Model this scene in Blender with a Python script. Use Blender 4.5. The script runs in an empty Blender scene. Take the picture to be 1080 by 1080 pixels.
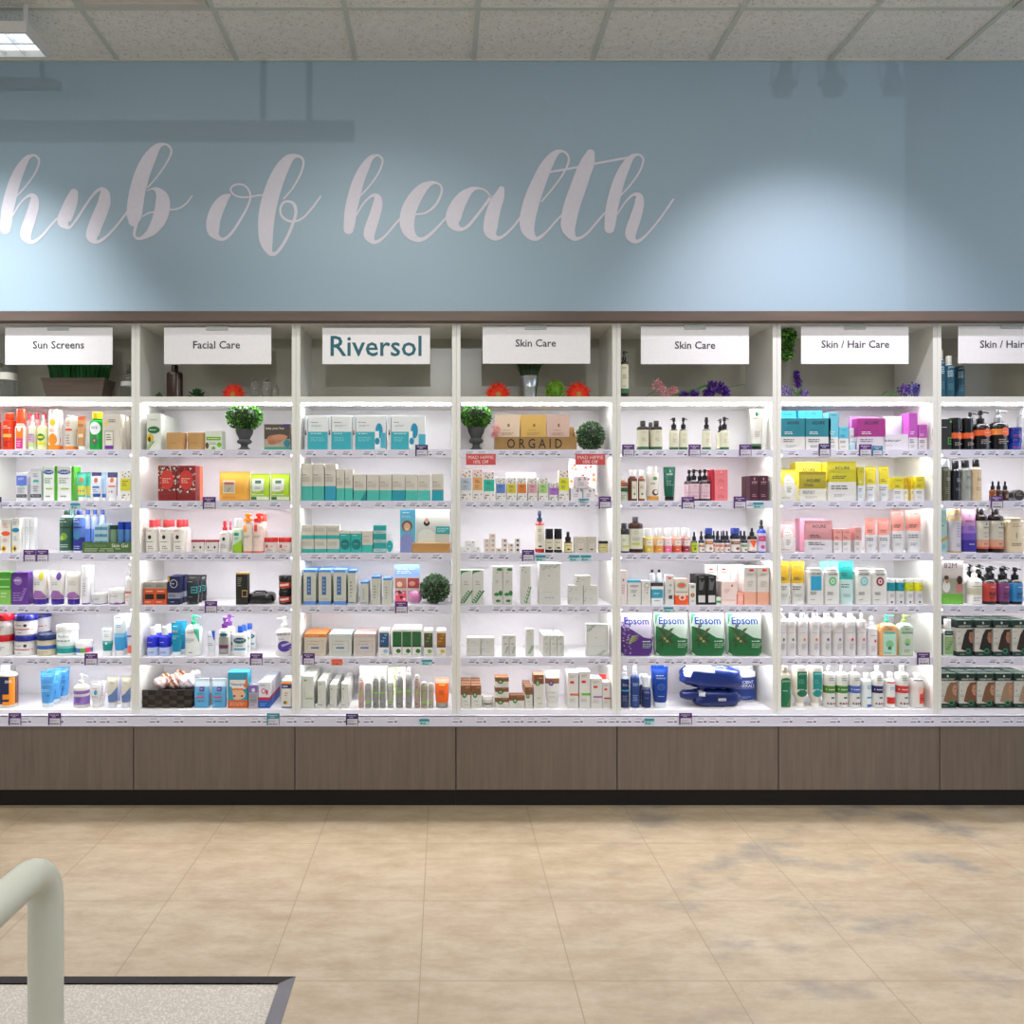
import bpy, math, random
from mathutils import Vector, Matrix
random.seed(7)
SC = bpy.context.scene
COL = SC.collection
# ------------------------------------------------------------------ camera, world, exposure, large lights
F = 805.0; HX, HY = 468.0, 530.0; EYE = 1.42
cd = bpy.data.cameras.new('camera'); cam = bpy.data.objects.new('camera', cd); COL.objects.link(cam)
cam.location = (0, 0, EYE); cam.rotation_euler = (math.pi/2, 0, 0)
cd.sensor_width = 36; cd.lens = F/1080*36; cd.shift_x = (540-HX)/1080; cd.shift_y = -(540-HY)/1080; cd.clip_start = 0.05
SC.camera = cam
w = bpy.data.worlds.new('world'); SC.world = w; w.use_nodes = True
w.node_tree.nodes['Background'].inputs[0].default_value = (0.90, 0.95, 1.0, 1)
w.node_tree.nodes['Background'].inputs[1].default_value = 0.43
SC.view_settings.view_transform = 'Standard'; SC.view_settings.look = 'None'
SC.view_settings.exposure = 0.0; SC.view_settings.gamma = 1.0
LED = 46.0
def lamp(name, kind, loc, aim, energy, color=(1, 1, 1), **kw):
    l = bpy.data.lights.new(name, kind); l.energy = energy; l.color = color
    for k, v in kw.items(): setattr(l, k, v)
    o = bpy.data.objects.new(name, l); COL.objects.link(o); o.location = loc
    o.rotation_euler = (Vector(aim)-Vector(loc)).to_track_quat('-Z', 'Y').to_euler()
    return o
# recessed ceiling panels of the store, behind the camera
for i, (x, y) in enumerate([(-2.6, 0.9), (0.15, 0.9), (2.9, 0.9), (-2.6, -1.5), (0.15, -1.5), (2.9, -1.5)]):
    lamp('ceiling_panel_light', 'AREA', (x, y, 3.66), (x, y, 0), 26, (1, 0.95, 0.86), shape='RECTANGLE', size=1.2, size_y=0.6)
# track spots that wash the wall and the shelves
lamp('track_spot_light', 'SPOT', (-2.4, 2.5, 3.6), (-2.45, 3.93, 1.85), 260, (0.97, 0.98, 1.0), spot_size=1.2, spot_blend=1.0, shadow_soft_size=0.06)
lamp('track_spot_light', 'SPOT', (1.8, 2.5, 3.6), (1.85, 3.93, 1.85), 160, (0.97, 0.92, 1.0), spot_size=1.25, spot_blend=1.0, shadow_soft_size=0.06)
lamp('track_spot_light', 'SPOT', (-0.35, 2.4, 3.6), (-0.35, 3.93, 1.7), 50, (1, 0.97, 0.93), spot_size=1.5, spot_blend=1.0, shadow_soft_size=0.06)
lamp('track_spot_light', 'SPOT', (1.5, 1.4, 3.5), (1.55, 2.6, 0.0), 70, (1, 0.98, 0.95), spot_size=1.0, spot_blend=1.0, shadow_soft_size=0.05)
lamp('side_daylight', 'AREA', (6.2, 1.2, 2.3), (3.0, 3.93, 2.4), 45, (0.66, 0.8, 1.0), shape='RECTANGLE', size=2.0, size_y=2.0)
lamp('far_spot_light', 'SPOT', (0.0, -2.0, 3.1), (0.0, 3.9, 2.9), 115, (0.95, 0.97, 1.0), spot_size=1.25, spot_blend=0.4, shadow_soft_size=0.015)
# ------------------------------------------------------------------ helpers
def lin(c):
    c = c/255.0
    return c/12.92 if c <= 0.04045 else ((c+0.055)/1.055)**2.4
def rgb(h): return (lin(int(h[0:2], 16)), lin(int(h[2:4], 16)), lin(int(h[4:6], 16)), 1)
MATS = {}
KINDS = {'p': (0.55, 0, 0), 'g': (0.22, 0, 0), 's': (0.3, 1, 0), 'x': (0.04, 0, 0.92), 'e': (0.5, 0, 0), 'm': (0.8, 0, 0)}
def mat(spec):
    """'rrggbb' or 'rrggbb:k' with k = p paper, g gloss plastic, s silver metal, x clear, m matt"""
    if not isinstance(spec, str): return spec
    if spec in MATS: return MATS[spec]
    hx, _, k = spec.partition(':'); k = k or 'p'
    m = bpy.data.materials.new('mat_'+hx+k); m.use_nodes = True; nt = m.node_tree; b = nt.nodes['Principled BSDF']
    r, me, tr = KINDS[k]
    b.inputs['Roughness'].default_value = r; b.inputs['Metallic'].default_value = me; b.inputs['Transmission Weight'].default_value = tr
    c = rgb(hx)
    if k in 'pg': c = tuple(0.985*v**1.14 for v in c[:3])+(1,)
    if k in 'xs': b.inputs['Base Color'].default_value = c
    else:
        t = nt.nodes.new('ShaderNodeTexCoord'); n = nt.nodes.new('ShaderNodeTexNoise'); n.inputs['Scale'].default_value = 60
        mx = nt.nodes.new('ShaderNodeMix'); mx.data_type = 'RGBA'; mx.inputs[6].default_value = c
        mx.inputs[7].default_value = tuple(v*0.9 for v in c[:3])+(1,)
        nt.links.new(t.outputs['Object'], n.inputs['Vector']); nt.links.new(n.outputs['Fac'], mx.inputs[0]); nt.links.new(mx.outputs[2], b.inputs['Base Color'])
    if k == 'x': b.inputs['IOR'].default_value = 1.3
    MATS[spec] = m; return m
def X(px, Y): return (px-HX)*Y/F
def Z(py, Y): return EYE+(HY-py)*Y/F
class MB:
    def __init__(s): s.v = []; s.f = []; s.m = []; s.mats = []
    def mi(s, sp):
        m = mat(sp)
        if m not in s.mats: s.mats.append(m)
        return s.mats.index(m)
    def face(s, pts, sp):
        i = len(s.v); s.v += [tuple(p) for p in pts]; s.f.append(tuple(range(i, i+len(pts)))); s.m.append(s.mi(sp))
    def add(s, vs, fs, sp):
        i = len(s.v); s.v += [tuple(p) for p in vs]; k = s.mi(sp)
        for f in fs: s.f.append(tuple(i+j for j in f)); s.m.append(k)
    def box(s, x0, x1, y0, y1, z0, z1, sp, bv=0.0):
        if bv:
            s.stack([(z0, (x1-x0)/2-bv, (y1-y0)/2-bv), (z0+bv, (x1-x0)/2, (y1-y0)/2), (z1-bv, (x1-x0)/2, (y1-y0)/2), (z1, (x1-x0)/2-bv, (y1-y0)/2-bv)], 'box', sp, cx=(x0+x1)/2, cy=(y0+y1)/2, ch=bv); return
        v = [(x0, y0, z0), (x1, y0, z0), (x1, y1, z0), (x0, y1, z0), (x0, y0, z1), (x1, y0, z1), (x1, y1, z1), (x0, y1, z1)]
        s.add(v, [(3, 2, 1, 0), (4, 5, 6, 7), (0, 1, 5, 4), (1, 2, 6, 5), (2, 3, 7, 6), (3, 0, 4, 7)], sp)
    def ring(s, a, b, shape, ch=None, n=18, e=2.0):
        if shape == 'box':
            c = ch if ch is not None else min(0.0012, min(a, b)*0.3)
            return [(-a+c, -b), (a-c, -b), (a, -b+c), (a, b-c), (a-c, b), (-a+c, b), (-a, b-c), (-a, -b+c)]
        out = []
        for i in range(n):
            t = 2*math.pi*i/n-math.pi/2; c, q = math.cos(t), math.sin(t)
            out.append((a*math.copysign(abs(c)**(2/e), c), b*math.copysign(abs(q)**(2/e), q)))
        return out
    def stack(s, rings, shape, sp, cx=0, cy=0, ch=None, n=18, e=2.0, bands=()):
        """rings (z, halfwidth, halfdepth); bands (z0, z1, colour)"""
        zs = [r[0] for r in rings]; extra = []
        for b in bands:
            for z in b[:2]:
                if zs[0] < z < zs[-1] and min(abs(z-q) for q in zs+[x[0] for x in extra]) > 1e-5:
                    for (p, q) in zip(rings, rings[1:]):
                        if p[0] <= z <= q[0] and q[0] > p[0]:
                            t = (z-p[0])/(q[0]-p[0]); extra.append((z, p[1]+(q[1]-p[1])*t, p[2]+(q[2]-p[2])*t)); break
        R = sorted(list(rings)+extra, key=lambda r: r[0]) if extra else list(rings)
        base = len(s.v); k = None
        for r in R:
            pts = s.ring(max(r[1], 1e-5), max(r[2], 1e-5), shape, ch if ch is None or min(r[1], r[2]) > ch else min(r[1], r[2])*0.5, n, e); k = len(pts)
            s.v += [(cx+x, cy+y, r[0]) for x, y in pts]
        def col(z):
            c = sp
            for b in bands:
                if b[0]-1e-6 <= z <= b[1]+1e-6: c = b[2]
            return s.mi(c)
        for i in range(len(R)-1):
            mm = col((R[i][0]+R[i+1][0])/2)
            for j in range(k):
                s.f.append((base+i*k+j, base+i*k+(j+1) % k, base+(i+1)*k+(j+1) % k, base+(i+1)*k+j)); s.m.append(mm)
        s.f.append(tuple(base+j for j in reversed(range(k)))); s.m.append(col(R[0][0]))
        s.f.append(tuple(base+(len(R)-1)*k+j for j in range(k))); s.m.append(col(R[-1][0]))
    def tube(s, pts, r, sp, n=10, cap=True):
        pts = [Vector(p) for p in pts]; base = len(s.v); up = None; rr = r if isinstance(r, (list, tuple)) else [r]*len(pts)
        for i, p in enumerate(pts):
            d = (pts[min(i+1, len(pts)-1)]-pts[max(i-1, 0)]).normalized()
            if up is None: up = Vector((0, 0, 1)) if abs(d.z) < 0.9 else Vector((1, 0, 0))
            sx = d.cross(up).normalized(); up = sx.cross(d).normalized()
            for j in range(n):
                t = 2*math.pi*j/n; s.v.append(tuple(p+rr[i]*(math.cos(t)*sx+math.sin(t)*up)))
        k = s.mi(sp)
        for i in range(len(pts)-1):
            for j in range(n):
                s.f.append((base+i*n+j, base+i*n+(j+1) % n, base+(i+1)*n+(j+1) % n, base+(i+1)*n+j)); s.m.append(k)
        if cap:
            s.f.append(tuple(base+j for j in reversed(range(n)))); s.m.append(k)
            s.f.append(tuple(base+(len(pts)-1)*n+j for j in range(n))); s.m.append(k)
    def mesh(s, name, smooth=False):
        me = bpy.data.meshes.new(name); me.from_pydata(s.v, [], s.f)
        for m in s.mats: me.materials.append(m)
        me.polygons.foreach_set('material_index', s.m)
        if smooth:
            me.polygons.foreach_set('use_smooth', [True]*len(s.f)); me.set_sharp_from_angle(angle=math.radians(38))
        me.update(); return me
    def build(s, name, parent=None, smooth=False, loc=None):
        o = bpy.data.objects.new(name, s.mesh(name, smooth)); COL.objects.link(o); o.parent = parent
        if loc: o.location = loc
        return o
def tag(o, label=None, cat=None, group=None, kind=None):
    if label: o['label'] = label; ALL_LABELS.append((o, label))
    if cat: o['category'] = cat
    if group: o['group'] = group
    if kind: o['kind'] = kind
    return o
ALL_LABELS = []
def empty(name, loc=(0, 0, 0)):
    o = bpy.data.objects.new(name, None); COL.objects.link(o); o.location = loc; o.empty_display_size = 0.02; return o
TXT = {}
def text_geo(s, res=2, bold=.0):
    """outline mesh of a word in the built-in font, normalised: x centred, cap height 1 from z=0"""
    if s in TXT: return TXT[s]
    cu = bpy.data.curves.new('t', 'FONT'); cu.body = s; cu.resolution_u = res; cu.offset = .026 if s == 'Epsom' else 0.0 if set(s) & set('MWV') else .01; cu.align_x = 'CENTER'
    o = bpy.data.objects.new('t', cu); me = bpy.data.meshes.new_from_object(o)
    vs = [tuple(v.co) for v in me.vertices]; fs = [tuple(p.vertices) for p in me.polygons]
    bpy.data.objects.remove(o); bpy.data.curves.remove(cu); bpy.data.meshes.remove(me)
    xs = [v[0] for v in vs]; ys = [v[1] for v in vs]; x0, x1, y0, y1 = min(xs), max(xs), min(ys), max(ys)
    h = y1-y0
    TXT[s] = ([((v[0]-(x0+x1)/2)/h, (v[1]-y0)/h) for v in vs], fs, (x1-x0)/h); return TXT[s]
EPS = 0.0007
import bmesh
SUB = {}
def subdiv_poly(P, k):
    if (P, k) in SUB: return SUB[(P, k)]
    bm = bmesh.new(); f = bm.faces.new([bm.verts.new((x, 0, z)) for x, z in P])
    if k > 1:
        bmesh.ops.triangulate(bm, faces=bm.faces[:])
        for _ in range(k-1): bmesh.ops.subdivide_edges(bm, edges=bm.edges[:], cuts=2 if k > 2 else 1, use_grid_fill=True)
    bm.verts.index_update(); r = ([(v.co.x, v.co.z) for v in bm.verts], [tuple(v.index for v in q.verts) for q in bm.faces]); bm.free(); SUB[(P, k)] = r; return r
def deco(mb, D, W, H, fy, z0=0.0, EPS=0.0007):
    """printed marks on a front; D items use fractions of width (-.5...5) and height (0..1)"""
    lay = 1
    for d in D:
        e = EPS*(1+0.45*lay if lay < 5 else 3.0+0.06*lay); lay += 1; k = d[0]
        if k == 't':
            vs, fs, asp = text_geo(d[1]); tw = d[4]*W; th = (d[6]*H if len(d) > 6 else tw/asp)
            P = []
            for (x, z) in vs:
                xx = d[2]*W+x*tw/asp; zz = z0+d[3]*H+(z-0.5)*th; P.append((xx, fy(xx, zz)-e, zz))
            mb.add(P, fs, d[5])
        elif k in 'rce':
            cx, cz, ww, hh = d[1]*W, z0+d[2]*H, d[3]*W, d[4]*H
            if k == 'r':
                nx, nz = 6, 3
                P = []
                for j in range(nz+1):
                    for i in range(nx+1):
                        x = cx+(i/nx-0.5)*ww; z = cz+(j/nz-0.5)*hh; P.append((x, fy(x, z)-e, z))
                mb.add(P, [(j*(nx+1)+i, j*(nx+1)+i+1, (j+1)*(nx+1)+i+1, (j+1)*(nx+1)+i) for j in range(nz) for i in range(nx)], d[5])
            else:
                n = 16; P = [(cx, fy(cx, cz)-e, cz)]; K3 = 3 if abs(fy(cx-ww/2, cz)-fy(cx, cz)) > 2e-4 else 1
                for q in range(1, K3+1):
                    for i in range(n):
                        t = 2*math.pi*i/n; x = cx+math.cos(t)*ww/2*q/K3; z = cz+math.sin(t)*hh/2*q/K3; P.append((x, fy(x, z)-e, z))
                Fs = [(0, 1+i, 1+(i+1) % n) for i in range(n)]
                for q in range(K3-1): Fs += [(1+q*n+i, 1+(q+1)*n+i, 1+(q+1)*n+(i+1) % n, 1+q*n+(i+1) % n) for i in range(n)]
                mb.add(P, Fs, d[5])
        elif k == 'y':      # free polygon
            vs, fs = subdiv_poly(tuple((x, z) for x, z in d[1]), 1 if abs(fy(W*.3, z0+H*.5)-fy(0, z0+H*.5)) < 1e-5 and abs(fy(0, z0+H*.3)-fy(0, z0+H*.8)) < 1e-5 else 3)
            mb.add([(x*W, fy(x*W, z0+z*H)-e, z0+z*H) for x, z in vs], fs, d[2])
        elif k == 'm':      # fine print rows
            cx, cz, ww, hh, rows = d[1]*W, z0+d[2]*H, d[3]*W, d[4]*H, d[5]
            rg = random.Random(int(abs(d[1]*991+d[2]*577+rows*31)*100))
            for j in range(rows):
                z = cz+hh/2-(j+0.5)*hh/rows; t = hh/rows*0.42; x = cx-ww/2; end = cx-ww/2+ww*rg.uniform(0.6, 1)
                while x < end-ww*0.05:
                    q = min(end, x+ww*rg.uniform(0.12, 0.35)); P = [(x, fy(x, z-t/2)-e, z-t/2), (q, fy(q, z-t/2)-e, z-t/2), (q, fy(q, z+t/2)-e, z+t/2), (x, fy(x, z+t/2)-e, z+t/2)]
                    mb.add(P, [(0, 1, 2, 3)], d[6]); x = q+ww*0.05
        elif k == 'L':      # leafy sprig
            cx, cz, ww, hh = d[1]*W, z0+d[2]*H, d[3]*W, d[4]*H; n = d[6] if len(d) > 6 else 5
            for i in range(n):
                for sg in (-1, 1):
                    t = (i+0.5)/n; bx = cx+(t-0.5)*ww*0.6; bz = cz+(t-0.5)*hh; dx = sg*ww*0.22; dz = hh*0.16; nx = hh*0.045
                    P = [(bx, bz), (bx+dx*0.5+nx*0.3, bz+dz*0.2-nx), (bx+dx, bz+dz), (bx+dx*0.4, bz+dz*0.7+nx)]
                    mb.add([(x, fy(x, z)-e, z) for x, z in P], [(0, 1, 2, 3)] if sg > 0 else [(3, 2, 1, 0)], d[5])
        elif k == 'F':      # scattered floral dots
            cx, cz, ww, hh = d[1]*W, z0+d[2]*H, d[3]*W, d[4]*H; rg = random.Random(int(d[2]*97)+5)
            for i in range(d[6] if len(d) > 6 else 9):
                x = cx+rg.uniform(-.5, .5)*ww; z = cz+rg.uniform(-.5, .5)*hh; q = rg.uniform(.05, .1)*W; c = d[5][i % len(d[5])]; a0 = rg.uniform(0, 6)
                P = [(x+q*math.cos(a0+t)*(1 if u % 2 else .55), z+q*math.sin(a0+t)*(1 if u % 2 else .55)) for u, t in enumerate([math.pi/3*v for v in range(6)])]
                mb.add([(x, fy(x, z)-e, z) for x, z in P], [tuple(range(6))], c)
def interp(rings, z):
    if z <= rings[0][0]: return rings[0][1:3]
    for p, q in zip(rings, rings[1:]):
        if p[0] <= z <= q[0] and q[0] > p[0]:
            t = (z-p[0])/(q[0]-p[0]); return (p[1]+(q[1]-p[1])*t, p[2]+(q[2]-p[2])*t)
    return rings[-1][1:3]
def fyf(rings, shape, e=2.0):
    def f(x, z):
        a, b = interp(rings, z)
        if shape == 'box': return -b
        return -b*max(0.0, 1-min(1, abs(x)/max(a, 1e-6))**e)**(1/e)
    return f
# ------------------------------------------------------------------ product builders: return list of (part name, mesh) around base centre, and half depth
def body(prof, W, H, dp, shape, col, b, D, e=2.0, zt=1.0, n=18):
    a = W/2; q = dp/2; R = [(t*H, u*a, v*q) for t, u, v in prof]
    z0, z1 = R[0][0], R[-1][0]; HH = z1-z0
    m = MB(); m.stack(R, shape, col, bands=[(z0+x*HH, z0+y*HH, c) for x, y, c in b], n=n, e=e)
    deco(m, D, W, HH, fyf(R, shape, e), z0, EPS=.0024 if len(prof) == 8 else .0007)
    return m
def make(kind, W, H, col, b, D, dp=None, cap='f4f4f2:g', cf=None, cw=None, e=None, top=None, side=1):
    P = []
    if kind in ('carton', 'kit'):
        dp = dp or max(0.028, min(0.085, W*0.75)); R = [(0, W/2-.0006, dp/2-.0006), (.0008, W/2, dp/2), (H-.0008, W/2, dp/2), (H, W/2-.0006, dp/2-.0006)]
        m = MB(); m.stack(R, 'box', col, bands=[(x*H, y*H, c) for x, y, c in b]); deco(m, D, W, H, lambda x, z: -dp/2)
        m.box(-W*0.47, W*0.47, -dp/2+.0015, -dp/2+.003, H, H+.0008, top or col)       # tuck flap seam
        P.append(('carton_body', m.mesh('carton', False)))
    elif kind in ('bottle', 'flatbottle', 'can', 'miniature'):
        cf = cf if cf is not None else .16; cw = cw or .5
        dp = dp or (W*0.62 if kind == 'flatbottle' else min(W, .09)); e = e or (2.6 if kind == 'flatbottle' else 2.0); hb = 1-cf
        nk = cw*0.92 if kind != 'can' else .95; rq = min(1, nk*W/dp) if kind == 'flatbottle' else nk
        sh = .10 if kind != 'can' else .03
        pr = [(0, .9, .9), (.012, 1, 1), (hb-sh-.02, 1, 1), (hb-sh*.65, .93, .93), (hb-sh*.3, (.7+nk)/2.2 if nk < .8 else .97, (.7+rq)/2.2 if nk < .8 else .97), (hb-.02, nk, rq), (hb+.01, nk, rq)]
        P.append(('bottle_body', body(pr, W, H, dp, 'r', col, b, D, e).mesh('bottle', True)))
        c = MB(); r = cw*W/2; r2 = min(r, dp/2)
        c.stack([((hb-.002)*H, r, r2), ((1-.012)*H, r*.97, r2*.97), (H, r*.88, r2*.88)], 'r', cap, n=16); P.append(('cap', c.mesh('cap', True)))
    elif kind == 'pump':
        cf = cf or .3; cw = cw or .34; hb = 1-cf; dp = dp or min(W*.9, .085); e = e or 2.3; nk = .36
        pr = [(0, .9, .9), (.012, 1, 1), (hb-.12, 1, 1), (hb-.06, .88, .88), (hb-.02, .6, .6), (hb, nk, nk), (hb+.02, nk, nk)]
        P.append(('bottle_body', body(pr, W, H, dp, 'r', col, b, D, e).mesh('bottle', True)))
        c = MB(); r = cw*W/2
        c.stack([(hb*H, r, r), ((hb+cf*.35)*H, r, r), ((hb+cf*.4)*H, r*.5, r*.5), ((hb+cf*.62)*H, r*.32, r*.32), ((hb+cf*.64)*H, r*.62, r*.62), ((hb+cf*.95)*H, r*.62, r*.62), (H, r*.4, r*.4)], 'r', cap, n=14)
        zz = (hb+cf*.85)*H; c.tube([(0, 0, zz), (side*W*.28, -.004, zz), (side*W*.42, -.006, zz-.004)], [r*.3, r*.24, r*.2], cap, 8)
        P.append(('pump', c.mesh('pump', True)))
    elif kind in ('spray', 'dropper'):
        cf = cf or (.28 if kind == 'spray' else .42); cw = cw or .5; hb = 1-cf; dp = dp or W; nk = .42
        pr = [(0, .92, .92), (.012, 1, 1), (hb-.1, 1, 1), (hb-.04, .85, .85), (hb, nk, nk), (hb+.02, nk, nk)]
        P.append(('bottle_body', body(pr, W, H, dp, 'r', col, b, D).mesh('bottle', True)))
        c = MB(); r = cw*W/2
        if kind == 'spray': pf = [(hb, 1), (hb+cf*.32, 1), (hb+cf*.36, .6), (hb+cf*.55, .62), (hb+cf*.6, .78), (hb+cf*.85, .66), (1, .5)]
        else: pf = [(hb, 1), (hb+cf*.42, .95), (hb+cf*.46, .55), (hb+cf*.85, .5), (hb+cf*.96, .38), (1, .2)]
        c.stack([(t*H, r*u, r*u) for t, u in pf], 'r', cap, n=14)
        if kind == 'spray': c.tube([(0, -r*.3, (hb+cf*.72)*H), (0, -r*.9, (hb+cf*.72)*H)], r*.14, cap, 6)
        P.append(('spray_nozzle' if kind == 'spray' else 'dropper_bulb', c.mesh('nozzle', True)))
    elif kind in ('tube', 'flip'):
        cf = cf if cf is not None else .12; cw = cw or .62; dp = dp or min(.05, W*.62); q = cw
        pr = [(cf, q*1.04, .95), (cf+.05, q*1.14, 1), (.45, (q*1.14+1)/2, .86), (.75, .93, .5), (.93, 1, .14), (.94, 1, .07), (1, 1, .06)]
        P.append(('tube_body', body(pr, W, H, dp, 'r', col, b, D, 2.2).mesh('tube', True)))
        c = MB(); r = q*W/2*1.08; rr = min(r, dp/2); c.stack([(0, r*.95, rr*.95), (.004, r, rr), (cf*H, r, rr)], 'r', cap, n=16, e=2.2); P.append(('cap', c.mesh('cap', True)))
    elif kind in ('jar', 'tub'):
        cf = cf or .3; dp = dp or min(W, .14); cw = cw or 1.0; hb = 1-cf
        pr = [(0, .86, .86), (.03, .93, .93), (hb*.5, .96, .96), (hb-.02, .95, .95), (hb+.01, .9, .9)]
        P.append(('jar_body', body(pr, W, H, dp, 'r', col, b, D, n=22).mesh('jar', True)))
        c = MB(); c.stack([(hb*H, cw*W/2, cw*dp/2), ((1-.04)*H, cw*W/2, cw*dp/2), (H, cw*W/2*.95, cw*dp/2*.95)], 'r', cap, n=22); P.append(('lid', c.mesh('lid', True)))
    elif kind in ('pouch', 'bigpouch'):
        dp = dp or (.07 if kind == 'bigpouch' else .03)
        if kind == 'bigpouch': pr = [(0, .88, .9), (.03, .93, 1), (.2, .97, 1.0), (.45, .95, .94), (.66, .97, .76), (.97, 1.0, .1), (.985, 1.0, .07), (1, 1.0, .06)]
        else: pr = [(0, .96, .5), (.04, 1, .7), (.3, .98, 1), (.6, .98, .9), (.86, 1, .35), (.92, 1, .1), (1, 1, .09)]
        P.append(('pouch_body', body(pr, W, H, dp, 'r', col, b, D, 4.0, n=28).mesh('pouch', True)))
    elif kind == 'card':
        dp = dp or .004; m = MB(); m.box(-W/2, W/2, -dp/2, dp/2, 0, H, col)
        for x, y, c in b: m.box(-W/2-.0002, W/2+.0002, -dp/2-.0004, dp/2+.0004, x*H, y*H, c)
        deco(m, D, W, H, lambda x, z: -dp/2-.0004); P.append(('card_face', m.mesh('card')))
    elif kind == 'tin':       # round tin standing on edge, lid to the front
        dp = dp or .03; m = MB(); R = W/2; n = 24
        m.tube([(0, dp/2, R), (0, -dp/2, R)], R, cap, n); m.tube([(0, -dp/2, R), (0, -dp/2-.001, R)], R*.9, col, n)
        deco(m, D, W, H, lambda x, z: -dp/2-.001); P.append(('tin_body', m.mesh('tin', True)))
    elif kind == 'roundbox':
        dp = dp or W*.9; m = body([(0, 1, 1), (.55, 1, 1), (.56, 1.0, 1.0), (.98, 1, 1), (1, .96, .96)], W, H, dp, 'r', col, b, D, 3.0); P.append(('box_body', m.mesh('box', True)))
        c = MB(); c.stack([(.5*H, W/2*1.03, dp/2*1.03), (.99*H, W/2*1.03, dp/2*1.03), (H, W/2, dp/2)], 'r', col, e=3.0); P.append(('lid', c.mesh('lid', True)))
    return P, dp
NAMES = {'carton': ('carton', 'box'), 'kit': ('gift_carton', 'box'), 'bottle': ('bottle', 'bottle'), 'flatbottle': ('bottle', 'bottle'), 'miniature': ('bottle', 'bottle'), 'can': ('spray_can', 'can'), 'pump': ('pump_bottle', 'bottle'),
         'spray': ('spray_bottle', 'bottle'), 'dropper': ('dropper_bottle', 'bottle'), 'tube': ('squeeze_tube', 'tube'), 'flip': ('squeeze_tube', 'tube'), 'jar': ('cosmetic_jar', 'jar'), 'tub': ('lotion_tub', 'tub'),
         'pouch': ('wipes_pouch', 'pouch'), 'bigpouch': ('salt_pouch', 'pouch'), 'card': ('display_card', 'card'), 'tin': ('balm_tin', 'tin'), 'roundbox': ('wooden_box', 'box')}
NUM = ['zero', 'one', 'two', 'three', 'four', 'five', 'six', 'seven', 'eight', 'nine', 'ten', 'eleven', 'twelve', 'thirteen']
ORD = ['', 'first', 'second', 'third', 'fourth', 'fifth', 'sixth', 'seventh', 'eighth', 'ninth', 'tenth', 'eleventh', 'twelfth']
BAYN = ['sun screens bay', 'facial care bay', 'teal lettered bay', 'left skincare bay', 'right skincare bay', 'middle haircare bay', 'rightmost haircare bay']
OX = [0, 140, 310, 480, 645, 815, 980]; SCL = [7.2, 6, 6, 6, 6, 6, 7.2]
YS = 3.55                                    # front edge of the shelves
YF = YS+.028
SEAM0, PER = -26.1, 169.1                    # bay seams in photo pixels at the front plane
SHZ = [Z(p, YS) for p in (418.2, 474.5, 528.5, 583.5, 638.7, 693.6, 748.6)]
ctx = {}
def SH(bay, s, oy):
    ctx.update(bay=bay, s=s, oy=oy, ox=OX[bay], sc=SCL[bay], z=SHZ[s], where=(('top niche' if s == 0 else ORD[s]+' shelf')+', '+BAYN[bay]), grp=('top niche' if s == 0 else ORD[s]+' shelf')+' of the '+BAYN[bay])
def run_phrase(i, n):
    if n == 1: return ''
    if n == 2: return ', left one' if i == 0 else ', right one'
    return ', leftmost of '+NUM[n] if i == 0 else (', rightmost of '+NUM[n] if i == n-1 else ', '+ORD[i+1]+' of '+NUM[n])
def E(kind, x0, x1, yt, desc, col, b=(), D=(), n=1, rows=1, lv=1, dy=0.0, up=0.0, gap=0.0, rot=0, name=None, cat=None, rdp=None, **kw):
    """one kind of product, n side by side between x0 and x1, rows deep, lv high; x0, x1, yt measured in the photo"""
    c = ctx; Y = YF+dy; px = lambda v: c['ox']+v/c['sc']
    X0, X1 = X(px(x0), Y), X(px(x1), Y); step = (X1-X0+gap/c['sc']*Y/F)/n; W = step-gap/c['sc']*Y/F-.0008
    zt = Z(c['oy']+yt/c['sc'], Y); z0 = c['z']+up/c['sc']*Y/F; H = (zt-z0)/lv
    if c['s'] in range(7):
        L_, R_ = X(SEAM0+c['bay']*PER, YS)+.0215, X(SEAM0+(c['bay']+1)*PER, YS)-.0215
        if X1 > R_: X0 -= X1-R_; X1 = R_
        if X0 < L_:
            X1 = max(X1, X1+min(L_-X0, .012)) if n == 1 else X1; X0 = L_
            step = (X1-X0+gap/c['sc']*Y/F)/n; W = step-gap/c['sc']*Y/F-.0008
    parts, dp = make(kind, W, H, col, b, D, **kw)
    if Y+dp > YS+.304: Y = max(YF, YS+.304-dp)
    rows = max(1, min(rows, int((YS+.304-Y+.003)/((rdp or dp)+.003))))
    nm, ct = NAMES[kind]; nm = name or nm; ct = cat or ct; tot = n*rows*lv; out = []
    for r in range(rows):
        for l in range(lv):
            for i in range(n):
                loc = (X0+step*i+W/2, Y+dp/2+r*((rdp or dp)+.003), z0+.0004+l*(H+.0003))
                if len(parts) == 1:
                    o = bpy.data.objects.new(nm, parts[0][1]); COL.objects.link(o); o.location = loc
                else:
                    o = empty(nm, loc)
                    for pn, me in parts:
                        q = bpy.data.objects.new(pn, me); COL.objects.link(q); q.parent = o
                if rot: o.rotation_euler.z = math.radians(rot)
                ph = run_phrase(i, n)
                if lv == 2: ph += ', '+('lower' if l == 0 else 'upper')
                elif lv > 2: ph += ', '+('bottom' if l == 0 else 'top' if l == lv-1 else ORD[l+1]+' up')
                if rows == 2: ph += ', front' if r == 0 else ', behind'
                elif rows > 2: ph += ', '+('front' if r == 0 else ORD[r+1]+' back')
                tag(o, desc+ph+', '+c['where'], ct, (ct+('es' if ct.endswith('x') or ct.endswith('ch') else 's')+' on the '+c['grp']) if tot > 1 else None)
                out.append(o)
    return out
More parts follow.
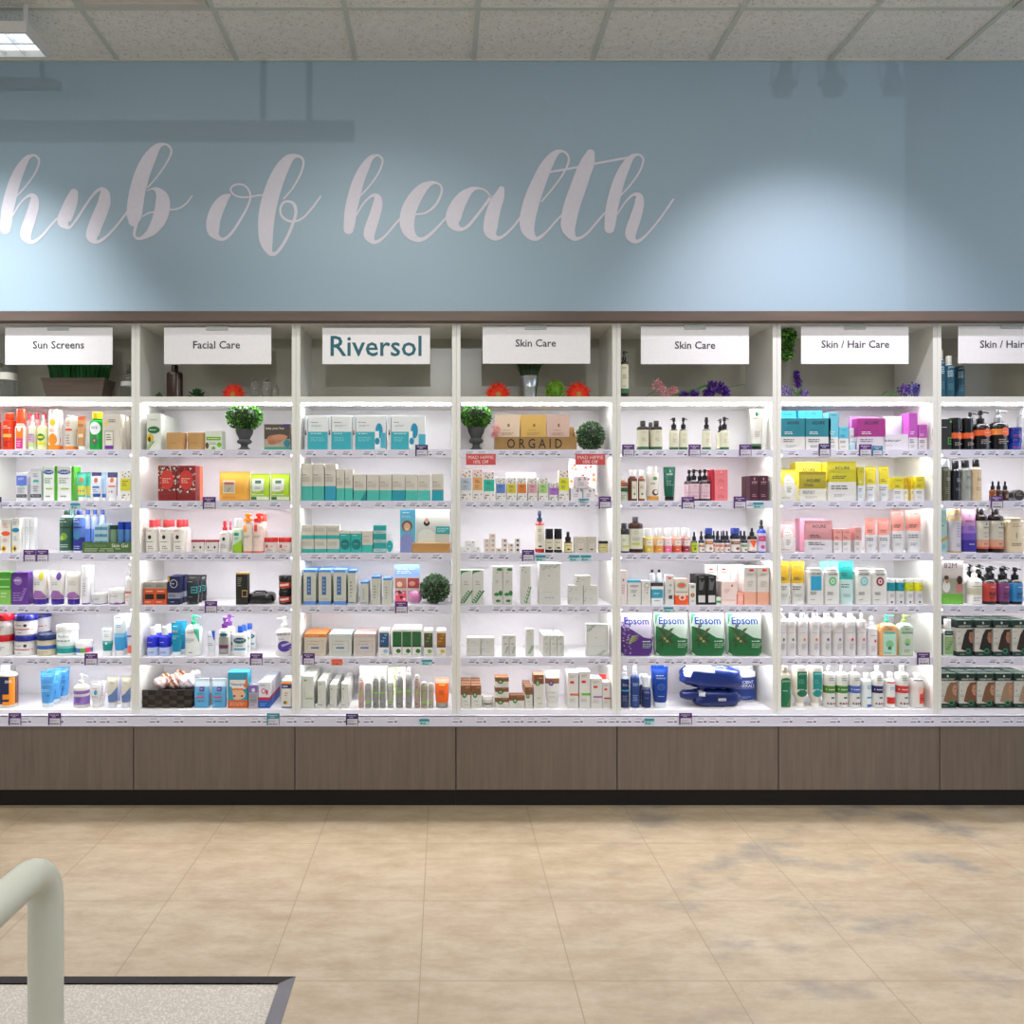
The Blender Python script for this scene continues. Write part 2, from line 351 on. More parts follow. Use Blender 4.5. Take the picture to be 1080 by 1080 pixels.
# ------------------------------------------------------------------ procedural surface materials
def nodes(name):
    m = bpy.data.materials.new(name); m.use_nodes = True; nt = m.node_tree
    return m, nt, nt.nodes['Principled BSDF'], nt.nodes.new('ShaderNodeTexCoord')
def mixc(nt, fac, a, b):
    x = nt.nodes.new('ShaderNodeMix'); x.data_type = 'RGBA'
    for k, v in ((0, fac), (6, a), (7, b)):
        if hasattr(v, 'links'): nt.links.new(v, x.inputs[k])
        else: x.inputs[k].default_value = v
    return x.outputs[2]
def noise(nt, tc, scale, detail=2, vec=None, rough=.5):
    n = nt.nodes.new('ShaderNodeTexNoise'); n.inputs['Scale'].default_value = scale; n.inputs['Detail'].default_value = detail; n.inputs['Roughness'].default_value = rough
    if vec:
        mp = nt.nodes.new('ShaderNodeMapping'); mp.inputs['Scale'].default_value = vec; nt.links.new(tc.outputs['Object'], mp.inputs[0]); nt.links.new(mp.outputs[0], n.inputs['Vector'])
    else: nt.links.new(tc.outputs['Object'], n.inputs['Vector'])
    return n.outputs['Fac']
def ramp(nt, fac, stops):
    r = nt.nodes.new('ShaderNodeValToRGB'); nt.links.new(fac, r.inputs[0]); e = r.color_ramp.elements
    while len(e) < len(stops): e.new(0.5)
    for q, (p, c) in zip(e, stops): q.position = p; q.color = c
    return r.outputs[0]
def bump(nt, b, fac, s, d=.01):
    n = nt.nodes.new('ShaderNodeBump'); n.inputs['Strength'].default_value = s; n.inputs['Distance'].default_value = d; nt.links.new(fac, n.inputs['Height']); nt.links.new(n.outputs[0], b.inputs['Normal'])
W0, B1 = (0, 0, 0, 1), (1, 1, 1, 1)
TILE = .457; TX, TY = -.071, 2.722
def m_floor():
    m, nt, b, tc = nodes('stone_tile_floor')
    big = ramp(nt, noise(nt, tc, 1.3, 6, rough=.62), [(.3, rgb('9c8b72')), (.5, rgb('ac9b82')), (.7, rgb('b9ab95'))])
    vein = ramp(nt, noise(nt, tc, 4.5, 12, (1, 2.4, 1), .78), [(.36, rgb('907a5c')), (.5, rgb('ab997e')), (.64, rgb('bfb39c'))])
    c = mixc(nt, .5, big, vein)
    # scuffed grey patches
    sx = nt.nodes.new('ShaderNodeSeparateXYZ'); nt.links.new(tc.outputs['Object'], sx.inputs[0])
    mr = nt.nodes.new('ShaderNodeMapRange'); mr.inputs[1].default_value = .2; mr.inputs[2].default_value = 1.1; nt.links.new(sx.outputs[0], mr.inputs[0])
    sc = ramp(nt, noise(nt, tc, 2.6, 7, (1, 1.6, 1), .6), [(.53, W0), (.66, B1)])
    mu = nt.nodes.new('ShaderNodeMath'); mu.operation = 'MULTIPLY'; nt.links.new(sc, mu.inputs[0]); nt.links.new(mr.outputs[0], mu.inputs[1])
    mu2 = nt.nodes.new('ShaderNodeMath'); mu2.operation = 'MULTIPLY'; mu2.inputs[1].default_value = .8; nt.links.new(mu.outputs[0], mu2.inputs[0])
    c = mixc(nt, mu2.outputs[0], c, rgb('7c7872'))
    br = nt.nodes.new('ShaderNodeTexBrick'); br.offset = 0; br.inputs['Scale'].default_value = 1; br.inputs['Mortar Size'].default_value = .0016; br.inputs['Mortar Smooth'].default_value = .3
    br.inputs['Brick Width'].default_value = TILE; br.inputs['Row Height'].default_value = TILE; br.inputs['Color1'].default_value = W0; br.inputs['Color2'].default_value = W0; br.inputs['Mortar'].default_value = B1
    mp = nt.nodes.new('ShaderNodeMapping'); mp.inputs['Location'].default_value = (-TX+TILE*20, -TY+TILE*30, 0); nt.links.new(tc.outputs['Object'], mp.inputs[0]); nt.links.new(mp.outputs[0], br.inputs['Vector'])
    c = mixc(nt, br.outputs['Color'], c, rgb('8a7860'))
    nt.links.new(c, b.inputs['Base Color']); b.inputs['Roughness'].default_value = .42; b.inputs['Specular IOR Level'].default_value = .35
    bump(nt, b, noise(nt, tc, 6, 5), .12, .004); return m
def m_ceiling():
    m, nt, b, tc = nodes('mineral_ceiling_tile')
    f = ramp(nt, noise(nt, tc, 85, 3, (1, 1, 1), .7), [(.36, rgb('7c766c')), (.42, rgb('f2eee6'))])
    f2 = ramp(nt, noise(nt, tc, 26, 2), [(.3, rgb('e4dfd4')), (.6, rgb('f2eee6'))])
    nt.links.new(mixc(nt, .55, f, f2), b.inputs['Base Color']); b.inputs['Roughness'].default_value = .95; bump(nt, b, noise(nt, tc, 70, 3), .4, .003); return m
def m_wood(name, c0, c1, vertical=True):
    m, nt, b, tc = nodes(name)
    v = (14, 14, .8) if vertical else (.8, 14, 14)
    c = ramp(nt, noise(nt, tc, 3.5, 8, v, .65), [(.3, rgb(c0)), (.7, rgb(c1))])
    c2 = ramp(nt, noise(nt, tc, .9, 2, (1.6, 1, .6)), [(.3, rgb(c0)), (.7, rgb(c1))])
    nt.links.new(mixc(nt, .4, c, c2), b.inputs['Base Color']); b.inputs['Roughness'].default_value = .5; bump(nt, b, noise(nt, tc, 3.5, 8, v, .65), .15, .002); return m
def m_paint(name, c, r=.6, v=.04, sc=40):
    m, nt, b, tc = nodes(name); a = rgb(c); d = tuple(x*(1-v) for x in a[:3])+(1,)
    nt.links.new(mixc(nt, noise(nt, tc, sc, 3), a, d), b.inputs['Base Color']); b.inputs['Roughness'].default_value = r; bump(nt, b, noise(nt, tc, sc*6, 2), .08, .001); return m
MFLOOR, MCEIL = m_floor(), m_ceiling()
MWALL = m_paint('blue_wall_paint', '9fb6c4', .55)
MWHITE = m_paint('white_melamine', 'e2e2dc', .35); MBACK = m_paint('pale_back_panel', 'eeecee', .3); MNICHE_SHADE = m_paint('niche_back_shaded', 'b4b1a2', .25)  # niche back gets a darker colour: shade of the unlit niche painted in
MWOOD = m_wood('taupe_laminate', '5e534a', '7a6e63'); MTRIM = m_wood('taupe_trim', '4e4038', '6a5a50', False)
MRAIL = m_paint('lilac_price_rail', 'd5d4e4', .35); MKICK = m_paint('black_kickboard', '0b0a0a', .5)
MGRID = m_paint('tee_bar', 'cfd2c8', .5); MTUBE = m_paint('handrail_enamel', 'd6dacf', .35)
MCARP, nt, b, tc = nodes('speckled_mat'); nt.links.new(ramp(nt, noise(nt, tc, 160, 3), [(.33, rgb('b9b2a9')), (.5, rgb('c2bcb3')), (.72, rgb('e0dcd6'))]), b.inputs['Base Color']); b.inputs['Roughness'].default_value = .9; bump(nt, b, noise(nt, tc, 160, 3), .3, .002)
def m_emit(name, c, s):
    m = bpy.data.materials.new(name); m.use_nodes = True; b = m.node_tree.nodes['Principled BSDF']
    b.inputs['Base Color'].default_value = (.9, .9, .9, 1); b.inputs['Emission Color'].default_value = c; b.inputs['Emission Strength'].default_value = s; return m
MLED = m_emit('led_strip_light', (.98, .96, 1.0, 1), LED); MLOUV = m_emit('fixture_lamp', (.88, .95, 1.0, 1), 1.1); MPANEL = m_emit('ceiling_diffuser', (1, .97, .92, 1), .6)
# ------------------------------------------------------------------ room shell
CEIL = Z(63.3, 3.93); WY = 3.93
def plane(name, pts, m): mb = MB(); mb.face(pts, m); o = mb.build(name); o['kind'] = 'structure'; return o
plane('floor', [(-5, -5, 0), (6.5, -5, 0), (6.5, 4.1, 0), (-5, 4.1, 0)], MFLOOR)
mb = MB(); mb.box(-5, 6.5, WY, WY+.15, 0, CEIL+.05, MWALL); o = mb.build('wall_back'); o['kind'] = 'structure'
ceil = plane('ceiling', [(-5, 4, CEIL), (6.5, 4, CEIL), (6.5, -5, CEIL), (-5, -5, CEIL)], MCEIL)
mb = MB(); g0 = X(500, WY)
for k in range(-8, 11): mb.box(g0+k*.61-.012, g0+k*.61+.012, -5, WY, CEIL-.006, CEIL+.001, MGRID)
gy = 3.516
for k in range(0, 14): mb.box(-5, 6.5, gy-k*.61-.012, gy-k*.61+.012, CEIL-.005, CEIL+.001, MGRID)
mb.box(-5, 6.5, WY-.012, WY, CEIL-.008, CEIL+.001, MGRID)
o = mb.build('ceiling_grid', ceil); o['kind'] = 'structure'
mb = MB(); mb.box(1.18, 1.62, .5, .95, 0, CEIL, MWALL); o = mb.build('shadow_column'); o['kind'] = 'structure'  # unseen column, added to cast the upright shadow edge on the wall
# recessed ceiling fittings: one light frame just inside the top edge, the rest behind the camera
def troffer(cx, cy, wx, wy, label, lit):
    t = empty('ceiling_light', (cx, cy, CEIL)); tag(t, label, 'ceiling light')
    m = MB(); f = .03
    for a, b_, c, d in ((-wx/2, wx/2, -wy/2, -wy/2+f), (-wx/2, wx/2, wy/2-f, wy/2), (-wx/2, -wx/2+f, -wy/2+f, wy/2-f), (wx/2-f, wx/2, -wy/2+f, wy/2-f)): m.box(a, b_, c, d, -.012, -.002, 'dcd6cc')
    m.build('frame', t); m = MB(); m.box(-wx/2+f, wx/2-f, -wy/2+f, wy/2-f, -.007, -.003, MPANEL if lit else 'e2d8d0'); m.build('diffuser', t)
troffer(g0-2.5*.61, gy-.5*.61, .58, .58, 'square white recessed ceiling light at the top edge of the photo', False)
troffer(g0+4.5*.61, gy-.5*.61, .58, .58, 'square recessed ceiling light in the top corner above the rightmost bay', False)
# ------------------------------------------------------------------ pendant light at the top left
def pendant(x0, x1, yn, yf, z0, z1, rods, label):
    t = empty('pendant_light', ((x0+x1)/2, (yn+yf)/2, z0)); cx, cy = t.location.x, t.location.y; tag(t, label, 'light')
    m = MB(); a, b_, c, d = x0-cx, x1-cx, yn-cy, yf-cy; h = z1-z0; e = .012
    m.box(a, b_, c, c+e, 0, h, 'dddcd8:g'); m.box(a, b_, d-e, d, 0, h, 'dddcd8:g'); m.box(a, a+e, c+e, d-e, 0, h, 'dddcd8:g'); m.box(b_-e, b_, c+e, d-e, 0, h, 'dddcd8:g'); m.box(a+e, b_-e, c+e, d-e, h-.006, h, 'dddcd8:g')
    m.build('housing', t)
    m = MB(); m.box(a+e, b_-e, -.004, .004, .008, h-.008, 'e8eaec:s')
    x = a+.05
    while x < b_-.03:
        m.box(x, x+.003, c+e, -.004, .006, .03, 'e8eaec:s'); m.box(x, x+.003, .004, d-e, .006, .03, 'e8eaec:s'); x += .09
    m.build('louver', t)
    m = MB(); m.box(a+e, b_-e, c+e, -.006, h-.02, h-.012, MLOUV); m.box(a+e, b_-e, .006, d-e, h-.02, h-.012, MLOUV); m.build('lamp', t)
    for r in rods:
        m = MB(); m.tube([(r-cx, 0, h), (r-cx, 0, CEIL-z0)], .011, 'dddcd8:g', 8); m.build('rod', t)
pendant(-3.1, X(28, 3.4), 3.4, 3.6, Z(34, 3.4), Z(22, 3.4), [X(27, 3.5), -2.9], 'white hanging louvered light at the top left beside the blue wall')
pendant(-3.1, -.315, 1.97, 2.07, 3.22, 3.293, [-.63, -.47, -2.8], 'long white hanging light in front of the wall lettering, above the frame')
# ------------------------------------------------------------------ track heads near the ceiling (they throw the shadows above the hair care bays)
def track_head(x, y, z, tilt, label):
    t = empty('track_spotlight', (x, y, z)); tag(t, label, 'spotlight', 'track spotlights'); t.rotation_euler = (math.radians(tilt), 0, 0)
    m = MB(); m.stack([(-.05, .034, .034), (-.045, .037, .037), (0, .036, .036), (.03, .022, .022), (.075, .02, .02), (.08, .012, .012)], 'r', '4a4a4c:g'); m.build('lamp_head', t, True)
    m = MB(); m.tube([(-.044, 0, -.01), (-.044, 0, .12), (-.03, 0, .15), (.03, 0, .15), (.044, 0, .12), (.044, 0, -.01)], .003, '4a4a4c:g', 6); m.tube([(-.052, 0, -.01), (-.036, 0, -.01)], .008, '4a4a4c:g', 8); m.tube([(.052, 0, -.01), (.036, 0, -.01)], .008, '4a4a4c:g', 8); m.build('bracket', t)
track_head(1.18, 2.0, 3.43, 35, 'dark track spotlight above the frame, leftmost of three'); track_head(1.35, 2.0, 3.43, -10, 'dark track spotlight above the frame, middle of three'); track_head(1.56, 2.0, 3.43, -10, 'dark track spotlight above the frame, rightmost of three')
t = empty('light_track', (1.35, 2.0, 3.58)); tag(t, 'black lighting track above the frame carrying three spotlights', 'light track'); m = MB(); m.box(-.4, .5, -.018, .018, 0, .03, '2a2a2a'); m.build('track_bar', t)
for q in (-.35, .45): m = MB(); m.tube([(q, 0, .03), (q, 0, CEIL-3.58)], .005, '2a2a2a', 6); m.build('hanger', t)
# ------------------------------------------------------------------ wall lettering, traced as pen strokes with a width at every point
def catmull(P, k=7):
    Q = [P[0]]+P+[P[-1]]; out = []
    for i in range(1, len(Q)-2):
        a, b_, c, d = Q[i-1], Q[i], Q[i+1], Q[i+2]
        for j in range(k):
            t = j/k; out.append(tuple(.5*((2*b_[m])+(-a[m]+c[m])*t+(2*a[m]-5*b_[m]+4*c[m]-d[m])*t*t+(-a[m]+3*b_[m]-3*c[m]+d[m])*t**3) for m in range(3)))
    out.append(P[-1]); return out
def stroke(mb, P, ox, lay, sp):
    P = catmull(P); y = WY-.0015-lay*.00012; L, R = [], []; px = lambda x, q: (X(ox+x/5.4, WY), y, Z(140+q/5.4, WY))
    for i, (x, q, wd) in enumerate(P):
        a, c = P[max(i-1, 0)], P[min(i+1, len(P)-1)]; dx, dy = c[0]-a[0], c[1]-a[1]; l = math.hypot(dx, dy) or 1
        # widest across the downstroke: the pen is held flat, so thick parts spread horizontally
        nx, ny = -dy/l, dx/l; wd = wd/2
        L.append((x+nx*wd, q+ny*wd)); R.append((x-nx*wd, q-ny*wd))
    for i in range(len(P)-1): mb.face([(v[0], v[1]-i*1.5e-7, v[2]) for v in (px(*L[i]), px(*R[i]), px(*R[i+1]), px(*L[i+1]))], sp)
    for k in (0, -1):
        x, q, wd = P[k]; c = px(x, q); mb.face([(v[0], v[1]-.00005, v[2]) for v in [px(x+math.cos(t*.523)*wd/2, q-math.sin(t*.523)*wd/2) for t in range(12)]], sp)
LET = 'e2dee8:m'
def word(name, label, letters):
    t = empty(name, (0, 0, 0)); tag(t, label, 'wall lettering', 'script lettering on the blue wall')
    lay = 0
    for ch, ox, strokes in letters:
        m = MB()
        for s in strokes: stroke(m, s, ox, lay, LET); lay += 1
        m.build('letter_'+ch, t)
H1 = [[(88, 370, 9), (150, 303, 10), (202, 228, 11), (224, 165, 12), (212, 138, 13), (190, 129, 14), (155, 147, 32), (118, 205, 55), (85, 280, 66), (62, 360, 71), (44, 440, 70), (36, 510, 66), (31, 550, 58)],
      [(75, 470, 9), (110, 410, 10), (150, 368, 13), (178, 357, 22), (196, 375, 44), (194, 420, 58), (172, 495, 64), (152, 555, 66), (150, 590, 60), (172, 622, 26), (205, 615, 18), (245, 582, 13), (290, 528, 12), (325, 490, 12)]]
H2 = [[(p[0]+65, p[1], p[2]) for p in s] for s in H1]
H3 = [[(p[0]+577, p[1]-4, p[2]) for p in H1[0]], [(650, 470, 9), (692, 405, 10), (732, 362, 13), (758, 352, 20), (778, 368, 44), (776, 415, 56), (755, 490, 64), (734, 550, 66), (730, 590, 60), (755, 620, 26), (790, 608, 16), (830, 570, 12), (900, 485, 11), (972, 380, 11)]]
word('wall_lettering_hub', 'pale pink script word hub painted on the blue wall', [
    ('h', 0, H1),
    ('u', 0, [[(422, 345, 50), (408, 390, 72), (385, 450, 80), (365, 505, 76), (380, 535, 32), (402, 538, 14), (440, 490, 14), (490, 412, 14), (540, 345, 16), (575, 322, 22), (596, 345, 56), (594, 400, 72), (570, 465, 78), (542, 535, 78), (528, 590, 72), (548, 622, 26), (580, 612, 17), (625, 575, 14), (680, 512, 13), (725, 452, 13)]]),
    ('b', 0, [[(842, 312, 9), (890, 258, 10), (945, 180, 11), (976, 115, 12), (966, 80, 13), (935, 66, 14), (895, 85, 42), (850, 150, 76), (812, 235, 88), (785, 330, 92), (770, 420, 92), (765, 480, 84), (762, 505, 60)],
              [(842, 330, 9), (868, 320, 11), (898, 328, 34), (925, 370, 74), (926, 430, 86), (905, 500, 80), (868, 558, 56), (825, 592, 28), (790, 604, 16), (768, 590, 16), (768, 560, 17), (778, 525, 17)], [(815, 476, 9), (848, 458, 10), (885, 452, 10)], [(962, 440, 10), (1015, 433, 11), (1060, 405, 11), (1094, 362, 9)]])])
word('wall_lettering_of', 'pale pink script word of painted on the blue wall', [
    ('o', 190, [[(280, 357, 20), (250, 378, 52), (215, 430, 74), (190, 500, 78), (190, 560, 70), (215, 598, 30), (250, 606, 18), (290, 575, 16), (335, 510, 15), (378, 435, 13), (400, 375, 12), (395, 335, 12), (370, 303, 11), (335, 294, 11), (302, 302, 11), (288, 325, 11), (305, 352, 11), (345, 367, 11), (400, 366, 10), (440, 358, 10), (488, 355, 10)]]),
    ('f', 190, [[(590, 377, 9), (640, 318, 10), (685, 238, 12), (703, 172, 13), (690, 142, 15), (660, 133, 22), (620, 150, 52), (580, 205, 76), (545, 280, 88), (515, 370, 94), (494, 470, 94), (488, 560, 86), (492, 625, 72), (510, 680, 36), (540, 690, 22), (575, 655, 18), (615, 585, 17), (645, 510, 17), (660, 450, 18), (648, 408, 18), (620, 392, 15), (590, 398, 14), (572, 430, 13), (576, 468, 13), (605, 497, 14), (650, 506, 13), (700, 485, 12), (750, 432, 12), (800, 364, 10)]])])
word('wall_lettering_health', 'pale pink script word health painted on the blue wall', [
    ('h', 350, H2),
    ('e', 350, [[(482, 467, 10), (540, 455, 13), (592, 410, 14), (622, 350, 14), (624, 310, 13), (600, 288, 13), (565, 288, 26), (520, 315, 56), (475, 370, 76), (440, 440, 86), (428, 510, 84), (440, 565, 68), (475, 603, 38), (515, 608, 24), (560, 580, 18), (605, 535, 14), (650, 485, 12)]]),
    ('a', 350, [[(905, 367, 8), (878, 332, 10), (838, 317, 12), (795, 326, 32), (750, 365, 66), (712, 425, 86), (692, 485, 88), (698, 528, 60), (735, 550, 24), (775, 532, 18), (820, 480, 16), (870, 415, 16), (905, 368, 22)], [(966, 322, 34), (952, 365, 60), (925, 430, 76), (908, 500, 82), (903, 560, 76), (925, 596, 40), (960, 598, 20), (1000, 570, 14), (1042, 525, 12), (1082, 470, 12)]]),
    ('l', 530, [[(222, 392, 10), (285, 318, 11), (345, 235, 12), (376, 165, 13), (368, 125, 13), (338, 106, 15), (300, 120, 38), (252, 185, 66), (212, 270, 80), (176, 360, 90), (150, 450, 92), (140, 520, 86), (152, 570, 66), (185, 604, 28), (220, 592, 18), (260, 555, 13), (300, 508, 12), (338, 468, 12)]]),
    ('t', 530, [[(500, 120, 50), (486, 165, 78), (458, 235, 88), (426, 325, 92), (396, 410, 94), (378, 490, 90), (376, 548, 78), (405, 600, 34), (440, 600, 18), (485, 570, 14), (535, 512, 12), (582, 458, 12)], [(270, 225, 13), (400, 202, 13), (560, 171, 13), (680, 149, 14), (740, 140, 12)]]),
    ('h', 530, H3)])
# ------------------------------------------------------------------ shelving bays
DEPTH = .306
def xs(px): return X(px, YS)
BAYCOL = {}
for k in range(7):
    s0, s1 = SEAM0+k*PER, SEAM0+(k+1)*PER; x0, x1 = xs(s0)+.0004, xs(s1)-.0004; cx = (x0+x1)/2; t = empty('shelving_bay', (cx, YS, 0)); p = .0195
    tag(t, 'white lit shelving unit, '+['leftmost, under the sun screens sign', 'second from the left, under the facial care sign', 'third from the left, under the teal lettered sign', 'middle one, under the left skin care sign', 'under the right skin care sign', 'with vine and lavender, under the full skin and hair sign', 'rightmost, cut by the photo edge'][k], 'shelving', 'white shelving units along the wall')
    top, bot = Z(338.5, YS), Z(755, YS); a, b_ = x0-cx, x1-cx; cy = -YS
    for q, sx in ((a, 1), (b_-p, -1)):
        m = MB(); m.box(q, q+p, 0, DEPTH+.012, bot, top, MWHITE, .001); m.build('side_panel', t)
    m = MB(); m.box(a+p, b_-p, DEPTH, DEPTH+.01, bot, SHZ[0]-.01, MBACK); m.build('back_panel', t); m = MB(); m.box(a+p, b_-p, DEPTH, DEPTH+.01, SHZ[0]-.01, top, MNICHE_SHADE); m.build('niche_back', t)
    m = MB(); m.box(a+p, b_-p, 0, DEPTH, Z(342.8, YS), top, MWHITE); m.build('top_panel', t)
    for s, z in enumerate(SHZ):
        th = .027 if s in (0, 6) else .018
        m = MB(); m.box(a+p, b_-p, .001, DEPTH, z-th, z, MBACK if s else MWHITE); sh = m.build('shelf', t)
        if s < 6:
            m = MB(); m.box(a+p+.004, b_-p-.004, .041, .049, z-th-.005, z-th, 'eeeeee:g'); l0 = m.build('led_channel', sh)
            m = MB(); m.box(a+p+.006, b_-p-.006, .039, .051, z-th-.0075, z-th-.0052, MLED); m.build('led_strip', sh)
        if 0 < s < 6:
            m = MB(); q = 0 if s > 1 else 0; m.box(a+p+.003, b_-p-.003, -.005, -.001, z-.0345, z+.0015, MRAIL); m.box(a+p+.003, b_-p-.003, -.001, .001, z-.002, z+.0018, MRAIL); m.build('price_rail', sh)
            rg = random.Random(k*10+s); x = a+p+.02+rg.random()*.03
            while x < b_-p-.05:
                m = MB(); wl = .052; m.box(x, x+wl, -.0062, -.0052, z-.033, z-.003, 'e6e5f2')
                for rr, (u, v, hh) in enumerate(((.1, .75, .003), (.18, .66, .002), (.04, .56, .0042), (.68, .93, .0055))):
                    zz = z-.009-rr*.0055 if rr < 3 else z-.0225; m.box(x+wl*u, x+wl*v, -.0066, -.0062, zz-hh/2, zz+hh/2, ['9a9ab0', 'a6a6ba', '6c6c7c', '484854'][rr])
                m.build('price_label', sh); x += wl+rg.choice([.004, .012, .02, .045, .06])
# bottom rail (continuous, in front of all bays) with its labels, base cabinets, plinth and top trim
YB = 3.52
t = empty('price_rail_strip', (0, YB, 0)); tag(t, 'long pale lilac price rail above the brown base cabinets', 'price rail')
m = MB(); m.box(X(-30, YB), X(1160, YB), 0, .004, Z(765.3, YB), Z(755.2, YB), MRAIL); m.box(X(-30, YB), X(1160, YB), .0, .03, Z(755.2, YB)-.003, Z(755.2, YB), MRAIL); m.box(X(-30, YB), X(1160, YB), -.006, 0, Z(765.8, YB), Z(764.6, YB), MRAIL); m.build('rail', t)
rg = random.Random(3); x = X(8, YB); zz = Z(760, YB)
n = 0
while x < X(1078, YB) and n < 90:
    m = MB(); wl = .05; m.box(x, x+wl, -.0012, 0, zz-.017, zz+.016, 'e6e5f2')
    for u, v, z, hh, c in ((.1, .7, .009, .003, '9a9ab0'), (.04, .56, -.006, .0045, '6c6c7c'), (.68, .93, -.005, .006, '484854')): m.box(x+wl*u, x+wl*v, -.0016, -.0012, zz+z-hh/2, zz+z+hh/2, c)
    m.build('price_label', t); x += wl+rg.choice([.006, .012, .03, .06, .1]); n += 1
for i, (a, b_) in enumerate([(-29, 140.2), (141.2, 310.4), (311.4, 480.4), (481.4, 650.4), (651.4, 820.6), (821.6, 990.7), (991.7, 1160)]):
    x0, x1 = X(a, YB), X(b_, YB); t = empty('base_cabinet', ((x0+x1)/2, YB, 0)); hx = (x1-x0)/2
    tag(t, 'brown wood-look base cabinet below the '+BAYN[i], 'cabinet', 'brown base cabinets')
    m = MB(); m.box(-hx, hx, 0, .018, Z(833, YB), Z(766.5, YB), MWOOD, .0008); m.build('front_panel', t)
    m = MB(); m.box(-hx+.001, hx-.001, .02, .33, .09, Z(766.5, YB), 'a09080'); m.build('carcass', t)
    m = MB(); m.box(-hx-.002, hx+.002, .06, .078, 0, .089, MKICK); m.build('kickboard', t)
m = MB(); m.box(X(-30, 3.5), X(1170, 3.5), 3.5, WY, Z(338.3, 3.5), Z(328, 3.5), MTRIM, .001); o = m.build('trim_1'); o['kind'] = 'structure'
# ------------------------------------------------------------------ header signs
def sign(x0, x1, y0, y1, txt, tx, ty, tw, tc_, clip, label, th=None):
    Y = 3.545; t = empty('bay_sign', (X((x0+x1)/2, Y), Y, Z(y1, Y))); hw = (X(x1, Y)-X(x0, Y))/2; hh = Z(y0, Y)-Z(y1, Y); tag(t, label, 'sign', 'white header signs')
    m = MB(); m.box(-hw, hw, 0, .004, 0, hh, 'f4f3f6'); m.build('sign_panel', t)
    m = MB(); deco(m, [('t', txt, (tx-(x0+x1)/2)/(x1-x0), (y1-ty)/(y1-y0), tw/(x1-x0), tc_)], hw*2, hh, lambda x, z: 0); m.build('lettering', t)
    if clip is not None: cxx = X(clip, Y)-t.location.x; m = MB(); m.box(cxx-.05, cxx+.05, -.003, -.001, hh-.014, hh+.004, 'c2c8c6:g'); m.box(cxx-.05, cxx+.05, -.0035, -.003, hh-.014, hh-.012, 'a8b0ae'); m.build('sign_clip', t)
DK = '33363f'
sign(5.5, 118.5, 345.3, 384.5, 'Sun Screens', 61.7, 363.7, 54, DK, 61.5, 'white hanging sign reading Sun Screens')
sign(173, 286, 345.3, 384, 'Facial Care', 228.5, 363.7, 49.5, DK, 229, 'white hanging sign reading Facial Care')
sign(340, 453.5, 345.7, 384, 'Riversol', 396.6, 365, 96, '1f6f7d', None, 'white hanging sign with large teal lettering')
sign(509, 622.5, 344.5, 383.5, 'Skin Care', 565, 361.8, 42.5, DK, 565, 'white Skin Care sign above the potted grass')
sign(676, 790, 344.3, 384, 'Skin Care', 733, 364, 42.5, DK, 733, 'white Skin Care sign above the purple orchid')
sign(845, 958.3, 344.3, 383.8, 'Skin / Hair Care', 902, 363, 71.5, DK, 901.5, 'white Skin / Hair Care sign, seen whole')
sign(1010.8, 1125, 343.8, 383.2, 'Skin / Hair Care', 1069.3, 363, 71.5, DK, 1067, 'white Skin / Hair Care sign cut off by the right edge')
# ------------------------------------------------------------------ handrail and mat in the foreground
t = empty('handrail', (X(48.3, .994), .994, 0)); tag(t, 'pale grey tubular handrail in the near left foreground', 'handrail'); zc = Z(892, .994)-.021; R = .05
m = MB(); pts = [(0, 0, .0085), (0, 0, .4), (0, 0, zc-R)]+[(0, -R+R*math.cos(q*math.pi/16), zc-R+R*math.sin(q*math.pi/16)) for q in range(1, 9)]+[(0, -.3, zc), (0, -.85, zc)]
m.tube(pts, .0212, MTUBE, 32); m.build('rail_tube', t, True)
t = empty('entry_mat', (-.443, 2.286, 0)); tag(t, 'pale speckled entry mat with dark grey rubber border on the floor', 'mat')
m = MB(); m.box(-3.5, -.04, -3, -.05, .001, .008, MCARP); m.build('mat_surface', t)
for nm_, P in (('mat_border', [(-3.55, 0), (0, 0), (-.04, -.05), (-3.5, -.05)]), ('mat_border', [(0, 0), (0, -3.05), (-.04, -3.0), (-.04, -.05)])):
    m = MB(); v = [(P[0][0], P[0][1], .001), (P[1][0], P[1][1], .001), (P[2][0], P[2][1], .012), (P[3][0], P[3][1], .012)]; m.face(v if nm_ else v, '3d3c42:g'); m.face([(p[0], p[1], .0008) for p in P][::-1], '3d3c42:g')
    m.build(nm_, t)
# ------------------------------------------------------------------ products, shelf by shelf
K = '2b2b30'; G = '8a8a90'; WH = 'f4f3f0'; PV = '5a3590'; TL = '2aa6a8'
FL = ['7a2430', '2d5a78', '3f6b3a', 'c07a30', '3a2a3a']
def fine(cy=.5, h=.4, rows=5, w=.7, c=G, cx=0): return ('m', cx, cy, w, h, rows, c)
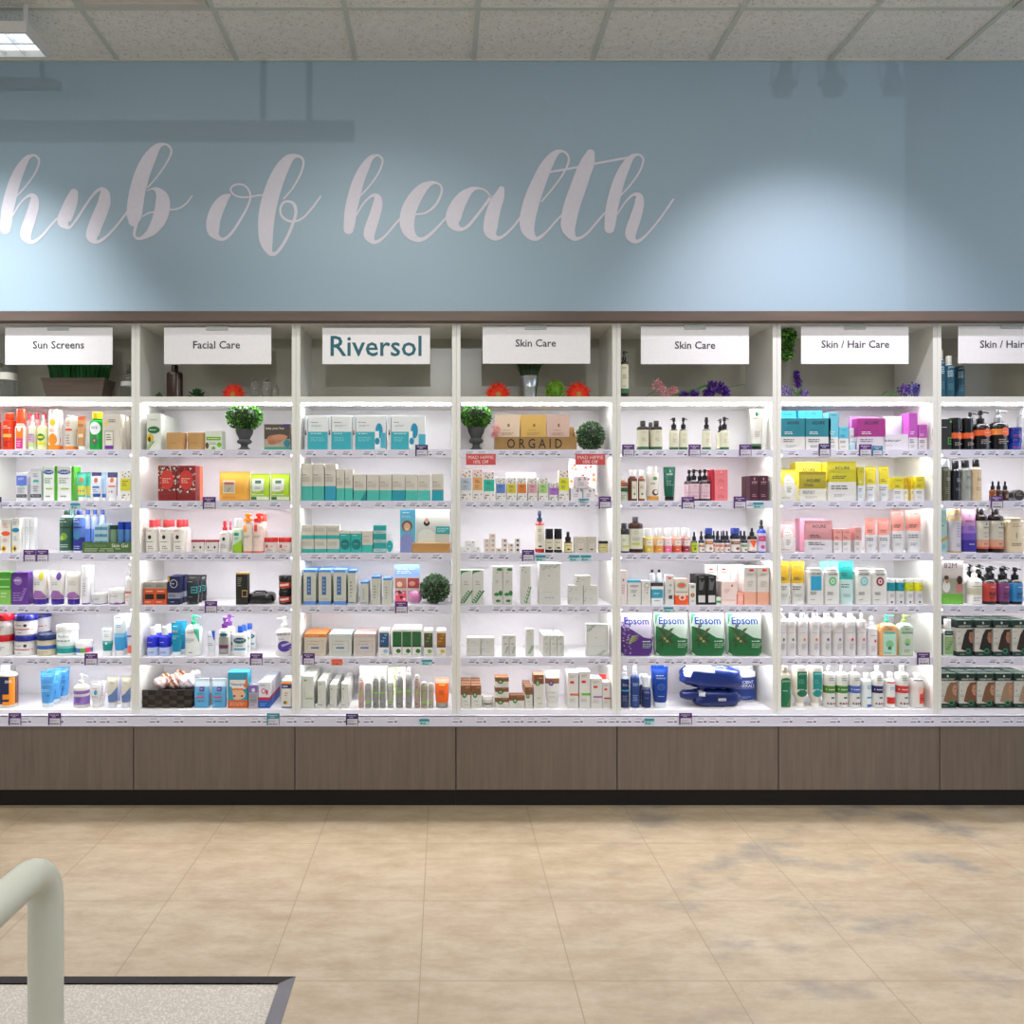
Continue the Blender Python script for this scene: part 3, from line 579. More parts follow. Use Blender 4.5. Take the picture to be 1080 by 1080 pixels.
# ---- sun screens bay
SH(0, 1, 330)
E('bottle', -60, -8, 765, 'orange sunscreen bottle cut off by the edge', 'e8501c:g', cw=.8, cap='f06a2a:g')
E('bottle', 2, 96, 760, 'deep orange spray sunscreen bottle', 'e2481a:g', cf=.14, cw=.7, cap='ee5420:g', D=[('r', 0, .45, .7, .1, 'f2c05a'), ('m', 0, .72, .6, .12, 2, 'ffe9d0'), ('m', 0, .2, .7, .2, 3, '8c2408')])
E('flatbottle', 103, 190, 730, 'white sunscreen bottle with orange cap', 'f6f0ea:g', cf=.36, cw=.8, cap='f2571e:g', D=[('r', 0, .62, .62, .45, 'f08a28'), ('c', 0, .8, .34, .22, 'fff0e0'), ('r', 0, .25, .6, .38, 'd83c8c'), fine(.25, .25, 3, .4, 'f8c8e0')])
E('spray', 203, 262, 775, 'clear green spray with pink label', 'dfe8cf:g', cap='f2f2f2:g', D=[('r', 0, .42, .8, .4, 'd9b0cf'), ('r', 0, .22, .8, .14, 'b8d48a'), fine(.5, .3, 3)])
E('spray', 268, 345, 775, 'clear yellow spray with green round label', 'e6ebb8:g', cap='f2f2f2:g', cw=.4, D=[('c', 0, .5, .72, .28, '3f9c3a'), ('r', 0, .27, .8, .12, 'e4e03a'), ('r', 0, .5, .5, .08, 'f0e050')])
E('flatbottle', 358, 440, 732, 'white family sunscreen bottle with yellow disc', 'f7f5f2:g', cf=.14, cw=.9, cap='f2f0ee:g', b=[(0, .15, 'f09a20')], D=[('c', 0, .78, .5, .18, 'f0d428'), ('c', 0, .3, .8, .34, 'e89a2c'), ('m', 0, .56, .6, .1, 2, 'e8a040')], rows=2)
E('bottle', 478, 560, 775, 'beige sunscreen bottle with orange base', 'ded8cc:g', cf=.04, cw=.7, cap='ded8cc:g', b=[(0, .12, 'f0902a')], D=[('r', 0, .6, .6, .06, 'e85a30'), fine(.76, .14, 2, .5, 'e08050'), fine(.32, .3, 4, .5)], rows=2)
E('tube', 578, 645, 785, 'tan sunscreen tube with white cap', 'd2a070:g', cf=.12, D=[('r', 0, .93, .8, .1, 'e8683a'), fine(.7, .1, 2, .7, '6a4020'), ('r', 0, .35, .55, .12, 'f0d8b0')])
E('bottle', 660, 775, 750, 'bright green sunscreen bottle with yellow cap', '1fae4c:g', cf=.17, cw=.72, cap='f2d020:g', D=[('c', 0, .68, .72, .4, 'f4f6f8'), ('m', 0, .7, .5, .1, 2, '2c4a90'), ('y', [(0, .1), (.25, .3), (0, .48), (-.25, .3)], '5a7a6a'), ('c', 0, .3, .1, .06, 'f0d020')])
E('card', 778, 915, 770, 'beige blister card with a small sunscreen stick', 'd8d1c6', dp=.02, D=[('c', -.3, .75, .2, .13, 'f0d060'), fine(.82, .1, 2, .5, '807868', .1), ('r', -.12, .3, .5, .5, 'b8b4a4'), ('r', -.12, .3, .4, .42, 'e4e2d4'), ('r', -.12, .08, .48, .1, '7a3aa0'), fine(.36, .2, 3, .3, '505050', -.12)], rows=4, rdp=.045, rot=0)
E('bottle', 8, 90, 770, 'red sunscreen bottle standing behind', 'e0382a:g', cw=.7, cap='e83a2a:g', dy=.10, n=1)
E('bottle', 190, 350, 760, 'pink capped sunscreen bottle behind the sprays', 'f0a0a0:g', cw=.6, cap='e03848:g', dy=.12, n=3, gap=6)
SH(0, 2, 470)
E('carton', 122, 208, 205, 'white carton with periwinkle top panel', 'dcdde2', D=[('r', 0, .72, .92, .34, '6f82d8'), ('r', 0, .55, .35, .05, '3cc0b0'), ('r', 0, .18, .9, .11, '202024'), ('t', 'Neutrogena', 0, .18, .7, 'e8e8e8'), fine(.38, .2, 3), ('m', 0, .78, .6, .1, 2, 'd8dcf8')])
E('carton', 232, 315, 175, 'tall grey carton with small teal mark', 'd3d5da', D=[('r', 0, .62, .5, .07, '38b8a8'), ('r', 0, .16, .98, .1, '202024'), ('t', 'Neutrogena', 0, .16, .75, 'e8e8e8'), fine(.8, .12, 3, .5), fine(.38, .2, 3, .5)])
for a, b_, d_ in ((328, 412, 'narrow'), (435, 540, 'wide')):
    E('carton', a, b_, 160, d_+' white carton with lime sides and blue oval', 'eceeec', D=[('e', 0, .84, .95, .13, '1d4f9c'), ('t', 'Cetaphil', 0, .84, .7, 'e8f0f8'), ('r', .05, .36, .6, .035, 'a8d040'), fine(.6, .18, 3, .7, '98b8a0'), fine(.14, .08, 1, .5), ('r', -.49, .5, .04, 1, '60c030')])
    E('carton', b_+2, b_+22, 158, 'lime green carton side beside the '+d_+' carton', '58b828:g', dp=.07, dy=.004, D=[])
E('tube', 575, 650, 203, 'mint and yellow baby sunscreen tube', '58c8b0:g', b=[(.08, .45, 'e0dc60')], cf=.14, D=[('c', 0, .7, .45, .2, 'e08850'), ('c', -.25, .25, .14, .08, 'e85848'), ('c', 0, .25, .14, .08, '4878c0'), ('c', .25, .25, .14, .08, '48a850')])
E('tube', 648, 686, 203, 'narrow mint sunscreen tube', '60c8b0:g', b=[(.08, .45, 'dcd860')], dy=.02)
E('tube', 686, 762, 203, 'white and navy sunscreen tube', 'e4e8f2:g', b=[(.0, .14, '2a5aa8'), (.85, 1, '4a3a80')], cf=.14, D=[('c', 0, .68, .4, .22, 'c07868'), ('r', 0, .4, .7, .08, '5080c8'), fine(.25, .15, 2, .6, '5888c0')])
E('tube', 765, 806, 205, 'narrow pale blue sunscreen tube', 'b8d0ec:g', b=[(0, .15, '3a6ab8')], dy=.02)
E('tube', 806, 885, 203, 'white sunscreen tube with navy and red frame', 'eceaf0:g', b=[(.8, 1, '38386c')], cf=.1, D=[('c', 0, .7, .4, .2, 'd88050'), ('r', 0, .46, .7, .06, 'e87860'), ('c', -.25, .25, .15, .09, 'e87040'), ('c', .05, .25, .15, .09, '50a860'), ('r', .46, .45, .05, .7, '484880')])
E('carton', 915, 993, 190, 'floral white carton with yellow label', 'eeece6', D=[('r', 0, .54, .98, .4, 'ded83a'), ('F', 0, .86, .8, .2, FL, 7), ('F', 0, .16, .8, .26, FL, 7), fine(.58, .2, 3, .6, '6a6a30')])
SH(0, 3, 470)
E('carton', 7, 83, 562, 'white carton with orange oval and sunflower', 'e4e0d8', D=[('e', 0, .58, .9, .14, 'e8683c'), ('c', -.2, .12, .5, .17, 'e0b020'), ('c', -.2, .12, .25, .09, '4a2c14'), fine(.82, .16, 3, .5, 'e0907a'), fine(.38, .12, 2, .5, 'e0907a')])
E('carton', 90, 150, 553, 'white carton with blue oval and sunflower', 'e2e0da', D=[('e', 0, .66, .96, .13, '2890b0'), ('c', -.15, .12, .6, .18, 'e0c030'), ('c', -.1, .12, .3, .1, '1c3c5c'), fine(.85, .12, 2, .6, '80b0c0'), fine(.42, .14, 3, .5, '80b0c0')])
E('carton', 156, 262, 548, 'plain white carton', 'edeeef', n=3, gap=2, dy=.02, D=[fine(.5, .5, 6, .5, 'd0dae0')])
E('bottle', 432, 535, 490, 'tall shower gel bottle with dark green label', 'e8ecf0:g', cf=.11, cw=.42, cap='2c4a40:g', b=[(.05, .93, '3f6a58')], D=[('r', 0, .66, .96, .04, '243c34'), ('c', 0, .42, .5, .2, '86b048'), ('c', -.14, .38, .3, .12, 'b8cc60'), fine(.18, .1, 2, .6, 'c0d0c8'), ('m', 0, .84, .7, .14, 2, 'c8dcd0')])
E('bottle', 540, 625, 490, 'tall shower gel bottle with blue label', 'e8ecf4:g', cf=.11, cw=.5, cap='1c3f90:g', b=[(.05, .4, '3a3f98'), (.4, .93, '5a7cc0')], D=[('r', 0, .66, .96, .04, '2a3878'), ('c', 0, .45, .6, .22, '4a90b8'), fine(.14, .1, 2, .6, 'c0c8f0'), ('m', 0, .84, .7, .14, 2, 'd0dcf4')])
E('bottle', 520, 568, 490, 'bottle with teal cap behind', 'b8d4d0:g', cf=.11, cw=.7, cap='4e8c84:g', dy=.11)
E('bottle', 628, 795, 488, 'pale blue bottle behind the gel tray', 'b8c6ec:g', cf=.11, cw=.6, cap='2452b4:g', n=3, dy=.12, gap=4, b=[(.1, .6, '6a90d8')])
SH(0, 3, 470)
# gel tray with its cardboard front
t = empty('display_tray', (X(812/7.2, YF-.014), YF-.02, SHZ[3]+.0005)); tag(t, 'olive green cardboard counter tray reading Skin Gel', 'tray')
hw = (X(995/7.2, YF)-X(630/7.2, YF))/2; hh = Z(470+735/7.2, YF-.02)-SHZ[3]
m = MB(); m.box(-hw, hw, 0, .003, 0, hh, '5c7c48'); deco(m, [('t', 'Skin Gel', .28, .7, .34, 'e4ecd8'), ('t', 'Duo Nature', -.22, .72, .42, '86a070'), ('m', 0, .3, .9, .36, 2, 'b8c8a8')], hw*2, hh, lambda x, z: 0); m.build('tray_front', t)
m = MB(); m.box(-hw, hw, .003, .1, 0, .002, '4c6c3c'); m.box(-hw, -hw+.002, .003, .1, .002, hh, '4c6c3c'); m.box(hw-.002, hw, .003, .1, .002, hh, '4c6c3c'); m.build('tray_base', t)
E('jar', 826, 884, 606, 'small gel jar with dark green lid in the tray', '7c9c80:g', cap='1f4a3a:g', cf=.15, cw=1.0, up=4, dy=.0, dp=.035, b=[(0, 1, '7c9c80')])
E('jar', 886, 990, 580, 'small gel jar with blue lid in the tray', '5c8cc4:g', cap='2048a8:g', cf=.25, n=2, up=4, dp=.035)
E('carton', 715, 822, 600, 'pale blue gel carton lying in the tray', 'b4d0dc', up=4, lv=4, dp=.05, D=[('r', 0, .4, .9, .4, '5c9cb8'), ('c', .0, .5, .06, .3, '203040')])
SH(0, 4, 470)
E('carton', -10, 83, 962, 'leaf green carton cut by the left edge', '58a83a', b=[(0, .45, '8cc060')], D=[('t', 'REPLENISH', .02, .78, .8, 'd8ecc8'), ('r', 0, .55, .8, .03, 'c8e8b0'), fine(.3, .2, 2, .6, 'c8e4b0')])
E('carton', 87, 215, 965, 'purple carton with pale round emblem', '6a3c94', D=[('c', -.1, .74, .5, .26, '9a7cb8'), ('m', -.1, .76, .5, .06, 1, 'e8e0f0'), ('L', .2, .3, .5, .4, 'a888c4'), fine(.25, .3, 4, .6, 'a890c8', -.1)])
for a, b_, c_, d_ in ((230, 345, 'c8c030', 'yellow'), (365, 480, '6a48a0', 'violet')):
    E('tube', a, b_, 945, 'grey-white cream tube with '+d_+' disc', 'dfdcd6:g', cf=.16, cw=.74, cap='3c2490:g', D=[('c', .12, .78, .34, .28, c_), fine(.52, .12, 2, .6, '8ca0a8'), ('y', [(-.42, .1), (-.2, .3), (0, .16), (.2, .28), (.42, .12), (.42, .02), (-.42, .02)], 'a070a8')])
E('tube', 330, 372, 950, 'white cream tube with purple cap behind', 'f0e6ec:g', cf=.16, cap='4a2ca0:g', dy=.05, D=[('r', 0, .5, .6, .3, 'e0c850')])
E('tube', 490, 600, 950, 'grey-white cream tube without a disc', 'dcd9d2:g', cf=.16, cw=.74, cap='3c2490:g', D=[fine(.55, .16, 3, .6, 'a0a098'), ('y', [(-.42, .1), (-.2, .24), (0, .14), (.2, .26), (.42, .12), (.42, .02), (-.42, .02)], 'a070a8')])
E('bottle', 610, 670, 915, 'slim white bottle with purple wave at its foot', 'e6e6e8:g', cf=.3, cw=.92, cap='f4f4f4:g', b=[(0, .06, '8050a0')], D=[fine(.55, .5, 6, .5, 'a8a8b0')])
E('bottle', 668, 708, 912, 'slim white bottle behind the purple waved one', 'f4f4f6:g', cf=.3, cw=.92, cap='fafafa:g', dy=.06)
E('jar', 680, 795, 1124, 'low white cream jar with purple foot', 'd9dad9:g', cap='eaeaea:g', cf=.22, b=[(0, .1, '8a50a0')], D=[fine(.6, .2, 2, .5)])
E('jar', 800, 940, 1092, 'larger white cream jar with purple flowers', 'e2e2e0:g', cap='f4f4f4:g', cf=.24, D=[('y', [(-.45, .0), (-.35, .15), (-.1, .08), (.1, .2), (.3, .1), (.45, .22), (.45, 0)], '8a58a4'), fine(.7, .14, 1, .6)])
E('pump', 940, 1000, 900, 'white pump bottle with orange print', 'eceaea:g', cap='f4f4f4:g', D=[('r', 0, .42, .8, .06, 'e07048'), fine(.2, .2, 3, .6, 'e0a090')])
SH(0, 5, 620)
E('tub', -60, 68, 208, 'white cream tub with red lid', 'e9e7e4:g', lv=2, cap='c8202c:g', cf=.3, D=[fine(.5, .3, 3, .5)])
E('tub', 70, 240, 213, 'white cream tub with navy lid', 'eae8e8:g', lv=2, cap='2b2d86:g', cf=.27, D=[('r', 0, .42, .84, .06, 'c83838'), ('t', 'Eucerin', -.12, .7, .3, '303040'), ('c', .18, .68, .14, .2, '404040'), fine(.2, .12, 1, .3)])
E('tub', 178, 345, 203, 'white cream tub with navy lid in the row behind', 'eae8e8:g', lv=2, cap='2b2d86:g', cf=.2, D=[('r', 0, .42, .84, .06, 'd04858')], dy=.12)
E('tub', 242, 398, 362, 'cream tub with navy lid and blue band', 'd8d0b4:g', cap='22386c:g', cf=.25, b=[(.42, .66, '3a68b4')], D=[fine(.2, .2, 3, .5, 'a09878')])
E('tub', 393, 555, 292, 'tall white tub fading to teal', 'ecefee:g', cap='f2f2f0:g', cf=.17, b=[(.1, .3, '1f9c98'), (.3, .4, '7cc4c0')], D=[('t', 'MooGoo', 0, .78, .5, '205058'), fine(.6, .1, 1, .6, '409090')])
E('tub', 545, 675, 412, 'short white tub with multicoloured band', 'f0f0ee:g', cap='f6f6f6:g', cf=.34, b=[(.35, .8, '3d7cc0')], D=[('r', .12, .58, .25, .42, '60b040'), ('r', .36, .6, .2, .5, 'e04870')])
E('tube', 760, 852, 300, 'white tube fading to teal, shorter one', 'ecefef:g', cf=.14, b=[(.05, .35, '189c98'), (.35, .45, '70c0c0')], cap='f4f4f4:g', D=[('m', 0, .85, .6, .06, 1, '205878'), fine(.65, .1, 2, .4, '70a8a8'), ('c', 0, .35, .2, .1, 'e0f4f4')])
E('tube', 850, 948, 215, 'tall white tube fading to sky blue', 'e6eff4:g', cf=.14, b=[(0, .38, '48a8dc'), (.38, .5, '8cc8e8')], cap='f4f4f4:g', rows=3, rdp=.05, D=[('m', 0, .93, .8, .05, 1, '28488c'), fine(.7, .1, 2, .4, '88b0c8')])
E('tube', 960, 1002, 300, 'pale tube with coral base by the divider', 'e8e4f0:g', cf=.1, b=[(0, .3, 'f07868')], D=[('r', 0, .65, .8, .06, '4468c0')])
SH(0, 6, 620)
E('flatbottle', -78, 102, 597, 'large white bottle with navy and orange label', 'e6e2d6:g', cf=.14, cw=.34, cap='ecebe8:g', b=[(.1, .86, '1c2c5c')], D=[('r', .4, .46, .2, .76, 'f09a28'), ('t', 'on', .26, .72, .24, 'f2f2ee'), ('r', .2, .3, .3, .14, 'f09a28'), ('r', .2, .12, .3, .1, 'f09a28')])
for q, (a, b_, yt_, dy_, ph) in enumerate(((287, 405, 640, 0, 'front one'), (335, 455, 624, .07, 'middle one'), (412, 515, 606, .14, 'rear one'))):
    E('tube', a, b_, yt_, 'sky blue lotion tube, '+ph, '5aa4dc:g', cf=.13, cap='dfe8ee:g', dy=dy_, D=[('m', 0, .84, .6, .06, 1, 'd0e8f8'), ('t', 'lotion', 0, .6, .62, '8cc4ec'), fine(.4, .08, 2, .6, 'b0d4ec'), ('c', .15, .24, .2, .07, '3a80b8')])
E('pump', 540, 655, 665, 'cream pump bottle with lilac label', 'd9d7cc:g', cap='e4e2da:g', cf=.3, cw=.34, b=[(.12, .48, '9a7cc0'), (.58, .72, '8a68b4')], D=[fine(.32, .2, 3, .5, '6a4c98')])
E('tube', 680, 766, 705, 'white tube with blue water drop', 'e4e6e8:g', cf=.17, cap='f0f0f0:g', D=[('m', 0, .9, .7, .05, 1, '304060'), ('e', 0, .46, .3, .22, '38a0c8'), ('m', 0, .62, .6, .08, 1, 'e07850'), ('m', 0, .28, .7, .1, 2, 'e08870')])
E('tube', 764, 797, 705, 'narrow white tube with pink print behind', 'f0f0f4:g', cf=.17, dy=.04, D=[fine(.5, .5, 5, .5, 'e090b0')])
E('tube', 800, 890, 675, 'cream tube with slanted blue foot', 'dddacb:g', cf=.14, cap='e8ecf0:g', D=[('y', [(-.4, .05), (.4, .05), (.44, .6), (0, .36), (-.4, .25)], '7088b8'), fine(.75, .1, 2, .4, 'a0a090')], n=1)
E('tube', 905, 990, 675, 'cream tube with slanted blue foot by the divider', 'dddacb:g', cf=.14, cap='e8ecf0:g', D=[('y', [(-.4, .05), (.4, .05), (.44, .6), (0, .36), (-.4, .25)], '7088b8'), fine(.75, .1, 2, .4, 'a0a090')])
E('tube', 878, 918, 680, 'lavender tube between the slanted blue tubes', 'b8bce0:g', cf=.14, dy=.06)
# ---- facial care bay
SH(1, 1, 330)
E('carton', 88, 180, 640, 'white herbal carton with green oval', 'dfe3da', rows=4, rdp=.055, dp=.055, D=[('e', 0, .56, .85, .2, '2e7848'), ('m', 0, .56, .6, .06, 1, 'd8ecd8'), ('c', -.25, .34, .5, .24, 'd8c040'), ('c', -.3, .3, .2, .14, '4a3418'), ('L', -.25, .12, .7, .24, '78a838'), fine(.84, .08, 1, .5, 'b8c8b0')])
E('roundbox', 205, 325, 757, 'light wood box', 'c39c66', D=[fine(.42, .06, 1, .5, '8c6838')], dp=.06)
E('roundbox', 338, 455, 757, 'light wood box beside the green and white carton', 'c39c66', D=[fine(.42, .06, 1, .5, '8c6838')], dp=.06)
E('carton', 458, 566, 747, 'white carton with lime label and round marks', 'e2e6da', D=[('r', 0, .6, .85, .18, '80b82c'), ('c', -.38, .24, .2, .34, '6a5038'), ('c', 0, .1, .24, .2, '7cbc30'), ('c', .35, .28, .28, .26, '7cbc30'), ('m', 0, .6, .7, .08, 1, 'e8f0d0'), fine(.35, .12, 2, .5)])
E('card', 832, 998, 703, 'flat carton printed with bare feet', 'b8b0a0', dp=.03, b=[(0, .12, '48a890')], D=[('r', 0, .7, .98, .55, '5c5348'), ('e', -.1, .42, .6, .32, 'c08868'), ('e', .1, .5, .6, .2, 'cc9878'), ('e', -.2, .3, .3, .16, 'b87858'), ('t', 'baby your feet', -.08, .82, .7, 'e8e4dc'), ('r', .36, .94, .26, .1, '5a3590'), ('c', .38, .26, .26, .28, '3f8ca0')], cat='box', name='foot_mask_carton')
SH(1, 2, 470)
E('carton', 160, 277, 128, 'red floral gift carton', '8f2c2c', n=1, b=[(0, .18, '8c1c1c')], D=[('F', 0, .62, .95, .7, ['f0ece4', 'c04838', 'e8e4dc', '6c1c1c', 'dcd8cc', 'a8b0a0'], 70), ('e', 0, .6, .74, .56, 'd0433c'), fine(.58, .16, 3, .5, 'f0c8b8')])
E('carton', 279, 398, 128, 'red floral gift carton beside the shelf gap', '8f2c2c', n=1, b=[(0, .18, '8c1c1c')], D=[('F', 0, .6, .95, .7, ['f0ece4', 'c04838', 'e8e4dc', '6c1c1c', 'dcd8cc', 'a8b0a0'], 70), ('e', 0, .6, .74, .56, 'd0433c'), fine(.58, .16, 3, .5, 'f0c8b8')])
E('carton', 398, 408, 128, 'coral carton behind the floral cartons', 'f08868', dy=.03, dp=.09)
E('pouch', 540, 736, 165, 'orange wipes pouch with square label', 'eab24e:g', dp=.05, D=[('r', -.15, .48, .4, .44, 'f0e4c8'), ('r', -.15, .48, .34, .36, 'c8c0b0'), ('r', -.15, .6, .3, .07, 'c04830'), ('L', -.15, .38, .16, .12, '4a8038'), ('t', "BURT'S BEES", -.15, .12, .42, 'c87030')])
for a, b_, q in ((740, 862, ''), (868, 990, ' by the divider')):
    E('pouch', a, b_, 178, 'lime green wipes pouch with white label'+q, 'b8d83c:g', dp=.05, D=[('r', -.08, .52, .62, .6, 'e8ece4'), ('r', -.08, .7, .32, .12, '2f6c50'), ('y', [(-.36, .24), (.22, .26), (.22, .42), (-.2, .26)], '9cc828'), ('r', 0, .1, .96, .12, 'e8ecdc'), ('r', -.3, .1, .3, .1, '2f6c50'), fine(.48, .1, 2, .3, G, -.08)])
SH(1, 3, 470)
for q, a in enumerate((75, 165, 250)):
    E('flatbottle', a, a+80, 470, 'clear toner bottle with red cap'+run_phrase(q, 3), 'dcd8d0:g', cf=.22, cw=.5, cap='d8484c:g', D=[('r', 0, .5, .8, .8, 'e8e5dc'), ('c', -.1, .6, .28, .16, '303030'), ('m', -.08, .84, .5, .06, 1, 'd05048'), ('m', -.08, .42, .6, .05, 1, K), fine(.2, .16, 2, .5, G)])
    E('flatbottle', a+44, a+112 if q < 2 else a+112, 468, 'clear toner bottle with red cap in the second row'+run_phrase(q, 3), 'e2dcd8:g', cf=.22, cw=.5, cap='e04a50:g', dy=.07)
E('jar', 360, 540, 598, 'low white jar with dark red lid', 'dcd8d2:g', n=2, gap=2, cap='a82838:g', cf=.16, dp=.05, D=[('c', -.2, .5, .12, .25, '282828'), ('c', .25, .5, .12, .25, '282828'), fine(.2, .12, 1, .6)])
E('spray', 545, 606, 478, 'clear mist bottle with red nozzle', 'e4e0dc:g', cap='d84048:g', cf=.3, D=[('c', 0, .6, .3, .16, '303030'), ('m', 0, .8, .6, .05, 1, 'd05048'), fine(.3, .2, 3, .6)])
E('spray', 598, 632, 478, 'clear mist bottle with pink nozzle behind', 'ece6e4:g', cap='e86878:g', cf=.3, dy=.06)
E('bottle', 625, 690, 462, 'green foaming cleanser bottle with clear cap', 'cfe8d0:g', cf=.26, cw=.66, cap='f0f2f2:g', b=[(.0, .3, '9cc82c')], D=[('r', -.05, .72, .5, .12, '30a080'), ('y', [(-.45, .1), (.45, .1), (.45, .5), (-.45, .25)], '9cc828'), fine(.55, .12, 2, .5, G)])
E('pump', 692, 755, 430, 'white cleanser pump with amber cap', 'ecddce:g', cf=.21, cw=.9, cap='f49a28:g', D=[('m', 0, .5, .7, .1, 2, G), ('r', -.2, .8, .3, .3, 'f0a040')], b=[(0, .05, 'e8885c')])
E('pump', 757, 825, 430, 'white cleanser pump with red cap', 'f0dad0:g', cf=.21, cw=.9, cap='ec4030:g', D=[('m', 0, .5, .7, .1, 2, G), ('r', -.2, .82, .3, .3, 'e85040')], b=[(0, .05, 'e8785c')])
E('bottle', 815, 848, 432, 'white cleanser bottle with red cap behind', 'f4e4dc:g', cf=.2, cw=.9, cap='f05a40:g', dy=.07)
E('jar', 825, 1002, 583, 'white cream box with red lid', 'e6ded8:g', n=2, gap=2, cap='d43c38:g', cf=.3, dp=.055, D=[('c', -.25, .6, .2, .36, 'd84838'), fine(.25, .2, 2, .5), fine(.6, .2, 1, .3, 'e08878', .15)])
SH(1, 4, 470)
E('carton', 70, 215, 865, 'grey carton with orange and black front', 'aaa69e', n=2, rows=2, rdp=.06, b=[(0, .72, 'd8622c')], D=[('r', 0, .36, .8, .24, '3c2418'), ('e', 0, .36, .6, .16, '1c1410'), ('m', 0, .12, .8, .08, 1, 'e8d8cc'), ('m', 0, .6, .6, .08, 1, 'f4dcc8'), ('m', 0, .84, .8, .12, 2, '7c7870')])
E('carton', 220, 300, 828, 'navy carton with silver band', '1e2454', rows=2, rdp=.06, b=[(.22, .42, '9ca0ac')], D=[('c', 0, .74, .6, .3, 'd8dce8'), ('c', 0, .74, .52, .26, '1e2454'), ('m', 0, .74, .4, .06, 1, 'e8ecf4'), ('r', -.4, .9, .12, .16, 'e8c030'), ('m', 0, .32, .8, .1, 2, '30344c'), ('m', 0, .1, .5, .05, 1, 'c0c8e0')])
for q, (a, dy_) in enumerate(((335, 0), (362, .07), (390, .14))):
    E('tube', a, a+(77 if q == 0 else 72), 820, 'black tube with turquoise square, '+['front', 'middle', 'rear'][q]+' one', '35383c:g', cf=.16, cw=.9, cap='2c2e32:g', dy=dy_, D=[('r', .18, .4, .5, .26, '20a8b0'), ('r', .18, .4, .4, .2, '2c3034'), ('m', .18, .4, .3, .06, 1, '60d0d8'), ('m', -.1, .72, .6, .04, 1, 'a0a8ac'), ('m', 0, .12, .6, .04, 1, '909090')])
E('carton', 652, 728, 806, 'tall black carton with gold square', '27261f', b=[(.95, 1, 'c0a060')], D=[('r', .25, .35, .45, .22, 'c8ac60'), ('r', .25, .35, .36, .16, '27261f'), ('m', -.15, .72, .4, .3, 5, 'a8a490')])
E('jar', 915, 1003, 826, 'black hair wax jar with red label', '1f1c1c:g', lv=2, cap='1a1a1c:g', cf=.35, b=[(.1, .88, '201c1c')], D=[('r', 0, .55, .86, .56, 'c84434'), ('y', [(-.35, .6), (.3, .72), (.3, .5), (-.35, .4)], 'f0d8d0'), ('m', 0, .2, .6, .1, 1, 'e8a090')])
SH(1, 5, 600)
E('bottle', 78, 230, 372, 'two-tone blue eye remover bottle', 'c8d4f4:g', n=2, rows=2, rdp=.06, cf=.28, cw=.55, cap='f0f2f6:g', b=[(.42, 1, '1c2cc8')], D=[('m', -.1, .66, .4, .06, 1, 'd0d8ff'), ('m', 0, .18, .5, .1, 2, '5060a0'), ('r', 0, .45, .9, .06, '2838d0')])
E('tube', 235, 308, 345, 'teal face cream tube', '1d98b8:g', cf=.13, cap='e4eef0:g', rows=2, rdp=.06, D=[('t', 'face', -.1, .72, .5, 'e0946c'), ('m', 0, .88, .6, .05, 1, 'c8ecf4'), fine(.5, .14, 3, .6, '90d0e0')])
E('pump', 322, 424, 298, 'white and mint cleanser pump bottle', 'ecefec:g', cf=.24, cw=.36, cap='3cb488:g', e=3.0, D=[('y', [(.02, .98), (.44, .98), (.44, .42)], '48b898'), ('t', 'CeraVe', -.06, .76, .7, '3a4044'), fine(.5, .14, 3, .6, '90a8a0', -.1), fine(.12, .08, 1, .4)])
E('tube', 465, 522, 388, 'small white tube with blue corner', 'e8ecf2:g', cf=.16, cap='f0f2f4:g', D=[('y', [(0, .95), (.42, .95), (.4, .5), (.25, .6)], '2c5cc0'), ('m', -.05, .7, .6, .06, 1, '4464a8'), fine(.35, .16, 2, .5)])
E('pump', 535, 612, 308, 'white bottle with purple pump and grey label', 'e9e7ea:g', cf=.29, cw=.5, cap='84509c:g', rows=2, rdp=.07, D=[('r', 0, .48, .78, .82, '9c9c94'), ('e', 0, .76, .7, .15, '7cb040'), ('e', 0, .76, .6, .1, '1d4f9c'), ('r', 0, .34, .78, .12, '6a3058'), fine(.2, .1, 2, .5, 'd0d0cc')])
for q, (a, dy_, yt_) in enumerate(((628, 0, 365), (658, .08, 358), (692, .16, 350))):
    E('flatbottle', a, a+(94 if q == 0 else 84), yt_, 'white lotion bottle with blue cap, '+['front', 'middle', 'rear'][q]+' one', 'eceeee:g', cf=.22, cw=.38, cap='2c62c0:g', dy=dy_, D=[('e', 0, .66, .88, .28, '6ab83c'), ('e', 0, .68, .84, .22, '17488c'), ('t', 'Cetaphil', 0, .68, .62, 'e4f0f8'), ('r', 0, .3, .8, .08, '58a8d0'), fine(.45, .08, 1, .6)])
E('pump', 895, 1006, 310, 'white cleanser pump bottle with purple oval', 'e6e3e6:g', cf=.3, cw=.36, cap='eceaec:g', side=-1, D=[('t', 'Spectro', -.02, .8, .84, '3c3a44'), ('e', .08, .36, .78, .4, '6048a8'), ('y', [(-.1, .42), (.4, .5), (.4, .44), (-.05, .34)], 'c8b8e0'), fine(.62, .06, 1, .5)])
SH(1, 6, 600)
for q, a in enumerate((386, 496)):
    for r in range(4):
        E('pouch', a+r*0, a+92, 700-2*r, 'light blue wipes pack hanging card'+['', ''][q]+(', left stack' if q == 0 else ', right stack')+(', front' if r == 0 else ', '+ORD[r+1]+' back'), 'a8d4ea:g', dy=r*.05, dp=.03, b=[(0, .74, '6cb4dc'), (.74, 1, 'd4e4ee')], D=[('r', .06, .66, .34, .16, '6c5498'), ('m', .06, .66, .24, .04, 1, 'f0e4f4'), ('r', -.05, .38, .6, .05, 'd8507c'), fine(.24, .08, 1, .5, '386890'), fine(.5, .06, 1, .5, '386890')], name='wipes_pack')
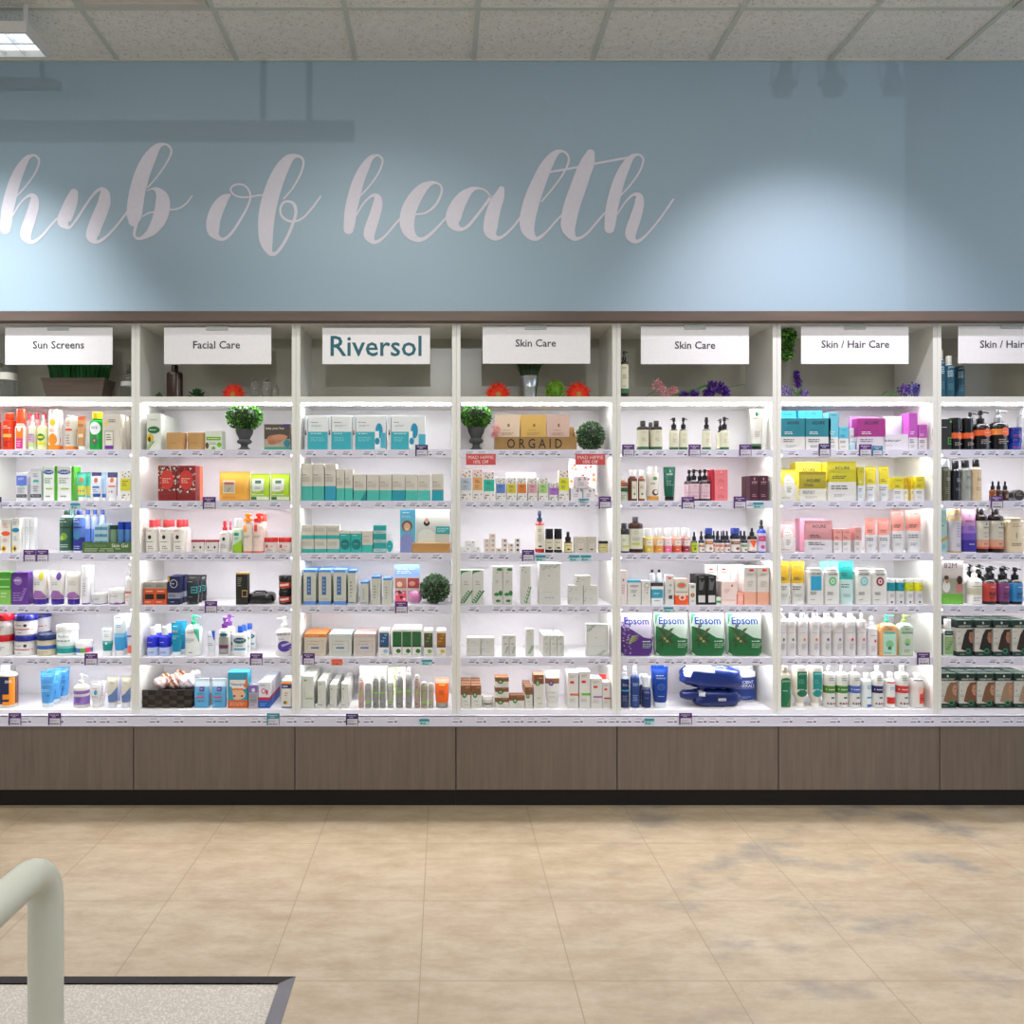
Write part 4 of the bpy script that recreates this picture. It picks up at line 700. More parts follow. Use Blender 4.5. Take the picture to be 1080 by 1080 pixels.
E('carton', 602, 728, 655, 'open carton of nasal strips with printed face', '3ba0b8', rows=1, dp=.07, b=[(0, .22, 'd87038')], D=[('r', 0, .66, .8, .26, 'ecece8'), ('t', 'Nexcare', .0, .67, .66, '2c4c90'), ('e', 0, .38, .8, .3, 'e8c0a0'), ('y', [(-.44, .24), (-.2, .24), (-.3, .6), (-.44, .6)], '3ca8c0'), ('e', -.16, .34, .12, .05, '403028'), ('e', .22, .34, .12, .05, '403028'), ('r', 0, .53, .6, .05, 'e89058'), ('y', [(.3, .6), (.5, .56), (.5, .9)], 'e88048'), ('m', 0, .12, .8, .12, 3, 'f4c8a0')])
E('carton', 734, 794, 735, 'small carton with lavender top and grey label', 'c0b8c8', D=[('r', 0, .82, .9, .3, '8c74c0'), ('c', 0, .78, .4, .18, 'e4dcf0'), ('r', 0, .42, .8, .4, 'a4a4a8'), ('m', 0, .34, .7, .05, 1, '5a3590'), fine(.15, .08, 1, .6)])
E('carton', 796, 868, 718, 'white carton with red swirl and blue foot', 'e6e6ec', rows=6, rdp=.045, dp=.04, b=[(0, .3, '2c6cc0'), (.3, .42, 'c83058')], D=[('c', -.05, .66, .4, .2, 'd04464'), ('c', -.05, .66, .26, .13, 'e6e6ec'), ('e', .25, .62, .2, .2, 'd04464'), ('m', 0, .88, .7, .07, 1, '8890b0'), fine(.14, .14, 3, .7, '90b8e8')])
E('carton', 942, 1003, 705, 'cream carton with orange and navy top', 'e4e2dc', rows=2, rdp=.07, b=[(.86, .93, 'f09030'), (.7, .86, '2c3c70'), (0, .05, '3c5ca0')], D=[('m', 0, .78, .7, .08, 1, 'f0f0f4'), ('e', -.1, .2, .5, .14, 'c8b868'), ('e', -.15, .2, .2, .08, '50401c'), fine(.5, .16, 2, .4, 'c89868')])
# ---- teal lettered bay
SH(2, 1, 330)
TQ = '3fb4c2'
for q, (a, b_, k2) in enumerate(((90, 217, 0), (240, 368, 0), (392, 582, 1), (618, 830, 1))):
    wd = b_-a; f0 = -.5+60/wd; D = [('m', -.5+45/wd+.0, .80, 60/wd, .04, 1, '707880'), ('m', -.5+60/wd, .7, 80/wd, .06, 2, 'a8b0b4')]
    tw = (125/wd if k2 == 0 else (120 if q == 2 else 115)/wd)
    D += [('r', -.5+tw/2, .265, tw, .53, TQ), ('m', -.5+tw/2, .48, tw*.75, .05, 1, 'd8f0f4'), ('m', -.5+tw/2, .32, tw*.75, .14, 3, '90d4dc')]
    if k2: D += [('e', .5-42/wd*(1 if q == 2 else 1.6), .56, 46/wd, .44, '1f9cc0'), ('r', .5-.0-60/wd*(.9 if q == 2 else 1.5), .3, 24/wd, .5, 'f2f6f6'), ('r', .5-18/wd*(.9 if q == 2 else 1), .28 if q == 2 else .24, (32 if q == 2 else 44)/wd, .44, '50b8d0'), ('c', .5-60/wd*(.9 if q == 2 else 1.4), .26, 30/wd, .2, '1898b8')]
    E('kit', a, b_, 650, 'white and turquoise kit carton'+run_phrase(q, 4), 'e8eced', dp=.07, D=D, dy=.002)
    E('kit', a-22, a-2, 652, 'white kit carton spine'+run_phrase(q, 4), 'dfe6ec', dp=.07, D=[('c', -.1, .55, .5, .09, 'b88868'), ('r', -.1, .48, .5, .07, '404858')], dy=.012)
SH(2, 2, 470)
def rv(a, b_, yt_, c_, d_, n=1, fr=.4, rows=1, ex=(), **k): E('carton', a, b_, yt_, d_, 'd5d1c6', n=n, gap=2, rows=rows, b=[(0, fr, c_)], D=[('m', -.2, .7, .45, .05, 1, '807c74'), ('m', -.05, .58, .75, .14, 4, 'b4b0a8')]+list(ex), **k)
rv(47, 191, 115, '56bcb0', 'tall off-white carton with mint foot', 2, rows=2)
rv(196, 266, 115, '36a4bc', 'tall off-white carton with blue foot', 1, rows=2)
rv(268, 373, 150, '52c0b2', 'narrow off-white carton with mint foot', 2, rows=2)
rv(377, 459, 182, '52bcb0', 'off-white carton with dark teal triangle', 1, ex=[('y', [(0, 0), (.5, 0), (.5, .38)], '128c94')])
rv(462, 620, 182, '52bcb0', 'short off-white carton with mint foot, beside the triangle one', 2)
rv(622, 704, 180, '129cac', 'short off-white carton with deep teal foot', 1)
rv(706, 865, 182, '52bcb0', 'short off-white carton with mint foot, right pair', 2)
rv(872, 948, 180, '10a0ae', 'off-white carton with red line and teal foot', 1, ex=[('r', 0, .41, 1, .02, 'd87868')])
SH(2, 3, 470)
E('carton', 46, 289, 505, 'small off-white carton with teal base', 'd5d1c6', n=3, lv=2, gap=2, b=[(0, .28, '3cb4ac')], D=[('m', -.05, .66, .75, .3, 4, 'b4b0a8')], dp=.06)
E('carton', 290, 429, 540, 'teal carton with dark teal circle', '35b4ac', n=2, gap=2, b=[(.88, 1, 'd5d1c6')], D=[('c', 0, .38, .9, .48, '0f8080'), ('m', 0, .4, .5, .04, 1, 'a0dcd8'), ('m', -.1, .8, .5, .05, 1, 'e0f4f0')], dp=.055)
E('carton', 431, 499, 540, 'off-white carton with teal foot beside the stack', 'd5d1c6', b=[(0, .36, '45b8ae')], D=[('m', -.1, .75, .6, .06, 1, '9c988e'), fine(.55, .16, 3, .7, 'bcb8b0')], dp=.055)
E('carton', 502, 582, 507, 'teal and white carton in the stack of three', '2ba6a2', lv=3, b=[(.1, .45, 'b4cccc')], D=[('m', 0, .28, .6, .14, 2, '607878')], dp=.055)
E('flatbottle', 585, 628, 558, 'small white bottle with teal round front', 'e8f0f0:g', cf=.24, cw=.5, cap='f0f4f4:g', b=[(.0, .9, 'dfeeee')], D=[('e', 0, .45, .95, .8, '1fa8a8'), ('m', 0, .45, .4, .08, 1, 'b0e4e4')])
# portrait brochures in a wooden block
P_ = YF+.03
def portrait(x0, x1, y0, y1, up, label, bg, hair, skin, shirt, fx, dy, extra=()):
    Y = YF+dy; W = X(x1, Y)-X(x0, Y); z0 = SHZ[3]+.0006+up; H = Z(y0, Y)-z0; t = empty('brochure_stand', (X((x0+x1)/2, Y), Y, z0)); tag(t, label, 'brochure')
    m = MB(); m.box(-W/2, W/2, 0, .004, 0, H, bg); deco(m, list(extra), W, H, lambda x, z: 0); m.build('panel', t)
    m = MB(); D = [('y', [(fx-.26*shirt[1], 0), (fx+.26*shirt[1], 0), (fx+.24*shirt[1], .34), (fx+.1*shirt[1], .44), (fx-.1*shirt[1], .44), (fx-.24*shirt[1], .34)], shirt[0]), ('e', fx, .62, hair[1]*1.1, .26 if hair[1] > .3 else .17, hair[0]), ('e', fx, .60 if hair[1] > .3 else .69, hair[1]*.7, .2 if hair[1] > .3 else .14, skin), ('e', fx, .55 if hair[1] > .3 else .64, hair[1]*.3, .02, 'f0e8e4')]
    deco(m, D, W, H, lambda x, z: -.002); m.build('printed_person', t)
portrait(310+672/6, 310+770/6, 470+405/6, 0, 0, 'blue brochure with a smiling woman in lilac shirt', '6cc0d8', ('8c6448', .62), 'e0b8a0', ('9098c8', 1.75), -.05, .012, [('m', 0, .93, .7, .05, 1, 'e8f4f8'), ('m', 0, .84, .8, .05, 2, 'c0e4f0')])
portrait(310+772/6, 310+985/6, 470+405/6, 0, .034, 'framed print of a man in a white shirt', 'c4c6be', ('2c2420', .17), 'b88c70', ('d4d8d0', 1.0), -.18, .03, [('r', .3, .42, .42, .22, '40a0a0'), ('m', .3, .42, .34, .12, 3, 'a8d8d8'), ('r', -.17, .03, .42, .05, '202024')])
t = empty('wooden_block', (X(310+872/6, YF)-.003, YF, SHZ[3]+.0006)); tag(t, 'light wood block holding the print of the man', 'block'); hw = X(310+990/6, YF)-t.location.x
m = MB(); m.box(-hw, hw, 0, .028, 0, .045, 'b88e56', .002); m.build('block_front', t); m = MB(); m.box(-hw, hw, .036, .08, 0, .045, 'b88e56', .002); m.build('block_rear', t); m = MB(); m.box(-hw, hw, .028, .036, 0, .032, 'a07840'); m.build('block_slot', t)
SH(2, 4, 470)
BL = '6f9cd8'
E('carton', 60, 330, 785, 'tall cream carton with blue ends and blue window', 'cfd0c4', n=3, gap=16, rows=2, rdp=.08, dp=.075, b=[(0, .1, BL), (.92, 1, BL)], D=[('r', -.05, .54, .34, .52, '4f78a8'), ('m', -.05, .54, .16, .4, 4, 'a8bcd8'), ('m', 0, .16, .7, .04, 1, 'a8a89c')])
E('carton', 343, 393, 790, 'narrow cream carton with blue top and line', 'cfd0c4', rows=2, rdp=.06, dp=.055, b=[(.92, 1, '5c8cc8')], D=[('m', -.1, .45, .3, .5, 5, '888c84'), ('r', -.05, .06, .8, .03, '4c84b8')])
E('carton', 422, 472, 862, 'short cream carton with blue top', 'cfd0c4', rows=2, rdp=.05, dp=.045, b=[(.92, 1, '5c8cc8')], D=[('m', -.1, .45, .3, .5, 5, '888c84'), ('r', -.05, .08, .8, .03, '4c84b8')])
E('carton', 491, 547, 828, 'cream carton with blue top, middle height', 'cfd0c4', rows=2, rdp=.05, dp=.045, b=[(.92, 1, '5c8cc8')], D=[('m', -.1, .45, .3, .5, 5, '888c84')])
E('carton', 565, 618, 838, 'cream carton with blue top beside the flyer', 'cfd0c4', rows=2, rdp=.05, dp=.045, b=[(.92, 1, '5c8cc8')], D=[('m', -.1, .45, .3, .5, 5, '888c84')])
E('card', 637, 797, 755, 'upright flyer with blue top and four photos', 'd8d4cc', dp=.003, dy=.035, b=[(.68, 1, '90b4dc')], D=[('m', 0, .84, .8, .14, 3, 'e8f0fa'), ('r', -.25, .53, .44, .26, 'b87868'), ('e', -.3, .5, .22, .14, 'e8c8b0'), ('r', .25, .53, .46, .26, 'a04848'), ('e', .2, .52, .26, .12, 'd89888'), ('r', -.25, .2, .44, .28, 'd85870'), ('F', -.25, .2, .4, .24, ['f0e0e0', '602020'], 8), ('r', .25, .2, .46, .28, 'b8b0b8')])
SH(2, 5, 620)
for a, b_, c1, c2, d_ in ((65, 203, 'd98a48', 'd8cfc0', 'orange-topped square carton'), (222, 365, 'c8d0d0', 'd0d3cc', 'pale green square carton'), (378, 517, 'ccb8b4', 'd2cac4', 'pale pink square carton')):
    E('carton', a, b_, 292, d_+' with blue strip', c2, rows=2, dp=.08, b=[(.84, 1, c1)], D=[('r', 0, .44, .74, .52, 'c6beae'), ('r', 0, .44, .7, .48, c2), ('r', .0, .38, .36, .07, '4c78b0'), ('m', 0, .66, .44, .05, 1, c1 if c1[0] == 'd' else 'a09890'), ('m', 0, .54, .6, .06, 1, 'a09c94'), ('m', 0, .92, .6, .05, 1, 'f0dcc8')])
for a, b_, yt_, c_, c2, n_, d_ in ((540, 603, 270, '2f5c88', 'a8c8dc', 1, 'white carton with blue upper panel'), (623, 807, 262, '2f7040', '3c7c3c', 3, 'white carton with dark green upper panel'), (822, 880, 272, '565a3c', '8cac50', 1, 'white carton with olive upper panel'), (903, 963, 272, '9c6c30', 'd0b040', 1, 'white carton with amber upper panel')):
    E('carton', a, b_, yt_, d_, 'ecebe6', n=n_, gap=2, rows=3 if n_ == 3 else 2, rdp=.05, dp=.045, D=[('r', 0, .63, .94, .56, c_), ('L', 0, .68, .8, .36, c2, 3), ('r', 0, .37, .94, .04, '202820'), ('e', .15, .2, .5, .16, c2), ('m', -.05, .07, .5, .03, 1, '404040')])
SH(2, 6, 620)
for a, b_, yt_, q in ((47, 125, 560, 'tallest'), (150, 202, 588, 'second tallest'), (226, 270, 612, 'second shortest'), (300, 345, 608, 'rightmost')):
    E('carton', a, b_, yt_, 'white carton with lime dot, '+q+' row', 'd7d8d2', rows=4, rdp=.058, dp=.055, D=[('c', -.2, .87 if yt_ < 600 else .8, .24, .06, '7cb82c'), ('r', .1, .3, .6, .03, '9cc83c') if yt_ < 580 else ('m', 0, .12, .8, .05, 1, '404040'), ('m', -.25, .5, .12, .3, 5, 'b0b4ac')])
SV = 'a9aaa4:s'
for q, (a, b_, yt_, kd, c_, g_) in enumerate(((407, 442, 565, 'bottle', 'c8a8a0:g', 1), (448, 490, 602, 'bottle', 'a8aaa4:g', 0), (497, 537, 556, 'bottle', '9a9c98:g', 1), (542, 580, 558, 'bottle', '9c9e9a:g', 1), (590, 630, 602, 'bottle', 'b4b6ac:g', 0), (643, 690, 520, 'spray', '9c9e9c:g', 1), (706, 746, 510, 'spray', '9c9e9c:g', 1), (762, 800, 556, 'bottle', 'bca49c:g', 1), (803, 846, 602, 'bottle', 'a8a48c:g', 0), (850, 885, 606, 'bottle', 'b8b0a4:g', 0))):
    E(kd, a, b_, yt_, 'slim silver serum bottle'+run_phrase(q, 10), c_, cf=.1 if kd == 'bottle' and g_ else (.04 if kd == 'bottle' else .2), cw=.8, cap='d8d9d6:g' if kd == 'bottle' else 'f2f2f2:g', D=[('r', 0, .52 if g_ else .25, .7, .06, '8cc83c'), ('m', -.05, .7, .4, .06, 2, '60625c'), ('m', 0, .14, .5, .05, 1, '404040')])
E('tube', 890, 985, 575, 'translucent orange gel tube with grey cap', 'f0762c:g', cf=.17, cw=.75, cap='a4a6a4:g', b=[(.78, 1, 'f2cdb4')], D=[('r', 0, .72, .4, .05, 'd8c040'), ('m', 0, .42, .4, .18, 3, '8c3810')])
E('pouch', 408, 590, 492, 'frosted white toiletry bag behind the silver bottles', 'e9ebe4:g', dy=.12, dp=.08, name='toiletry_bag', cat='bag')
E('card', 594, 708, 500, 'white bag printed with lime leaves', 'ecefe0', dy=.14, dp=.03, D=[('L', -.1, .5, .6, .9, 'c8d878', 4)], name='leaf_print_bag', cat='bag')
# ---- left skin care bay
SH(3, 1, 330)
YT = YF
t = empty('display_tray', (X(480+512/6, YF), YF-.005, SHZ[1]+.0005)); tag(t, 'kraft cardboard tray lettered ORGAID', 'tray'); hw = X(480+768/6, YF)-t.location.x; hh = Z(330+786/6, YF)-SHZ[1]
m = MB(); m.box(-hw, hw, 0, .002, 0, hh, 'a5834f'); deco(m, [('t', 'O R G A I D', -.02, .5, .68, '2c261c', .72)], hw*2, hh, lambda x, z: 0); m.build('tray_front', t)
m = MB(); m.box(-hw, hw, .002, .095, 0, .002, 'a5834f'); m.box(-hw, hw, .093, .095, .002, hh*1.9, 'b8945c')
for sx in (-1, 1):
    xx = sx*(hw-.001); m.add([(xx-.001, .002, .002), (xx+.001, .002, .002), (xx+.001, .093, .002), (xx-.001, .093, .002), (xx-.001, .002, hh), (xx+.001, .002, hh), (xx+.001, .093, hh*1.9), (xx-.001, .093, hh*1.9)], [(3, 2, 1, 0), (4, 5, 6, 7), (0, 1, 5, 4), (1, 2, 6, 5), (2, 3, 7, 6), (3, 0, 4, 7)], 'c8a878')
m.build('tray_box', t)
for a, b_, c_, d_ in ((258, 410, 'ecd9c4', 'cream'), (416, 576, 'e4c070', 'gold'), (579, 724, 'dfc3b8', 'dusty pink')):
    E('card', a, b_, 645, d_+' sheet mask envelope with sunburst', c_, dp=.012, dy=.012, up=2, n=1, rows=3, rdp=.02, D=[('c', .03, .7, .1, .1, '9c7c5c'), ('m', .0, .56, .4, .03, 1, 'a08868'), ('m', 0, .46, .5, .08, 2, 'b09878')], name='mask_envelope', cat='envelope')
SH(3, 2, 470)
for a, b_, yt_, c_, d_ in ((35, 103, 155, 'b9c6d2', 'grey-blue'), (112, 174, 150, 'e0ad6c', 'tan'), (180, 250, 168, '2fc0a8', 'turquoise'), (261, 318, 205, '6a8cd0', 'cornflower'), (328, 386, 205, 'd8cc44', 'mustard'), (396, 452, 205, 'e08a34', 'orange'), (463, 519, 205, 'dcaab0', 'rose'), (529, 586, 205, 'b4d88c', 'pale green'), (597, 652, 237, 'b878d0', 'orchid'), (656, 722, 155, 'd8dc28', 'acid yellow')):
    E('carton', a, b_, yt_, 'floral white carton with '+d_+' label', 'e6e5df', dp=.05, D=[('r', 0, .54, .98, .4, c_), ('F', 0, .86, .8, .2, FL, 9), ('F', 0, .16, .9, .26, FL, 9), fine(.62, .1, 2, .5, '505050'), fine(.45, .12, 2, .5, '808080')])
E('carton', 731, 888, 270, 'low pale floral carton under the stacked one', 'dcd8dc', n=2, gap=3, dp=.05, D=[('F', .2, .8, .5, .3, FL, 5), fine(.45, .3, 2, .5, 'b0a8b8')])
E('carton', 763, 840, 195, 'pale floral carton stacked on the low pair', 'dcd8dc', up=12.5*6-.4, dp=.05, D=[('F', .0, .8, .7, .3, FL, 6), fine(.4, .3, 2, .5, 'b0a8b8')])
E('card', 718, 898, 90, 'tall white card printed with coloured flowers', 'f2ece6', dp=.003, dy=.1, D=[('t', 'Mad Hippie', -.1, .93, .4, 'c05050'), ('F', 0, .5, .9, .8, ['e86858', 'e8b050', 'c06890', 'e8d0b8', 'f0a898'], 28)])
E('card', 323, 512, 170, 'white backing card behind the small cartons', 'f1f0ef', dp=.003, dy=.09, D=[('m', 0, .85, .3, .06, 1, 'c89898')])
SH(3, 3, 470)
E('carton', 35, 160, 643, 'small white carton in the bottom row', 'e3e2e0', n=2, gap=3, dp=.03, D=[('c', .25, .7, .12, .24, '802c2c'), fine(.3, .2, 1, .5)])
E('carton', 63, 127, 604, 'small white carton on top of the pair', 'e3e2e0', up=(690-643-9.5), dp=.03, D=[('c', .3, .8, .12, .24, '802c2c'), fine(.3, .2, 1, .5)])
for a, b_, lv_, yt_, c_ in ((182, 218, 3, 591, 'e0b088'), (219, 257, 4, 560, 'e0a880'), (259, 294, 1, 650, 'b08868'), (296, 332, 3, 591, 'b07850'), (338, 372, 2, 621, 'b88860'), (378, 412, 3, 589, '5c3020')):
    E('carton', a, b_, yt_, 'tiny lip balm carton, '+{182: 'first', 219: 'second', 259: 'third', 296: 'fourth', 338: 'fifth', 378: 'sixth'}[a]+' pile from the left', 'dddad6', lv=lv_, dp=.03, D=[('c', .05, .6, .5, .5, c_)])
E('spray', 508, 569, 412, 'tall amber mist bottle with steel blue nozzle', 'a83424:g', cf=.26, cw=.55, cap='3a4a66:g', b=[(.12, .85, 'e0dccc')], D=[('m', 0, .7, .5, .1, 2, 'a89878'), ('e', 0, .2, .4, .05, '283028'), fine(.45, .24, 4, .5, 'b0aca0')])
E('bottle', 573, 682, 527, 'black deodorant with cream label', '2a2726:g', n=2, gap=3, cf=.38, cw=.97, cap='1b1a1c:g', b=[(.2, .9, 'd9d3bc')], D=[('m', 0, .68, .6, .1, 1, '807860'), ('e', 0, .32, .5, .12, '2c2c24')])
E('dropper', 693, 745, 545, 'small amber dropper bottle with cream label', '5c3418:g', cap='28282a:g', cf=.45, cw=.75, b=[(.05, .8, 'd8cc98')], D=[('m', 0, .6, .6, .1, 1, '807048'), ('e', 0, .28, .4, .16, '504820')])
E('carton', 757, 833, 577, 'taupe carton with scalloped label', 'cac4b8', D=[('e', 0, .5, .7, .7, 'bcb4a4'), ('e', 0, .5, .62, .62, 'd2ccc0'), ('m', 0, .64, .4, .05, 1, '504c40'), ('e', 0, .22, .3, .07, '303028')])
E('carton', 835, 895, 577, 'narrow taupe carton with scalloped label', 'c6c0b4', D=[('e', 0, .5, .8, .7, 'b8b0a0'), ('e', 0, .5, .7, .62, 'cec8bc'), ('m', 0, .64, .4, .05, 1, '504c40'), ('e', 0, .22, .3, .07, '303028')])
E('jar', 912, 975, 605, 'small cream jar with black lid', 'd0c890:g', cap='262624:g', cf=.22, D=[('m', 0, .55, .6, .14, 1, '706840'), fine(.25, .14, 1, .4)])
SH(3, 4, 470)
LF = '3f8a4e'; CB = 'd4d4ce'
def leafc(a, b_, yt_, d_, n=1, lv=1, D=(), rows=1, **k): E('carton', a, b_, yt_, d_, CB, n=n, gap=2, lv=lv, rows=rows, D=list(D), **k)
leafc(32, 181, 787, 'tall white carton with fern at its foot', 2, D=[('y', [(-.48, .99), (.4, .99), (.1, .95), (-.3, .92), (-.48, .86)], LF), ('L', 0, .2, 1.3, .36, LF, 6), fine(.62, .14, 2, .4, 'a8a49c')])
leafc(238, 365, 765, 'tall white carton with round green leaves', 2, D=[('e', .2, .92, .6, .08, LF), ('e', -.1, .27, .5, .09, LF), ('e', .3, .3, .4, .14, LF), ('e', .05, .1, .5, .07, LF), ('c', -.05, .84, .1, .03, 'a87850'), fine(.6, .08, 2, .4, 'a8a49c')])
leafc(417, 480, 762, 'single slim white carton with climbing leaves', D=[('L', .2, .22, .8, .44, '4c9450', 5), ('L', -.3, .92, .4, .14, '4c9450', 2), ('c', -.05, .84, .1, .03, 'a87850')])
leafc(533, 669, 745, 'large white carton with a rosemary branch on top', D=[('L', -.25, .88, .36, .1, LF, 3), ('L', .0, .91, .36, .1, LF, 3), ('L', .28, .92, .4, .1, LF, 3), ('r', 0, .3, .84, .004, 'a8a8a0'), ('m', 0, .17, .5, .03, 2, '808078'), ('c', -.05, .7, .08, .03, 'a87850')])
leafc(722, 903, 888, 'small white carton with black leaf mark', 2, 2, D=[('L', -.38, .5, .24, .5, '405848', 2), fine(.6, .1, 1, .4, 'a8a49c', .1)], dp=.05)
leafc(766, 858, 823, 'small white carton on top of the leaf marked stack', D=[('L', -.38, .5, .24, .6, '405848', 2), fine(.6, .1, 1, .4, 'a8a49c', .1)], up=122-.5, dp=.05)
SH(3, 5, 620)
leafc(75, 250, 318, 'square white carton with leaf corner', 2, 2, D=[('L', -.4, .6, .24, .5, LF, 2), ('m', .05, .5, .5, .1, 2, 'b4b0a8')], dp=.06)
leafc(298, 385, 302, 'white carton with dark sprigs top and bottom', 2, D=[('L', -.1, .9, .8, .14, '405c48', 3), ('L', .15, .28, .6, .34, '3c5c44', 4), fine(.6, .1, 1, .4)])
leafc(450, 500, 260, 'tallest slim white carton with leaves', D=[('L', -.1, .94, .5, .12, LF, 2), ('L', .1, .22, .9, .3, '48904c', 5), ('c', .05, .82, .1, .04, 'a87850')])
leafc(557, 690, 302, 'slim white carton with pale sprig', 3, rows=4, D=[('L', -.05, .88, .7, .18, '5c8c5c', 3), ('L', .1, .28, .6, .3, '8ab088', 3), fine(.6, .08, 1, .4)], dp=.04)
E('card', 832, 968, 230, 'clear sachet of white tissue with leaf print', 'cfd1d0', dp=.03, D=[('r', 0, .5, .86, .9, 'd9dad8'), ('L', -.3, .86, .5, .2, LF, 4), ('L', .2, .1, .5, .16, '6c9c6c', 4), ('r', 0, .32, .7, .004, 'a8a8a8'), ('c', -.05, .58, .06, .03, 'a87850')], name='tissue_sachet', cat='pack')
SH(3, 6, 620)
BR = '8f6240'
def brn(a, b_, yt_, d_, n=1, lv=1, rows=1, fr=.42, cy=.58, **k): E('carton', a, b_, yt_, d_, 'dedcd4', n=n, gap=3, lv=lv, rows=rows, b=[(1-fr, 1, BR)], D=[('c', -.12, cy, .46 if b_-a < 90*n else .3, .26 if yt_ > 560 and lv == 1 and n < 3 and b_-a < 90*n else (.42 if lv > 1 or b_-a > 90 else .16), '3f6a3c'), ('c', -.12, cy, .26 if b_-a < 90*n else .18, .14 if lv == 1 and b_-a < 90*n else .2, 'a8c090'), ('m', .1, .3, .6, .08, 1, '90c0b8'), ('m', .15, .14, .5, .06, 1, 'b0aca4'), ('m', .2, .9, .4, .05, 1, 'd8c0a8')], **k)
brn(32, 166, 618, 'small carton with brown top and cucumber disc', 2, rows=3, rdp=.055, dp=.05)
E('jar', 170, 246, 690, 'small clear jar with white lid and brown label', 'd5d5d0:g', cap='f0f0ee:g', cf=.3, D=[('r', 0, .5, .7, .2, '8c6848'), ('e', -.1, .5, .2, .24, '54703c')])
brn(254, 341, 567, 'wide carton with brown top in the stack of three', lv=3, dp=.06)
brn(343, 440, 680, 'wide low carton with brown top', dp=.05)
brn(443, 491, 628, 'slim carton with brown top', rows=3, dp=.045, fr=.36)
brn(498, 563, 550, 'tall carton with brown top and cucumber disc', rows=2, fr=.28, cy=.74)
E('tube', 570, 668, 528, 'white tube with brown band and purple flower disc', 'e4e3e0:g', cf=.12, cw=.66, cap='ecebe8:g', b=[(.6, .76, BR)], D=[('c', -.1, .62, .34, .17, '58406c'), ('c', -.1, .62, .18, .09, '9c80b0'), ('m', 0, .34, .6, .05, 1, '78c0b0'), ('m', 0, .2, .5, .05, 2, 'b8b4ac')])
for a, b_, yt_, c_, d_ in ((713, 782, 535, 'e08058', 'orange'), (786, 857, 530, '70c040', 'green'), (860, 932, 575, 'a078b8', 'violet'), (934, 985, 597, 'b83838', 'crimson')):
    E('carton', a, b_, yt_, 'white carton with red square and '+d_+' stripe', 'dfdedb', rows=2, D=[('r', -.1, .72, .36, .07, 'e02c24'), ('r', .1, .38, .8, .06, c_), ('m', 0, .88, .6, .08, 2, 'a8a8a4'), ('m', -.05, .22, .6, .1, 3, 'b0b0ac')])
E('card', 925, 970, 547, 'small red shelf card standing behind the cartons', 'e04038', dy=.1, up=60, dp=.003, D=[('m', 0, .5, .7, .6, 3, 'f0b0a8')])
# ---- right skin care bay
SK = '30211c:g'; CRM = 'd9d8c0'
SH(4, 0, 330)
E('pump', 56, 115, 235, 'dark brown pump bottle beside the divider', SK, cf=.22, cw=.42, cap='1b1a1c:g', dy=.01, b=[(.12, .24, '3c7850'), (.24, .88, CRM)], D=[('m', 0, .78, .6, .04, 1, '605c48'), ('m', 0, .55, .5, .12, 3, 'a09c88'), ('m', 0, .3, .4, .05, 2, 'a09c88')])
SH(4, 1, 330)
def sukin(kd, a, b_, yt_, d_, lab=CRM, foot='376a48', **k): return E(kd, a, b_, yt_, d_, SK, cap='1f1b1c:g', b=[(.03, .14, foot), (.14, .8 if kd == 'bottle' else .88, lab)], D=[('m', .1, .7, .5, .03, 1, '6c6854'), ('m', 0, .42, .4, .16, 3, 'a8a490')], **k)
for q, a in enumerate((170, 255)): sukin('bottle', a, a+76, 680, 'brown cleanser bottle with cream label'+run_phrase(q, 2), cf=.15, cw=.46)
E('bottle', 232, 275, 692, 'small brown bottle behind the cleanser pair', '2c201e:g', cw=.6, cf=.2, cap='1f1b1c:g', dy=.09, n=1)
sukin('pump', 373, 431, 660, 'brown pump bottle with cream label, left of the pair', cf=.34, cw=.56, side=-1); sukin('pump', 435, 489, 660, 'brown pump bottle with cream label, right of the pair', cf=.34, cw=.56, side=1)
sukin('spray', 582, 638, 658, 'brown mist bottle standing alone', cf=.34, cw=.55)
sukin('pump', 695, 752, 655, 'brown pump bottle beside the cream tube', cf=.36, cw=.56); sukin('pump', 672, 722, 668, 'brown pump bottle half hidden behind another', cf=.36, cw=.5, side=-1, dy=.09)
E('tube', 883, 970, 605, 'white tube with green leaf and black cap', 'e3e2da:g', cf=.1, cw=.66, cap='231f20:g', b=[(0, .06, '408858')], D=[('e', .0, .86, .2, .12, '2c7058'), ('e', .14, .88, .16, .09, '8cc0a8'), ('m', 0, .74, .6, .04, 1, '908c80'), ('m', .05, .32, .5, .16, 4, 'a8a8a0')])
SH(4, 2, 470)
E('bottle', 50, 106, 190, 'small brown bottle with dark green label', '9c6034:g', cf=.2, cw=.4, cap='eceae6:g', b=[(.0, .7, 'c8ccb8')], D=[('r', 0, .55, .9, .2, '3c5c44'), fine(.2, .2, 3, .6)])
E('bottle', 110, 170, 155, 'wide amber oil bottle with white cap', '6a3420:g', cf=.2, cw=.72, cap='eeecea:g', D=[('r', .1, .44, .56, .7, 'e0dcc8'), ('e', .1, .28, .2, .1, '507848'), fine(.55, .14, 2, .4, '707060', .1)])
E('bottle', 173, 217, 155, 'slim amber oil bottle with white cap', '8a4a28:g', cf=.2, cw=.7, cap='eeecea:g', D=[('r', 0, .44, .8, .7, 'e0dcc8'), ('e', 0, .28, .3, .1, '507848'), fine(.55, .14, 2, .6, '707060')])
